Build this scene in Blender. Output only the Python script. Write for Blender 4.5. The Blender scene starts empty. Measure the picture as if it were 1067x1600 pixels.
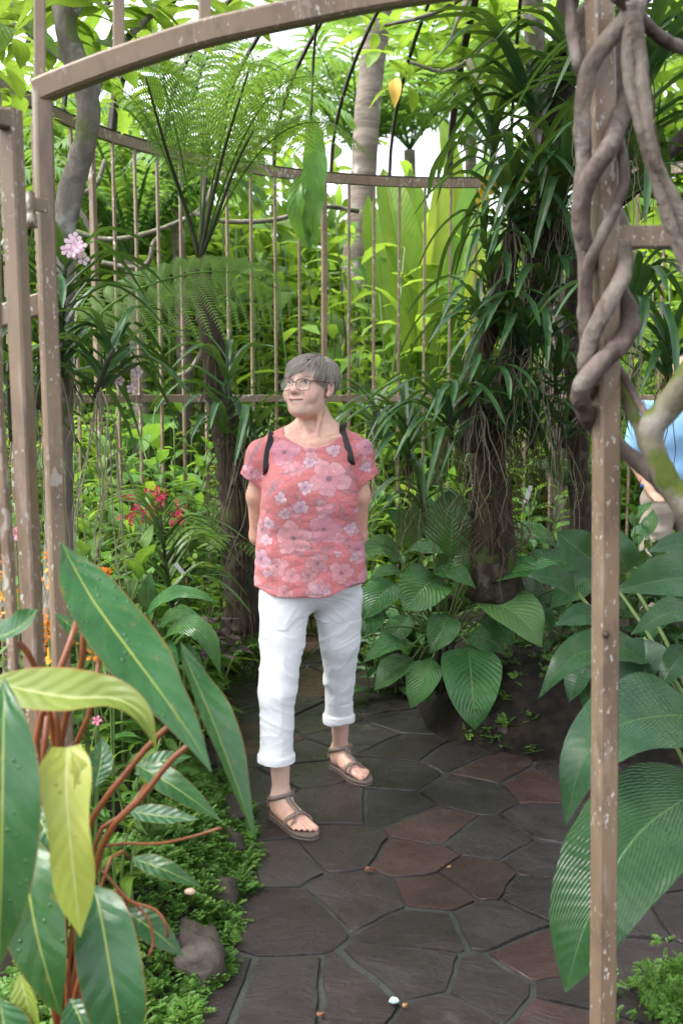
import bpy, math, random
import numpy as np
from mathutils import Vector, Matrix

# ---------------------------------------------------------------- camera, sky, sun, exposure
SC = bpy.context.scene
COL = SC.collection
FPX = 1555.0                       # focal length in photo pixels (35 mm lens)
PITCH = math.radians(6.6)
EYE = 1.5
cam_d = bpy.data.cameras.new('camera')
cam_d.sensor_fit = 'VERTICAL'
cam_d.sensor_height = 36.0
cam_d.lens = 36.0 * FPX / 1600.0
cam_d.clip_start = 0.05
cam_d.clip_end = 500
cam_d.dof.use_dof = True
cam_d.dof.focus_distance = 3.45
cam_d.dof.aperture_fstop = 4.0
cam = bpy.data.objects.new('camera', cam_d)
COL.objects.link(cam)
cam.location = (0, 0, EYE)
cam.rotation_euler = (math.pi / 2 - PITCH, 0, 0)
SC.camera = cam

SUN_EL, SUN_AZ = math.radians(62), math.radians(258)   # azimuth: compass, clockwise from +Y; from the left, a little ahead
w = bpy.data.worlds.new('World')
SC.world = w
w.use_nodes = True
wn = w.node_tree
wn.nodes.clear()
sky = wn.nodes.new('ShaderNodeTexSky')
sky.sky_type = 'NISHITA'
sky.sun_disc = False
sky.sun_elevation = SUN_EL
sky.sun_rotation = SUN_AZ
sky.dust_density = 4.0
sky.ozone_density = 0.4
sky.air_density = 1.0
hs = wn.nodes.new('ShaderNodeHueSaturation')
hs.inputs['Saturation'].default_value = 0.30
bg = wn.nodes.new('ShaderNodeBackground')
bg.inputs['Strength'].default_value = 0.15
wo = wn.nodes.new('ShaderNodeOutputWorld')
wn.links.new(sky.outputs[0], hs.inputs['Color'])
wn.links.new(hs.outputs[0], bg.inputs['Color'])
wn.links.new(bg.outputs[0], wo.inputs['Surface'])

sun_d = bpy.data.lights.new('sun', 'SUN')
sun_d.energy = 1.5
sun_d.angle = math.radians(28)
sun_d.color = (1.0, 0.96, 0.9)
sun = bpy.data.objects.new('sun', sun_d)
COL.objects.link(sun)
sd = Vector((math.sin(SUN_AZ) * math.cos(SUN_EL), math.cos(SUN_AZ) * math.cos(SUN_EL), math.sin(SUN_EL)))
sun.rotation_euler = sd.to_track_quat('Z', 'Y').to_euler()
sun.location = (0, 0, 12)

SC.view_settings.view_transform = 'Standard'
SC.view_settings.look = 'None'
SC.view_settings.exposure = 2.2
SC.view_settings.gamma = 1.0
SC.view_settings.use_curve_mapping = False
SC.cycles.max_bounces = 8
SC.cycles.diffuse_bounces = 3
SC.cycles.glossy_bounces = 3
SC.cycles.transmission_bounces = 5
SC.cycles.transparent_max_bounces = 8
SC.cycles.sample_clamp_indirect = 6.0

# ---------------------------------------------------------------- helpers
RND = random.Random(7)
def ray(px, py):
    u, v = (px - 533.5) / FPX, (800 - py) / FPX
    return Vector((u, math.cos(PITCH) + v * math.sin(PITCH), -math.sin(PITCH) + v * math.cos(PITCH)))
def at(px, py, Y):
    """the world point at distance Y (metres ahead of the viewer) seen at photo pixel px, py"""
    d = ray(px, py)
    return Vector((0, 0, EYE)) + d * (Y / d.y)
def gnd(px, py, z=0.0):
    d = ray(px, py)
    return Vector((0, 0, EYE)) + d * ((z - EYE) / d.z)
def px_m(Y, z=1.0):
    """metres per photo pixel at distance Y, height z"""
    return (Y * math.cos(PITCH) + (EYE - z) * math.sin(PITCH)) / FPX

def mesh_np(name, V, F, mat=None, uv=None, col=None, smooth=True):
    """F: (n,4) or (n,3) int array, or a list of such arrays; uv per vertex; col per vertex (rgb)"""
    me = bpy.data.meshes.new(name)
    V = np.asarray(V, dtype=np.float32).reshape(-1, 3)
    Fs = F if isinstance(F, list) else [F]
    Fs = [np.asarray(f, dtype=np.int32) for f in Fs if len(f)]
    loops = np.concatenate([f.ravel() for f in Fs])
    tot = np.concatenate([np.full(len(f), f.shape[1], dtype=np.int32) for f in Fs])
    start = np.concatenate([[0], np.cumsum(tot)[:-1]]).astype(np.int32)
    me.vertices.add(len(V)); me.vertices.foreach_set('co', V.ravel())
    me.loops.add(len(loops)); me.loops.foreach_set('vertex_index', loops)
    me.polygons.add(len(tot)); me.polygons.foreach_set('loop_start', start)
    try:
        me.polygons.foreach_set('loop_total', tot)
    except Exception:
        pass
    me.polygons.foreach_set('use_smooth', np.full(len(tot), smooth, dtype=bool))
    if uv is not None:
        l = me.uv_layers.new(name='UVMap')
        l.data.foreach_set('uv', np.asarray(uv, dtype=np.float32)[loops].ravel())
    if col is not None:
        a = me.color_attributes.new('Col', 'FLOAT_COLOR', 'POINT')
        c = np.ones((len(V), 4), dtype=np.float32); c[:, :3] = col
        a.data.foreach_set('color', c.ravel())
    me.update(calc_edges=True)
    me.validate()
    if mat is not None:
        me.materials.append(mat)
    return me

def link(name, data, parent=None, mat4=None):
    o = bpy.data.objects.new(name, data)
    COL.objects.link(o)
    if parent is not None:
        o.parent = parent
    if mat4 is not None:
        o.matrix_local = mat4
    return o
def tag(o, label=None, cat=None, group=None, kind=None):
    if label: o['label'] = label
    if cat: o['category'] = cat
    if group: o['group'] = group
    if kind: o['kind'] = kind
    return o
def thing(name, loc, label, cat, group=None):
    o = link(name, None)
    o.location = loc
    o.empty_display_size = 0.05
    return tag(o, label, cat, group)
def part(name, V, F, mat, parent, uv=None, col=None, smooth=True, kind=None):
    """V in WORLD coordinates; stored relative to the (unrotated) parent thing or part"""
    off = np.zeros(3)
    p = parent
    while p is not None:
        off += np.array(p.location); p = p.parent
    o = link(name, mesh_np(name, np.asarray(V) - off, F, mat, uv, col, smooth), parent)
    if kind: o['kind'] = kind
    return o
def copy_tree(o, parent=None):
    c = o.copy(); COL.objects.link(c); c.parent = parent
    for ch in o.children: copy_tree(ch, c)
    return c

class Geo:
    """collects vertices, quads/tris and uvs for ONE mesh"""
    def __init__(s): s.V = []; s.Q = []; s.T = []; s.U = []; s.n = 0
    def add(s, V, Q=(), T=(), U=None):
        V = np.asarray(V, dtype=np.float64).reshape(-1, 3)
        s.V.append(V)
        if len(Q): s.Q.append(np.asarray(Q, dtype=np.int64) + s.n)
        if len(T): s.T.append(np.asarray(T, dtype=np.int64) + s.n)
        s.U.append(np.zeros((len(V), 2)) if U is None else np.asarray(U, dtype=np.float64))
        s.n += len(V)
    def get(s):
        F = []
        if s.Q: F.append(np.concatenate(s.Q))
        if s.T: F.append(np.concatenate(s.T))
        return np.concatenate(s.V), F, np.concatenate(s.U)
    def part(s, name, mat, parent, kind=None, smooth=True):
        V, F, U = s.get()
        return part(name, V, F, mat, parent, uv=U, smooth=smooth, kind=kind)
    def mesh(s, name, mat, smooth=True):
        V, F, U = s.get()
        return mesh_np(name, V, F, mat, uv=U, smooth=smooth)

def spline(pts, n):
    """Catmull-Rom through pts (k,d) -> (n,d), uniform in arc length"""
    P = np.asarray([tuple(p) for p in pts], dtype=np.float64)
    if len(P) == 2:
        t = np.linspace(0, 1, n)[:, None]
        return P[0] * (1 - t) + P[1] * t
    E = np.vstack([2 * P[0] - P[1], P, 2 * P[-1] - P[-2]])
    out = []
    m = 12
    for i in range(1, len(E) - 2):
        p0, p1, p2, p3 = E[i - 1], E[i], E[i + 1], E[i + 2]
        t = np.linspace(0, 1, m, endpoint=False)[:, None]
        out.append(0.5 * (2 * p1 + (p2 - p0) * t + (2 * p0 - 5 * p1 + 4 * p2 - p3) * t ** 2 + (3 * p1 - p0 - 3 * p2 + p3) * t ** 3))
    out = np.vstack(out + [P[-1:]])
    s = np.concatenate([[0], np.cumsum(np.linalg.norm(np.diff(out[:, :3], axis=0), axis=1))])
    q = np.linspace(0, s[-1], n)
    return np.stack([np.interp(q, s, out[:, k]) for k in range(out.shape[1])], axis=1)

def norm(a): return a / np.maximum(np.linalg.norm(a, axis=-1, keepdims=True), 1e-9)
def frames(C, up=None):
    T = norm(np.gradient(C, axis=0))
    N = np.zeros_like(T)
    u = np.array(up if up is not None else (0.0, 0.0, 1.0))
    if up is None and abs(T[0] @ u) > 0.9: u = np.array((0.0, -1.0, 0.0))
    n = u - T[0] * (u @ T[0]); n /= np.linalg.norm(n)
    for i in range(len(T)):
        n = n - T[i] * (n @ T[i]); n /= max(np.linalg.norm(n), 1e-9)
        N[i] = n
    return T, N, np.cross(T, N)

# small numpy value noise
def _hash(ix, iy, iz, seed):
    h = (ix.astype(np.int64) * 374761393 + iy.astype(np.int64) * 668265263 + iz.astype(np.int64) * 2147483647 + seed * 974711) & 0x7fffffff
    h = ((h ^ (h >> 13)) * 1274126177) & 0x7fffffff
    return ((h ^ (h >> 16)) & 0xffff) / 32767.5 - 1.0
def vnoise(P, scale=1.0, seed=0):
    Q = np.asarray(P, dtype=np.float64) * scale
    I = np.floor(Q).astype(np.int64); f = Q - I
    f = f * f * (3 - 2 * f)
    r = 0
    for dx in (0, 1):
        for dy in (0, 1):
            for dz in (0, 1):
                wgt = (f[..., 0] if dx else 1 - f[..., 0]) * (f[..., 1] if dy else 1 - f[..., 1]) * (f[..., 2] if dz else 1 - f[..., 2])
                r = r + wgt * _hash(I[..., 0] + dx, I[..., 1] + dy, I[..., 2] + dz, seed)
    return r
def fbm(P, scale, octs=3, seed=0):
    r = 0; a = 1
    for k in range(octs):
        r = r + a * vnoise(P, scale * 2 ** k, seed + k * 17); a *= 0.5
    return r

def tube(geo, pts, radii, sides=10, rough=0.0, seed=0, n=None, cap=True, rscale=14):
    n = n or max(4, len(pts) * 6)
    C = spline(pts, n)
    r = np.interp(np.linspace(0, 1, n), np.linspace(0, 1, len(radii)), radii) if hasattr(radii, '__len__') else np.full(n, radii)
    T, N, B = frames(C)
    a = np.linspace(0, 2 * math.pi, sides, endpoint=False)
    D = N[:, None] * np.cos(a)[None, :, None] + B[:, None] * np.sin(a)[None, :, None]
    R = np.repeat(r[:, None], sides, 1)
    if rough:
        R = R * (1 + rough * fbm(C[:, None] + D * r[:, None, None], rscale, 2, seed))
    V = C[:, None] + D * R[..., None]
    i = np.arange(n - 1)[:, None] * sides
    j = np.arange(sides)[None]
    k = (j + 1) % sides
    Q = np.stack([i + j, i + k, i + sides + k, i + sides + j], -1).reshape(-1, 4)
    L = np.linspace(0, 1, n)
    U = np.stack([np.repeat(L[:, None], sides, 1), np.repeat((np.arange(sides) / sides)[None], n, 0)], -1).reshape(-1, 2)
    V = V.reshape(-1, 3)
    Tt = []
    if cap:
        V = np.vstack([V, C[0], C[-1]]); U = np.vstack([U, [0, 0], [1, 0]])
        a0, a1 = len(V) - 2, len(V) - 1
        jj = np.arange(sides); kk = (jj + 1) % sides
        Tt = np.vstack([np.stack([np.full(sides, a0), kk, jj], -1), np.stack([np.full(sides, a1), (n - 1) * sides + jj, (n - 1) * sides + kk], -1)])
    geo.add(V, Q, Tt, U)

def bar(geo, pts, wd, ht, up=(0, -1, 0), ch=0.12, n=None):
    """square steel section swept along pts; wd across, ht along 'up'; edges chamfered"""
    n = n or (2 if len(pts) == 2 else len(pts) * 8)
    C = spline(pts, n)
    T, N, B = frames(C, up)
    c = ch * min(wd, ht)
    a, b = wd / 2, ht / 2
    sec = np.array([(-a + c, -b), (a - c, -b), (a, -b + c), (a, b - c), (a - c, b), (-a + c, b), (-a, b - c), (-a, -b + c)])
    P = C[:, None] + B[:, None] * sec[None, :, 0, None] + N[:, None] * sec[None, :, 1, None]
    i = np.arange(n - 1) * 2
    for j in range(8):                 # each face its own strip, so the edges stay crisp
        geo.add(P[:, [j, (j + 1) % 8]].reshape(-1, 3), np.stack([i, i + 1, i + 3, i + 2], -1))
    for e, fl in ((P[0], 1), (P[-1], -1)):
        geo.add(e, np.array([[0, 1, 2, 7], [7, 2, 3, 6], [6, 3, 4, 5]])[:, ::fl])

PROF = {
    'lance': [0.0, .38, .72, .93, 1.0, .98, .88, .72, .50, .24, .0],
    'ovate': [0.0, .62, .92, 1.0, .98, .90, .78, .62, .43, .21, .0],
    'oblong': [.10, .62, .86, .96, 1.0, 1.0, .97, .88, .70, .42, .0],
    'paddle': [0.05, .55, .85, .96, 1.0, 1.0, .98, .93, .82, .58, .0],
    'strap': [.75, .95, 1.0, 1.0, .98, .95, .9, .82, .7, .5, .12],
    'hastate': [.55, .95, 1.0, .86, .78, .80, .82, .74, .55, .27, .0],
    'obovate': [0.0, .16, .34, .54, .74, .90, 1.0, .98, .80, .42, .0],
    'broad': [0.0, .55, .86, .99, 1.0, .97, .90, .78, .60, .33, .0],
}
def prof(name, t):
    p = PROF[name]
    x = np.linspace(0, 1, len(p))
    c = spline(np.stack([x, np.array(p), 0 * x], 1), 101)
    return np.clip(np.interp(t, c[:, 0], c[:, 1]), 0.0, 1.1)

def leaf_grid(pts, width, pf='lance', normal=(0, -.7, .7), fold=.25, wave=0., wfreq=3., pleat=0., npl=16, slope=.6,
              nu=22, nv=5, seed=0, twist=0., droop=0., nib=0.):
    """one leaf blade along the midrib pts: V-folded, wavy edged, optionally pleated along its side veins"""
    C = spline(pts, nu + 1)
    T = norm(np.gradient(C, axis=0))
    t = np.linspace(0, 1, nu + 1)
    N0 = np.array(normal, dtype=float); N0 /= np.linalg.norm(N0)
    S = norm(np.cross(T, N0)); N = np.cross(S, T)
    if twist:
        a = (twist * (t - .3))[:, None]
        S, N = S * np.cos(a) + N * np.sin(a), N * np.cos(a) - S * np.sin(a)
    W = width * .5 * prof(pf, t)
    s = np.linspace(-1, 1, 2 * nv + 1)
    rg = np.random.RandomState(seed + 11)
    ph = rg.rand(4) * 6.28
    A = np.abs(s)[None, :]
    fo = fold * (1 + .25 * np.sin(t * 5 + ph[0]))[:, None]
    X = W[:, None] * s[None] * np.cos(fo * (1 - .3 * A))
    Z = W[:, None] * A * np.sin(fo) * (1 - droop * A)
    side = np.where(s < 0, 0, 1)
    wv = np.sin(wfreq * 6.283 * t[:, None] + ph[1] + side[None] * (2.1 + ph[2] * .3)) + .5 * np.sin(wfreq * 11.1 * t[:, None] + ph[3] + 1.7 * side[None])
    Z = Z + wave * width * .5 * wv * A ** 2 * (W / (width * .5))[:, None] ** .5
    if pleat:
        v = (t[:, None] * npl - A * slope * npl * .22)
        Z = Z + pleat * width * (np.abs((v % 1) - .5) * 2 - .5) * np.sin(np.clip(A * 1.0, 0, 1) * math.pi) ** .5 * (W / (width * .5))[:, None]
    if nib:   # nibbled / irregular margin
        e = 1 + nib * vnoise(np.stack([t * 14, t * 0 + seed, t * 0], 1)[:, None] + np.stack([side * 9.3, s * 0, s * 0], 1)[None], 1.0, seed) * (A > .9)
        X = X * e
    V = C[:, None] + S[:, None] * X[..., None] + N[:, None] * Z[..., None]
    m = 2 * nv + 1
    i = np.arange(nu)[:, None] * m; j = np.arange(m - 1)[None]
    Q = np.stack([i + j, i + j + 1, i + m + j + 1, i + m + j], -1).reshape(-1, 4)
    U = np.stack([np.repeat(t[:, None], m, 1), np.repeat((s * .5 + .5)[None], nu + 1, 0)], -1)
    return V.reshape(-1, 3), Q, U.reshape(-1, 2)

def scatter(base, mats):
    """base = (V,Q,U); mats (n,4,4) -> merged arrays"""
    V, Q, U = base
    M = np.asarray(mats)
    Vh = np.concatenate([V, np.ones((len(V), 1))], 1)
    W = np.einsum('nij,vj->nvi', M, Vh)[..., :3]
    n = len(M)
    Qs = (np.asarray(Q)[None] + (np.arange(n) * len(V))[:, None, None]).reshape(-1, np.asarray(Q).shape[1])
    return W.reshape(-1, 3), Qs, np.tile(U, (n, 1))

def mats_from(pos, d, up, scale):
    """frames with local +X along d, local +Z near up"""
    d = norm(np.asarray(d, float)); up = np.asarray(up, float)
    y = norm(np.cross(up, d)); z = np.cross(d, y)
    M = np.zeros((len(d), 4, 4)); s = np.asarray(scale, float)[:, None]
    M[:, :3, 0] = d * s; M[:, :3, 1] = y * s; M[:, :3, 2] = z * s; M[:, :3, 3] = pos; M[:, 3, 3] = 1
    return M
def m4(pos, d, up, scale):
    return Matrix(mats_from(np.array([pos], float), np.array([d], float), np.array([up], float), [scale])[0].tolist())

# ---------------------------------------------------------------- node helpers
class G:
    def __init__(s, name, mat=True):
        s.m = bpy.data.materials.new(name); s.m.use_nodes = True
        s.t = s.m.node_tree; s.t.nodes.clear()
        s.out = s.t.nodes.new('ShaderNodeOutputMaterial')
    def n(s, typ, **kw):
        nd = s.t.nodes.new(typ)
        for k, v in kw.items(): setattr(nd, k, v)
        return nd
    def set(s, sock, v):
        if isinstance(v, bpy.types.NodeSocket): s.t.links.new(v, sock)
        elif isinstance(v, (tuple, list)) and sock.type == 'RGBA' and len(v) == 3: sock.default_value = (*v, 1)
        else: sock.default_value = v
    def math(s, op, a, b=0.0, c=None, clamp=False):
        nd = s.n('ShaderNodeMath', operation=op, use_clamp=clamp)
        s.set(nd.inputs[0], a); s.set(nd.inputs[1], b)
        if c is not None: s.set(nd.inputs[2], c)
        return nd.outputs[0]
    def mix(s, f, a, b, blend='MIX'):
        nd = s.n('ShaderNodeMix', data_type='RGBA', blend_type=blend)
        s.set(nd.inputs[0], f); s.set(nd.inputs[6], a); s.set(nd.inputs[7], b)
        return nd.outputs[2]
    def map(s, v, a, b, c=0.0, d=1.0, smooth=True):
        nd = s.n('ShaderNodeMapRange', interpolation_type='SMOOTHSTEP' if smooth else 'LINEAR')
        s.set(nd.inputs[0], v)
        for k, x in enumerate((a, b, c, d)): s.set(nd.inputs[k + 1], x)
        return nd.outputs[0]
    def coord(s, kind='Object', scale=None):
        o = s.n('ShaderNodeTexCoord').outputs[kind]
        if scale is not None:
            mp = s.n('ShaderNodeMapping'); s.t.links.new(o, mp.inputs[0]); mp.inputs['Scale'].default_value = scale
            o = mp.outputs[0]
        return o
    def pos(s, scale=None):
        o = s.n('ShaderNodeNewGeometry').outputs['Position']
        if scale is not None:
            mp = s.n('ShaderNodeMapping'); s.t.links.new(o, mp.inputs[0]); mp.inputs['Scale'].default_value = scale
            o = mp.outputs[0]
        return o
    def noise(s, vec, scale, detail=3., rough=.55, dist=0.):
        nd = s.n('ShaderNodeTexNoise'); s.set(nd.inputs['Vector'], vec)
        nd.inputs['Scale'].default_value = scale; nd.inputs['Detail'].default_value = detail
        nd.inputs['Roughness'].default_value = rough; nd.inputs['Distortion'].default_value = dist
        return nd.outputs[0]
    def voro(s, vec, scale, feature='F1', out=0, rnd=1.0):
        nd = s.n('ShaderNodeTexVoronoi', feature=feature); s.set(nd.inputs['Vector'], vec)
        nd.inputs['Scale'].default_value = scale; nd.inputs['Randomness'].default_value = rnd
        return nd.outputs[out]
    def bump(s, h, strength=.3, dist=.01, normal=None):
        nd = s.n('ShaderNodeBump'); s.set(nd.inputs['Height'], h)
        nd.inputs['Strength'].default_value = strength; nd.inputs['Distance'].default_value = dist
        if normal is not None: s.t.links.new(normal, nd.inputs['Normal'])
        return nd.outputs[0]
    def hsv(s, col, h=.5, sat=1., v=1.):
        nd = s.n('ShaderNodeHueSaturation')
        s.set(nd.inputs['Hue'], h); s.set(nd.inputs['Saturation'], sat); s.set(nd.inputs['Value'], v); s.set(nd.inputs['Color'], col)
        return nd.outputs[0]
    def bsdf(s, col, rough=.5, spec=.5, normal=None, **kw):
        nd = s.n('ShaderNodeBsdfPrincipled')
        s.set(nd.inputs['Base Color'], col); s.set(nd.inputs['Roughness'], rough); s.set(nd.inputs['Specular IOR Level'], spec)
        if normal is not None: s.t.links.new(normal, nd.inputs['Normal'])
        for k, v in kw.items(): s.set(nd.inputs[k.replace('_', ' ')], v)
        return nd.outputs[0]
    def done(s, sh):
        s.t.links.new(sh, s.out.inputs['Surface'])
        return s.m

def leaf_mat(name, c1, c2, rib=(.30, .38, .10), ribw=.05, rough=.34, trans=.35, nvein=14, slope=.9, vein=.35, bump=.35,
             tcol=None, spec=.38, var=.28, spots=0., edge=None, drops=0.):
    g = G(name)
    uv = g.n('ShaderNodeUVMap').outputs[0]
    sx = g.n('ShaderNodeSeparateXYZ'); g.t.links.new(uv, sx.inputs[0])
    u, v = sx.outputs[0], sx.outputs[1]
    a = g.math('MULTIPLY', g.math('ABSOLUTE', g.math('SUBTRACT', v, .5)), 2.0)
    rnd = g.n('ShaderNodeObjectInfo').outputs['Random']
    isl = g.n('ShaderNodeNewGeometry').outputs['Random Per Island']
    r = g.math('FRACT', g.math('ADD', rnd, isl))
    nz = g.noise(g.coord('Object'), 9.0, 3.0)
    col = g.mix(g.map(nz, .3, .7), c1, c2)
    col = g.hsv(col, g.math('ADD', .5 - .02, g.math('MULTIPLY', r, .035)), 1.0, g.math('ADD', 1 - var * .5, g.math('MULTIPLY', g.math('FRACT', g.math('MULTIPLY', r, 7.13)), var)))
    wob = g.math('MULTIPLY', g.math('SUBTRACT', g.noise(g.coord('Object'), 16.0, 3.0), .5), .9)
    ph = g.math('SUBTRACT', g.math('MULTIPLY', u, float(nvein)), g.math('MULTIPLY', a, slope * nvein * .22))
    ph = g.math('ADD', ph, wob)
    pp = g.math('MULTIPLY', g.math('PINGPONG', ph, .5), 2.0)
    vm = g.map(pp, 0.0, .22, 1.0, 0.0)
    if vein: col = g.mix(g.math('MULTIPLY', vm, vein), col, rib)
    if spots:
        sp = g.map(g.noise(g.coord('Object'), 38.0, 2.0), .66, .72)
        col = g.mix(g.math('MULTIPLY', sp, spots), col, (.25, .16, .04))
    if edge: col = g.mix(g.map(a, .955, .985), col, edge)
    rm = g.map(a, ribw * .6, ribw * 1.1, 1.0, 0.0)
    col = g.mix(rm, col, rib)
    h = g.math('ADD', g.math('MULTIPLY', pp, .6), g.math('MULTIPLY', nz, .5))
    h = g.math('SUBTRACT', h, g.math('MULTIPLY', rm, .8))
    nrm = g.bump(h, bump, .006)
    ro = g.math('ADD', rough - .07, g.math('MULTIPLY', g.noise(g.coord('Object'), 25.0, 2.0), .16))
    if drops:
        dv = g.voro(g.coord('Object'), 62.0)
        dm = g.math('MULTIPLY', g.map(dv, .16, .22, 1.0, 0.0), g.map(g.noise(g.coord('Object'), 7.0, 1.0), .48, .58))
        nrm = g.bump(g.math('MULTIPLY', g.map(dv, .0, .24, 1.0, 0.0), dm), .8 * drops, .004, nrm)
        ro = g.math('SUBTRACT', ro, g.math('MULTIPLY', dm, .22))
    sh = g.bsdf(col, ro, spec, nrm)
    tr = g.n('ShaderNodeBsdfTranslucent')
    tc = g.mix(.45, col, tcol or (.30, .50, .03))
    g.set(tr.inputs[0], tc)
    mx = g.n('ShaderNodeMixShader'); mx.inputs[0].default_value = trans
    g.t.links.new(sh, mx.inputs[1]); g.t.links.new(tr.outputs[0], mx.inputs[2])
    return g.done(mx.outputs[0])

def bark_mat(name, c1, c2, c3=None, scale=14., stretch=(1, 1, .25), rough=.85, bump=.7, moss=0., mosscol=(.12, .17, .02)):
    g = G(name)
    p = g.pos(stretch)
    a = g.noise(p, scale, 5., .65, .4)
    col = g.mix(g.map(a, .35, .65), c1, c2)
    if c3: col = g.mix(g.map(g.noise(g.pos(), scale * .6, 4.), .56, .68), col, c3)
    if moss:
        nz = g.n('ShaderNodeSeparateXYZ'); g.t.links.new(g.n('ShaderNodeNewGeometry').outputs['Normal'], nz.inputs[0])
        mk = g.math('ADD', g.noise(g.pos(), 9., 4.), g.math('MULTIPLY', nz.outputs[2], .18))
        col = g.mix(g.map(mk, .62 - moss * .2, .74 - moss * .2), col, mosscol)
    return g.done(g.bsdf(col, rough, .3, g.bump(g.math('ADD', a, g.math('MULTIPLY', g.noise(g.pos(), scale * 5, 3.), .3)), bump, .012)))

def plain_mat(name, col, rough=.5, spec=.5, nscale=30., nvar=.12, bump=.1, **kw):
    g = G(name)
    nz = g.noise(g.pos(), nscale, 4.)
    c = g.mix(nz, tuple(x * (1 - nvar) for x in col), tuple(min(1, x * (1 + nvar)) for x in col))
    return g.done(g.bsdf(c, rough, spec, g.bump(nz, bump, .003), **kw))

def paint_mat():
    """brown bronze paint, weathered: pale chips, faint rust, streaks"""
    g = G('bronze_paint')
    p = g.pos()
    big = g.noise(p, 3.0, 4.)
    col = g.mix(g.map(big, .35, .7), (.185, .126, .083), (.250, .180, .122))
    col = g.mix(g.map(g.noise(g.pos((1, 1, .12)), 40., 3.), .58, .75), col, (.29, .225, .18))
    rust = g.map(g.noise(p, 16., 5., .7), .66, .74)
    col = g.mix(g.math('MULTIPLY', rust, .6), col, (.17, .075, .035))
    zone = g.map(g.noise(g.pos((1, 1, .5)), 3.1, 2.), .47, .62)
    chip = g.math('MULTIPLY', g.map(g.noise(g.pos((1, 1, .55)), 62., 2., .5), .58, .62), zone)
    chip2 = g.math('MULTIPLY', g.map(g.noise(g.pos((1, 1, .4)), 150., 3., .6), .62, .66), g.map(g.noise(p, 5., 2.), .42, .54))
    grime = g.map(g.noise(g.pos((1, 1, .3)), 22., 5., .7), .50, .66)
    col = g.mix(g.math('MULTIPLY', grime, .45), col, (.075, .058, .048))
    cm = g.math('MAXIMUM', chip, chip2)
    col = g.mix(g.math('MULTIPLY', cm, .9), col, (.52, .49, .45))
    h = g.math('SUBTRACT', g.math('MULTIPLY', g.noise(p, 90., 3.), .3), cm)
    return g.done(g.bsdf(col, g.math('ADD', .42, g.math('MULTIPLY', cm, .3)), .45, g.bump(h, .35, .003)))
# ================================================================ GROUND, BEDS, PATH
M = {}
M['soil'] = (lambda g: g.done(g.bsdf(g.mix(g.map(g.noise(g.pos(), 14., 5., .65), .35, .68), (.006, .005, .004), (.026, .019, .013)), .9, .25,
             g.bump(g.noise(g.pos(), 45., 6., .7), 1.0, .03))))(G('dark_soil'))
M['mortar'] = (lambda g: g.done(g.bsdf(g.mix(g.map(g.noise(g.pos(), 9., 5., .65), .35, .68), (.024, .027, .024), (.048, .053, .047)),
             g.map(g.noise(g.pos(), 3., 3.), .3, .7, .42, .8), .4, g.bump(g.noise(g.pos(), 110., 5., .7), .7, .008))))(G('wet_mortar'))
def stone_mat(name, c1, c2, c3):
    g = G(name)
    p = g.pos()
    rnd = g.n('ShaderNodeObjectInfo').outputs['Random']
    off = g.n('ShaderNodeVectorMath', operation='ADD'); g.t.links.new(p, off.inputs[0])
    cb = g.n('ShaderNodeCombineXYZ'); g.set(cb.inputs[0], g.math('MULTIPLY', rnd, 40.)); g.set(cb.inputs[1], g.math('MULTIPLY', rnd, 23.)); g.t.links.new(cb.outputs[0], off.inputs[1])
    rot = g.n('ShaderNodeVectorRotate', rotation_type='Z_AXIS'); g.t.links.new(off.outputs[0], rot.inputs['Vector']); g.set(rot.inputs['Angle'], g.math('MULTIPLY_ADD', rnd, 1.6, -.8))
    mp = g.n('ShaderNodeMapping'); g.t.links.new(rot.outputs[0], mp.inputs[0]); mp.inputs['Scale'].default_value = (1, 2.2, 1)
    lay = g.noise(mp.outputs[0], 5., 6., .66, 1.0)          # slate layers, streaky
    fine = g.noise(mp.outputs[0], 55., 4., .7)
    blot = g.noise(off.outputs[0], 5., 4., .6)
    col = g.mix(g.map(blot, .35, .68), c1, c2)
    col = g.mix(g.map(g.noise(off.outputs[0], 2.6, 3.), .55, .7), col, c3)
    col = g.hsv(col, .5, 1., g.math('MULTIPLY_ADD', rnd, .5, .75))
    speck = g.map(g.voro(off.outputs[0], 85.), .05, .09, 1., 0.)
    col = g.mix(g.math('MULTIPLY', speck, g.map(blot, .4, .6)), col, (.13, .12, .11))
    dry = g.map(g.noise(off.outputs[0], 4.2, 5., .7), .60, .72)
    col = g.mix(g.math('MULTIPLY', dry, .35), col, (.085, .078, .074))
    h = g.math('ADD', g.math('MULTIPLY', lay, 1.0), g.math('MULTIPLY', fine, .30))
    ro = g.math('ADD', g.map(g.noise(off.outputs[0], 7., 4.), .3, .7, .20, .44), g.math('MULTIPLY', dry, .25))
    return g.done(g.bsdf(col, ro, .5, g.bump(h, .5, .02)))
M['stone_p'] = stone_mat('purple_slate', (.023, .0172, .0178), (.034, .0255, .0262), (.029, .0235, .0245))
M['stone_r'] = stone_mat('red_slate', (.038, .0200, .0190), (.052, .0285, .0265), (.029, .0215, .0215))
M['stone_g'] = stone_mat('grey_slate', (.0225, .0175, .0180), (.032, .0265, .027), (.027, .0215, .0225))

def sheet(name, z, x0, x1, y0, y1, mat, kind='structure'):
    o = link(name, mesh_np(name, [(x0, y0, z), (x1, y0, z), (x1, y1, z), (x0, y1, z)], np.array([[0, 1, 2, 3]]), mat))
    return tag(o, kind=kind)
gr = sheet('ground', -.06, -160, 160, -60, 240, M['soil'])
tag(gr, 'dark damp soil under the garden planting', 'ground')

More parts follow.
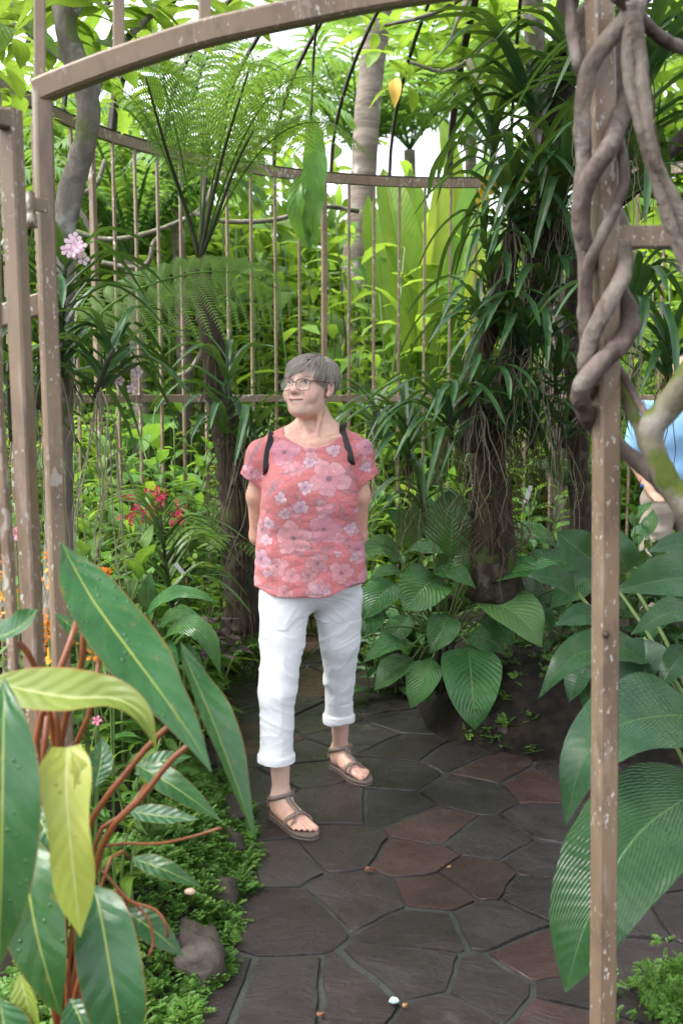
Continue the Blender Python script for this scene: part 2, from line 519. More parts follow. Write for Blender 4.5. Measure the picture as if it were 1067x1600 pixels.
L_EDGE = [(215, 1680), (262, 1605), (302, 1540), (338, 1488), (364, 1420), (380, 1350), (372, 1280), (338, 1215), (322, 1150), (332, 1105), (352, 1060), (392, 1010), (450, 992)]
R_EDGE = [(640, 985), (655, 1010), (640, 1050), (642, 1105), (664, 1147), (720, 1168), (790, 1183), (850, 1192), (950, 1196), (1067, 1200), (1300, 1215)]
edgeL = np.array([gnd(*p)[:2] for p in L_EDGE]); edgeR = np.array([gnd(*p)[:2] for p in R_EDGE])
edgeL = np.vstack([[-.62, .6], [-.58, 1.4], edgeL]); edgeR = np.vstack([edgeR, [3.4, 3.5], [3.6, .6]])
PATHP = np.vstack([edgeL, [[-.2, 6.9], [.55, 6.9]], edgeR])
def sdpoly(P, poly):
    """signed distance to polygon, negative inside"""
    P = np.asarray(P)[..., :2]
    d = np.full(P.shape[:-1], 1e9); ins = np.zeros(P.shape[:-1], bool)
    n = len(poly)
    for i in range(n):
        a, b = poly[i], poly[(i + 1) % n]
        e = b - a; v = P - a
        t = np.clip((v @ e) / (e @ e), 0, 1)
        q = v - t[..., None] * e
        d = np.minimum(d, np.linalg.norm(q, axis=-1))
        c = ((a[1] <= P[..., 1]) != (b[1] <= P[..., 1])) & (P[..., 0] < (b[0] - a[0]) * (P[..., 1] - a[1]) / (b[1] - a[1] + 1e-12) + a[0])
        ins ^= c
    return np.where(ins, -d, d)
def bed_z(x, y):
    P = np.stack([np.asarray(x, float), np.asarray(y, float)], -1)
    d = sdpoly(P, PATHP)
    P3 = np.concatenate([P, 0 * P[..., :1]], -1)
    right = P[..., 0] > .3
    hmax = np.where(right, .30, .17); run = np.where(right, .30, .22)
    u = np.clip(d / run, 0, 1); s = u * u * (3 - 2 * u)
    z = -.05 + (s > 0) * (.05 + hmax * s ** .8) + np.clip(d, 0, .3) * .18 * fbm(P3, 3.0, 3, 5)
    far = np.clip((np.hypot(P[..., 0] - .75, P[..., 1] - 4.5) - 2.3) / 1.0, 0, 1)
    return z * (1 - far) + far * (.06 + .05 * fbm(P3, .8, 2, 9))
xs = np.linspace(-5, 6, 230); ys = np.linspace(.7, 11, 230)
X, Y = np.meshgrid(xs, ys)
Z = bed_z(X, Y)
i = np.arange(229)[:, None] * 230; j = np.arange(229)[None]
bedo = link('planting_bed', mesh_np('planting_bed', np.stack([X, Y, Z], -1), np.stack([i + j, i + j + 1, i + 230 + j + 1, i + 230 + j], -1).reshape(-1, 4), M['soil']))
tag(bedo, 'raised beds of dark wet soil either side of the stone path', 'planting bed', kind='structure')

path = sheet('path', 0.0, -1.6, 4.2, .7, 7.0, M['mortar'])
tag(path, 'crazy paved path of wet purple grey slate slabs', 'path')
# clip the mortar sheet to the path outline (slightly larger)
pp = PATHP.copy(); cen = pp.mean(0)
me = bpy.data.meshes.new('path'); ring = [(float(a), float(b), 0.0) for a, b in pp]
from mathutils.geometry import tessellate_polygon
tess = tessellate_polygon([[Vector(r) for r in ring]])
me.from_pydata(ring, [], [tuple(t) for t in tess]); me.materials.append(M['mortar']); path.data = me
for p_ in me.polygons:
    if p_.normal.z < 0: p_.flip()

SEEDS = [(435, 1440, 'p'), (442, 1560, 'g'), (318, 1552, 'p'), (552, 1560, 'p'), (640, 1525, 'g'), (575, 1404, 'p'), (672, 1396, 'r'), (663, 1450, 'p'),
 (770, 1447, 'g'), (770, 1545, 'g'), (744, 1374, 'r'), (650, 1345, 'r'), (675, 1294, 'r'), (762, 1317, 'g'), (850, 1350, 'g'), (850, 1400, 'g'), (728, 1240, 'g'),
 (608, 1263, 'g'), (535, 1325, 'p'), (430, 1345, 'g'), (535, 1262, 'p'), (620, 1212, 'g'), (764, 1203, 'r'), (850, 1228, 'r'), (880, 1290, 'g'), (640, 1172, 'p'),
 (560, 1150, 'g'), (710, 1186, 'g'), (590, 1098, 'g'), (640, 1128, 'g'), (500, 1125, 'p'), (395, 1160, 'r'), (372, 1095, 'p'), (400, 1052, 'g'), (470, 1068, 'r'),
 (385, 1232, 'g'), (402, 1290, 'p'), (560, 1050, 'p'), (612, 1040, 'r'), (655, 1012, 'r'), (590, 1005, 'g'), (520, 1018, 'g'), (622, 982, 'p'), (465, 1015, 'r'),
 (900, 1560, 'p'), (1000, 1510, 'p'), (846, 1498, 'r'), (980, 1435, 'g'), (1065, 1430, 'p'), (1000, 1370, 'g'), (1050, 1300, 'r'), (960, 1245, 'r'), (1040, 1225, 'p'),
 (900, 1216, 'g'), (888, 1590, 'r'), (470, 1205, 'g'), (360, 1350, 'p'), (690, 1600, 'p'), (455, 1185, 'p'), (330, 1250, 'g'), (540, 975, 'r'), (430, 1110, 'g'), (990, 1310, 'p')]
seeds = [(*gnd(a, b)[:2], c) for a, b, c in SEEDS]
rg = random.Random(3)
for _ in range(4000):
    x, y = rg.uniform(-.9, 3.6), rg.uniform(.8, 6.9)
    if all((x - a) ** 2 + (y - b) ** 2 > (.50 if y > 3.4 else .46) ** 2 for a, b, _c in seeds):
        seeds.append((x, y, rg.choice('ppgr')))
def clip(poly, n, c):
    out = []
    for k in range(len(poly)):
        a, b = poly[k], poly[(k + 1) % len(poly)]
        da, db = a @ n - c, b @ n - c
        if da <= 0: out.append(a)
        if (da < 0) != (db < 0) and da != db: out.append(a + (b - a) * (da / (da - db)))
    return out
sp = np.array([[a, b] for a, b, _c in seeds])
sdp = sdpoly(sp, PATHP)
for k, (x, y, kind) in enumerate(seeds):
    if sdp[k] > .10: continue
    s = sp[k]
    poly = [s + np.array(v) for v in ((-.5, -.5), (.5, -.5), (.5, .5), (-.5, .5))]
    for m in np.argsort(np.linalg.norm(sp - s, axis=1))[1:22]:
        dv = sp[m] - s; L = np.linalg.norm(dv); n_ = dv / L
        gap = .0045 + .010 * rg.random() ** 2
        poly = clip(poly, n_, n_ @ (s + dv * .5) - gap)
        if len(poly) < 3: break
    if len(poly) < 3: continue
    poly = np.array(poly)
    c = poly.mean(0)
    # resample the outline, roughen it
    O = []
    for a_, b_ in zip(poly, np.roll(poly, -1, 0)):
        ns = max(1, int(round(np.linalg.norm(b_ - a_) / .045)))
        if np.linalg.norm(b_ - a_) < .012: continue
        for q_ in range(ns): O.append(a_ + (b_ - a_) * q_ / ns)
    O = np.array(O); m = len(O); q = np.zeros(m)
    if m < 5: continue
    O = O + .009 * np.stack([vnoise(np.c_[O * 9, 0 * q], 1, 1), vnoise(np.c_[O * 9, 0 * q], 1, 2)], 1) + .004 * np.stack([vnoise(np.c_[O * 31, 0 * q], 1, 3), vnoise(np.c_[O * 31, 0 * q], 1, 4)], 1)
    tilt = np.array([rg.uniform(-.005, .005), rg.uniform(-.005, .005)])
    z0 = .0065 + rg.uniform(-.0015, .003)
    rings = []
    for f, dz, flat in ((1.0, None, 0), (1.0, -.003, 1), (.988, 0, 1), (.988, 0, 1), (.62, .0004, 1), (.28, .0004, 1)):
        R_ = c + (O - c) * f
        zz = np.full(m, -.02) if dz is None else z0 + dz + (R_ - s) @ tilt + .0022 * vnoise(np.c_[R_ * 11, 0 * q], 1, 5)
        rings.append(np.c_[R_, zz])
    V = np.vstack(rings + [[[c[0], c[1], z0 + .001]]])
    jj = np.arange(m); kk = (jj + 1) % m
    Q = np.vstack([np.stack([a * m + jj, a * m + kk, (a + 1) * m + kk, (a + 1) * m + jj], -1) for a in (0, 1, 3, 4)])
    Tt = np.stack([5 * m + jj, 5 * m + kk, np.full(m, 6 * m)], -1)
    part('flagstone', V, [Q, Tt], M['stone_' + kind], path)

# ================================================================ THE ROUND STEEL CAGE
M['paint'] = paint_mat()
M['dark_iron'] = plain_mat('dark_iron', (.035, .028, .022), .5, .4, 40., .3, .3)
CC = np.array([.75, 4.5]); CR = 2.28; RAIL_Z = 2.90; MID_Z = 1.49
cage = thing('garden_cage', (CC[0], CC[1], 0), 'round brown steel cage of upright bars with a domed roof of ribs', 'cage')
def ring_pts(z, a0, a1, n=40, r=CR):
    return [(CC[0] + r * math.sin(a), CC[1] + r * math.cos(a), z) for a in np.linspace(a0, a1, n)]
A0, A1 = math.radians(-128), math.radians(118)
g_ = Geo(); bar(g_, ring_pts(RAIL_Z, A0, A1), .03, .058, (0, 0, 1)); g_.part('top_rail', M['paint'], cage)
g_ = Geo(); bar(g_, ring_pts(RAIL_Z + .034, A0, A1, r=CR + .012), .05, .012, (0, 0, 1)); g_.part('rail_cap', M['dark_iron'], cage)
g_ = Geo(); bar(g_, ring_pts(MID_Z, A0, A1), .022, .046, (0, 0, 1)); g_.part('middle_rail', M['paint'], cage)
NB = 80
for k in range(NB):
    a = A0 + (A1 - A0) * (k + .5) / 57
    if a > A1: break
    x, y = CC[0] + (CR - .004) * math.sin(a), CC[1] + (CR - .004) * math.cos(a)
    thick = (k % 10 == 4)
    wd = .032 if thick else .0165
    g_ = Geo(); bar(g_, [(x, y, .02), (x, y, RAIL_Z - .02)], wd, wd, (math.sin(a), math.cos(a), 0))
    g_.part('post' if thick else 'upright_bar', M['paint'], cage)
for k in range(36):
    a = math.radians(-1 + 10 * k)
    n_ = 14
    ph = np.linspace(0, math.pi / 2 * .97, n_)
    r = CR * np.cos(ph); z = RAIL_Z + .04 + 1.06 * np.sin(ph)
    pts = np.stack([CC[0] + .10 * (1 - np.cos(ph)) + r * math.sin(a), CC[1] + r * math.cos(a), z], 1)
    thick = k % 6 == 0
    g_ = Geo(); bar(g_, pts, .040 if thick else .020, .040 if thick else .020, (math.cos(a), -math.sin(a), 0), n=18)
    g_.part('roof_rib', M['dark_iron'], cage)
g_ = Geo(); bar(g_, [(CC[0] + .1 + .14 * math.sin(t), CC[1] + .14 * math.cos(t), RAIL_Z + 1.10) for t in np.linspace(0, 6.283, 20)], .04, .05, (0, 0, 1)); g_.part('crown_ring', M['dark_iron'], cage)

# ================================================================ GATEWAY in front of it
gw = thing('gateway', at(500, 1640, 1.95), 'weathered brown steel gateway with arched head over the path', 'gateway')
gw.location.z = 0
def YG(px): return 2.14 - .33 * (px - 66) / 880.
g_ = Geo(); bar(g_, [at(66, 126, 2.14), at(73, 400, 2.14), at(95, 1000, 2.14), at(105, 1330, 2.14)], .036, .036, (.55, -1, 0), n=14); g_.part('gate_post', M['paint'], gw)
g_ = Geo(); bar(g_, [at(935, -60, 1.81), at(938, 100, 1.81), at(946, 500, 1.81), at(945, 1000, 1.81), at(941, 1600, 1.81), at(936, 1990, 1.81)], .040, .040, (.25, -1, 0), n=18); g_.part('gate_post', M['paint'], gw)
arch_px = [(62, 143), (100, 127), (200, 90), (310, 55), (400, 34), (500, 13), (600, -7), (750, -28), (860, -30), (938, -24)]
g_ = Geo(); bar(g_, [at(a, b, YG(a)) for a, b in arch_px], .046, .046, (.25, -1, 0), n=40); g_.part('arch_bar', M['paint'], gw)
for a, y0 in ((63, 125), (186, 78), (320, 36)):
    g_ = Geo(); bar(g_, [at(a, y0, YG(a) + .004), at(a - 1.5, -300, YG(a) + .004)], .023, .023, (.25, -1, 0)); g_.part('arch_upright', M['paint'], gw)
g_ = Geo(); bar(g_, [at(a, b - 330 + (200 - abs(a - 500)) * .1, YG(a) + .004) for a, b in arch_px], .03, .03, (.25, -1, 0), n=30); g_.part('upper_arch', M['paint'], gw)
g_ = Geo(); bar(g_, [at(-150, 540, 2.17), at(72, 473, 2.17)], .026, .046, (0, 0, 1)); g_.part('side_rail', M['paint'], gw)
g_ = Geo(); bar(g_, [at(952, 371, 1.815), at(1350, 369, 1.815)], .026, .039, (0, 0, 1)); g_.part('side_rail', M['paint'], gw)
g_ = Geo(); bar(g_, [at(1300, 100, 1.82), at(1300, 1900, 1.82)], .036, .036, (0, -1, 0)); g_.part('gate_post', M['paint'], gw)
# bolt head on the right post
g_ = Geo(); b0 = at(946, 991, 1.786); tube(g_, [b0, b0 + Vector((-.002, -.010, 0))], [.0075, .006], 8, n=3); g_.part('bolt', M['dark_iron'], gw)

lf = thing('gate_leaf', at(20, 1500, 1.85), 'open steel gate leaf with beige brown uprights, hinged on the left post', 'gate')
lf.location.z = 0
g_ = Geo(); bar(g_, [at(17, 172, 1.93), at(37, 650, 1.93), at(56, 1075, 1.93), at(72, 1420, 1.93)], .034, .034, (-.35, -1, 0), n=10); g_.part('stile', M['paint'], lf)
g_ = Geo(); bar(g_, [at(-3, 640, 1.74), at(11, 830, 1.74), at(24, 1055, 1.74), at(40, 1330, 1.74)], .017, .017, (-.35, -1, 0), n=8); g_.part('upright_bar', M['paint'], lf)
g_ = Geo(); bar(g_, [at(17, 188, 1.93), at(-260, 130, 1.55)], .03, .034, (0, 0, 1)); g_.part('top_rail', M['paint'], lf)
g_ = Geo(); bar(g_, [at(-3, 655, 1.74), at(-12, 178, 1.74)], .017, .017, (-.35, -1, 0)); g_.part('upright_bar', M['paint'], lf)
for yy in (325,):
    g_ = Geo(); c = at(49, yy, 2.02); tube(g_, [c - Vector((0, 0, .030)), c + Vector((0, 0, .030))], [.009, .009], 12, n=3)
    tube(g_, [c - Vector((0, 0, .038)), c - Vector((0, 0, .012))], [.012, .012], 12, n=3)
    bar(g_, [c + Vector((-.022, .01, .012)), c + Vector((.02, .045, .012))], .008, .026, (0, 0, 1))
    g_.part('hinge', M['paint'], lf)

# ================================================================ TWINING VINE on the right post
M['vine'] = bark_mat('vine_bark', (.085, .062, .05), (.21, .175, .145), (.29, .265, .23), 16., (1, 1, .35), .75, 1.0)
M['vine_dark'] = bark_mat('vine_bark_dark', (.062, .043, .037), (.16, .122, .105), (.22, .19, .165), 16., (1, 1, .35), .7, .9)
M['vine_moss'] = bark_mat('vine_mossy', (.105, .09, .055), (.185, .165, .115), (.25, .23, .20), 13., (1, 1, .5), .85, .7, .75, (.085, .11, .018))
vn = thing('twining_vine', at(1040, 900, 1.75), 'thick woody vine twisting round the right gate post, mossy at its fork', 'vine')
vn.location.z = 0
ST = [
 ('vine', [(1010, -12, 1.74), (968, 40, 1.75), (928, 92, 1.755), (913, 140, 1.765), (909, 200, 1.775), (912, 262, 1.785), (905, 330, 1.79), (912, 400, 1.79), (915, 500, 1.80), (917, 570, 1.85)], (.019, .020, .018, .018, .017)),
 ('vine_dark', [(985, -10, 1.86), (975, 60, 1.87), (974, 130, 1.85), (966, 190, 1.79), (948, 235, 1.755), (920, 280, 1.75), (908, 325, 1.765), (914, 390, 1.79), (935, 440, 1.86)], (.020, .021, .021, .020, .017)),
 ('vine_dark', [(963, 200, 1.85), (972, 240, 1.80), (974, 285, 1.77), (956, 336, 1.755), (930, 388, 1.755), (916, 430, 1.77), (915, 480, 1.785), (921, 540, 1.80), (930, 600, 1.86)], (.012, .012, .014, .014, .012)),
 ('vine', [(942, 300, 1.86), (968, 340, 1.85), (976, 395, 1.80), (970, 435, 1.765), (940, 490, 1.755), (919, 540, 1.765), (915, 590, 1.79), (930, 640, 1.86)], (.014, .018, .019, .019, .016)),
 ('vine_dark', [(950, 430, 1.87), (970, 458, 1.84), (985, 495, 1.80), (972, 535, 1.765), (932, 574, 1.75), (908, 605, 1.755), (912, 640, 1.80), (935, 672, 1.855), (975, 705, 1.855), (1035, 755, 1.80), (1085, 812, 1.77)], (.018, .022, .023, .023, .022, .020)),
 ('vine', [(1000, -10, 1.70), (984, 70, 1.70), (990, 150, 1.70), (1008, 220, 1.69), (1028, 285, 1.69), (1046, 345, 1.70), (1075, 420, 1.70), (1096, 490, 1.67), (1102, 556, 1.63)], (.017, .018, .016, .015, .015, .018, .024)),
 ('vine', [(986, 0, 1.66), (1000, 80, 1.68), (1004, 140, 1.67), (1022, 245, 1.67), (1054, 315, 1.69), (1090, 395, 1.70), (1160, 470, 1.74), (1230, 520, 1.80), (1300, 560, 1.82)], (.013, .014, .013, .014, .013, .012, .010, .008)),
 ('vine_moss', [(1100, 550, 1.62), (1068, 600, 1.64), (1040, 640, 1.66), (1016, 672, 1.67), (1024, 715, 1.67), (1048, 762, 1.67), (1090, 830, 1.66), (1130, 1000, 1.68), (1180, 1650, 1.75)], (.027, .026, .027, .031, .029, .030, .034, .04, .05)),
 ('vine_moss', [(958, 575, 1.84), (985, 640, 1.82), (1008, 690, 1.76), (1040, 745, 1.71), (1085, 800, 1.68)], (.013, .015, .017, .018, .018)),
 ('vine_dark', [(950, 545, 1.86), (975, 590, 1.80), (1006, 645, 1.72), (1018, 668, 1.69)], (.008, .009, .009, .009)),
 ('vine_dark', [(890, -10, 1.83), (893, 40, 1.83), (900, 90, 1.81), (912, 125, 1.83), (935, 165, 1.87)], (.012, .013, .014, .014, .012)),
 ('vine_dark', [(940, -15, 1.90), (905, 30, 1.90), (908, 70, 1.90), (925, 110, 1.90)], (.016, .017, .017, .016)),
 ('vine_dark', [(960, -10, 1.72), (1000, 30, 1.76), (1035, 62, 1.80), (1080, 80, 1.85)], (.016, .015, .014, .013)),
]
for k, (mm, pts, rr) in enumerate(ST):
    g_ = Geo(); tube(g_, [at(*p) for p in pts], [r_ * .78 for r_ in rr], 16, .17, k, n=len(pts) * 14, rscale=34)
    g_.part('stem', M[mm], vn)
# ================================================================ PLANTS: materials and shared leaf meshes
M['philo'] = leaf_mat('philodendron_leaf', (.022, .085, .030), (.042, .130, .048), (.30, .36, .08), .035, .27, .16, 8, .8, .05, .32, spec=.42, spots=.35, edge=(.20, .10, .03), drops=1.)
M['philo_young'] = leaf_mat('young_leaf', (.30, .36, .060), (.38, .43, .10), (.55, .58, .25), .05, .36, .30, 9, .9, .12, .25, spots=.25, drops=1.)
M['philo_olive'] = leaf_mat('olive_leaf', (.12, .19, .03), (.19, .27, .05), (.40, .42, .15), .04, .36, .30, 9, .9, .10, .3, edge=(.35, .12, .03))
M['lily'] = leaf_mat('lily_leaf', (.032, .108, .030), (.066, .170, .050), (.14, .24, .08), .030, .27, .18, 15, 1.5, .22, .75, spots=.25, spec=.38)
M['lily_pale'] = leaf_mat('lily_leaf_pale', (.07, .18, .055), (.10, .22, .07), (.18, .28, .10), .030, .34, .22, 15, 1.5, .22, .7)
M['pleat'] = leaf_mat('pleated_leaf', (.020, .072, .028), (.040, .105, .042), (.09, .18, .07), .025, .27, .15, 26, 2.4, .18, .55, spec=.42)
M['strap'] = leaf_mat('strap_leaf', (.022, .070, .025), (.042, .110, .036), (.07, .15, .045), .03, .33, .20, 3, 0., .0, .10, spec=.34, var=.5)
M['strap_pale'] = leaf_mat('strap_leaf_pale', (.06, .13, .03), (.10, .18, .05), (.12, .2, .06), .03, .38, .25, 3, 0., .0, .10, var=.4)
M['broad'] = leaf_mat('broad_leaf', (.060, .160, .028), (.105, .225, .045), (.16, .28, .08), .03, .36, .42, 9, 1.1, .25, .45, var=.55)
M['bright'] = leaf_mat('bright_leaf', (.105, .225, .025), (.165, .285, .042), (.22, .32, .08), .03, .38, .50, 10, 1.1, .25, .4, var=.5, tcol=(.42, .60, .05))
M['paddle'] = leaf_mat('paddle_leaf', (.10, .22, .025), (.16, .28, .045), (.30, .38, .12), .045, .36, .62, 34, .55, .14, .3, var=.25, tcol=(.50, .70, .05))
M['paddle_dark'] = leaf_mat('paddle_leaf_dark', (.045, .135, .022), (.075, .19, .035), (.25, .36, .10), .05, .36, .45, 34, .55, .2, .3, var=.25, tcol=(.30, .55, .04))
M['paddle_yellow'] = leaf_mat('paddle_leaf_yellow', (.20, .27, .025), (.28, .34, .05), (.40, .42, .14), .05, .36, .6, 34, .55, .14, .3, var=.25, tcol=(.60, .70, .06))
M['fern'] = leaf_mat('fern_leaf', (.085, .195, .028), (.14, .255, .045), (.12, .2, .05), .06, .45, .48, 4, .5, .1, .2, var=.35, tcol=(.38, .60, .06))
M['fern_dark'] = leaf_mat('fern_leaf_dark', (.020, .070, .018), (.045, .115, .030), (.08, .13, .04), .06, .42, .22, 4, .5, .1, .2, var=.4)
M['moss'] = leaf_mat('ground_cover_leaf', (.045, .125, .018), (.095, .21, .030), (.11, .22, .04), .05, .55, .30, 3, .5, .0, .1, var=.6)
M['palm'] = leaf_mat('palm_leaf', (.075, .17, .05), (.13, .23, .08), (.12, .2, .08), .05, .40, .40, 3, .2, .0, .1, var=.35)
M['coleus'] = leaf_mat('purple_leaf', (.055, .030, .040), (.10, .06, .075), (.2, .16, .17), .03, .34, .12, 9, 1., .35, .5, var=.3)
M['petiole'] = plain_mat('petiole_orange', (.22, .072, .026), .38, .5, 25., .3, .1)
M['stem_green'] = plain_mat('green_stem', (.085, .14, .035), .45, .45, 25., .25, .1)
M['stem_dark'] = plain_mat('dark_stem', (.035, .038, .018), .6, .4, 25., .3, .2)
M['root'] = plain_mat('aerial_root', (.17, .155, .105), .8, .3, 40., .35, .2)
M['root_dark'] = plain_mat('aerial_root_dark', (.075, .055, .03), .85, .25, 40., .4, .2)
M['trunk_dark'] = bark_mat('dark_trunk', (.020, .015, .011), (.055, .042, .030), (.085, .075, .060), 22., (1, 1, .3), .9, 1.0, .25, (.05, .07, .015))
M['trunk_grey'] = bark_mat('grey_trunk', (.10, .088, .074), (.19, .17, .145), (.30, .29, .27), 14., (1, 1, .5), .85, .7, .4, (.09, .11, .04))
M['trunk_palm'] = bark_mat('palm_trunk', (.13, .105, .09), (.24, .20, .17), (.42, .40, .38), 7., (.35, .35, 2.2), .9, .8)
M['rock'] = bark_mat('dark_rock', (.022, .018, .015), (.06, .048, .04), (.09, .075, .065), 7., (1, 1, 1), .75, 1.2, 0)

def blade(name, parent, px, wpx, mat, pf='ovate', normal=(0, -.75, .65), **kw):
    """a leaf blade of its own whose midrib runs through the points px = [(px, py, Y) ...]; wpx its width in photo pixels"""
    P = [at(*p) for p in px]
    Ym = sum(p[2] for p in px) / len(px); zm = sum(p.z for p in P) / len(P)
    V, Q, U = leaf_grid(P, wpx * px_m(Ym, zm), pf, normal, **kw)
    return part(name, V, Q, mat, parent, uv=U)
def stalk(name, parent, px, r, mat, sides=8):
    g_ = Geo(); tube(g_, [at(*p) for p in px], r, sides, n=max(5, len(px) * 4)); return g_.part(name, mat, parent)

# ---------------------------------------------------------------- foreground philodendron (left)
ph = thing('philodendron', at(90, 1640, 1.75), 'big philodendron with long glossy paddle leaves on orange brown stalks beside the gate leaf', 'plant')
ph.location.z = .1
PB = (95, 1640, 1.72)
blade('leaf', ph, [(96, 846, 1.66), (118, 890, 1.62), (150, 945, 1.58), (205, 1020, 1.53), (268, 1105, 1.49), (308, 1165, 1.47), (331, 1208, 1.46)], 112, M['philo'], 'lance', (.52, -.66, .55), fold=.16, wave=.05, wfreq=2.6, nu=44, nv=8, seed=1, nib=.04)
blade('leaf', ph, [(282, 1002, 1.66), (300, 1050, 1.63), (330, 1120, 1.58), (366, 1215, 1.54), (398, 1308, 1.52)], 65, M['philo'], 'lance', (.70, -.62, .25), fold=.45, wave=.05, wfreq=2, nu=36, nv=7, seed=2)
blade('leaf', ph, [(-30, 1062, 1.50), (40, 1078, 1.47), (110, 1090, 1.44), (180, 1092, 1.42), (225, 1120, 1.40), (246, 1172, 1.39)], 83, M['philo_olive'], 'lance', (-.1, -.62, .78), fold=.55, wave=.14, wfreq=1.3, nu=36, nv=7, seed=3)
blade('leaf', ph, [(8, 1058, 1.42), (6, 1140, 1.36), (4, 1260, 1.32), (2, 1390, 1.31), (-2, 1520, 1.34)], 115, M['philo'], 'lance', (.30, -.86, .42), fold=.16, wave=.045, wfreq=2.8, nu=44, nv=8, seed=4)
blade('leaf', ph, [(106, 1168, 1.42), (104, 1225, 1.38), (108, 1290, 1.355), (116, 1370, 1.35), (126, 1465, 1.37)], 81, M['philo_young'], 'hastate', (.12, -.88, .42), fold=.24, wave=.12, wfreq=1.5, nu=36, nv=7, seed=5, twist=.3)
blade('leaf', ph, [(112, 1175, 1.40), (122, 1195, 1.39), (128, 1215, 1.385), (118, 1262, 1.37)], 27, M['philo_young'], 'lance', (.5, -.8, .3), fold=.3, nu=14, nv=4, seed=6)
blade('leaf', ph, [(30, 1285, 1.55), (42, 1370, 1.47), (58, 1460, 1.43), (80, 1540, 1.42), (97, 1590, 1.43)], 97, M['philo'], 'lance', (.20, -.82, .52), fold=.16, wave=.05, wfreq=2.4, nu=36, nv=7, seed=7)
blade('leaf', ph, [(146, 1385, 1.56), (158, 1430, 1.52), (170, 1500, 1.48), (184, 1580, 1.46), (196, 1660, 1.47)], 97, M['philo'], 'oblong', (.15, -.85, .50), fold=.14, wave=.05, wfreq=2.6, nu=36, nv=7, seed=8)
blade('leaf', ph, [(56, 1258, 1.60), (74, 1305, 1.56), (96, 1358, 1.54)], 50, M['philo'], 'ovate', (.1, -.8, .6), fold=.2, nu=20, nv=5, seed=9)
blade('leaf', ph, [(30, 1520, 1.52), (44, 1570, 1.50), (56, 1640, 1.50)], 52, M['philo_olive'], 'lance', (-.3, -.8, .4), fold=.4, nu=20, nv=5, seed=10)
blade('leaf', ph, [(-25, 1000, 1.60), (10, 992, 1.585), (38, 975, 1.575), (60, 952, 1.57)], 56, M['philo'], 'oblong', (.1, -.55, .83), fold=.5, wave=.1, wfreq=1, nu=24, nv=6, seed=11)
blade('leaf', ph, [(86, 958, 1.74), (130, 992, 1.72), (172, 1024, 1.70), (198, 1050, 1.70)], 40, M['philo'], 'lance', (.3, -.6, .7), fold=.3, nu=22, nv=5, seed=12)
blade('leaf', ph, [(104, 925, 1.78), (130, 965, 1.75), (160, 1010, 1.73)], 45, M['philo'], 'lance', (.5, -.6, .5), fold=.3, nu=22, nv=5, seed=13)
for k, (pts, wd) in enumerate([([(208, 1192, 1.92), (255, 1218, 1.86), (305, 1252, 1.83), (348, 1285, 1.82)], 44), ([(196, 1266, 1.86), (250, 1275, 1.83), (312, 1280, 1.80)], 34),
     ([(202, 1340, 1.84), (255, 1358, 1.80), (316, 1386, 1.79)], 34), ([(192, 1420, 1.74), (235, 1450, 1.71), (288, 1494, 1.70)], 46), ([(210, 1210, 2.0), (250, 1190, 2.0), (300, 1182, 2.02)], 34),
     ([(150, 1230, 1.9), (158, 1190, 1.92), (162, 1150, 1.95)], 40), ([(110, 1560, 1.58), (128, 1600, 1.55), (134, 1650, 1.54)], 60), ([(0, 1560, 1.5), (8, 1610, 1.48), (14, 1680, 1.48)], 80)]):
    blade('leaf', ph, pts, wd, M['philo'], 'lance', (.1, -.6, .8), fold=.25, wave=.05, nu=22, nv=5, seed=20 + k)
for pts, r in [([(62, 1058, 1.62), (45, 1022, 1.60), (28, 1002, 1.59)], .0062), ([(62, 1058, 1.62), (88, 1200, 1.64), PB], .0065),
     ([(122, 968, 1.72), (104, 1022, 1.68), (78, 1090, 1.66), (58, 1200, 1.66), PB], .0072), ([(144, 965, 1.64), (132, 978, 1.63), (128, 1040, 1.64), (104, 1120, 1.65), (92, 1240, 1.67), PB], .0068),
     ([(156, 1030, 1.70), (142, 1110, 1.68), (116, 1200, 1.68), PB], .0060), ([(292, 1112, 1.66), (242, 1155, 1.66), (200, 1205, 1.66), (156, 1262, 1.66), (128, 1340, 1.68), PB], .0068),
     ([(318, 1150, 1.64), (272, 1183, 1.63), (220, 1248, 1.63), (170, 1302, 1.65), (140, 1400, 1.68), PB], .0068), ([(75, 1120, 1.6), (70, 1240, 1.62), PB], .006), ([(84, 1085, 1.6), (92, 1180, 1.62), PB], .006),
     ([(230, 1225, 1.72), (196, 1272, 1.70), (150, 1320, 1.69), PB], .005), ([(150, 1400, 1.58), (148, 1440, 1.62), PB], .006), ([(40, 1290, 1.58), (60, 1440, 1.64), PB], .006),
     ([(100, 1640, 1.72), (108, 1560, 1.62), (102, 1500, 1.6)], .007), ([(200, 1425, 1.74), (180, 1400, 1.72), PB], .004), ([(205, 1342, 1.84), (170, 1350, 1.78), PB], .004), ([(200, 1268, 1.86), (160, 1330, 1.78), PB], .004)]:
    stalk('stalk', ph, pts, r * .82, M['petiole'])
for pts in [[(346, 1293, 1.80), (305, 1306, 1.80), (250, 1318, 1.78), (200, 1318, 1.76), (160, 1322, 1.72)], [(262, 1464, 1.66), (258, 1440, 1.66), (240, 1420, 1.67), (205, 1408, 1.68), (182, 1385, 1.69), (160, 1360, 1.7)],
            [(232, 1495, 1.66), (240, 1470, 1.67), (228, 1430, 1.68), (180, 1390, 1.7)]]:
    stalk('root', ph, pts, .0028, M['petiole'], 6)

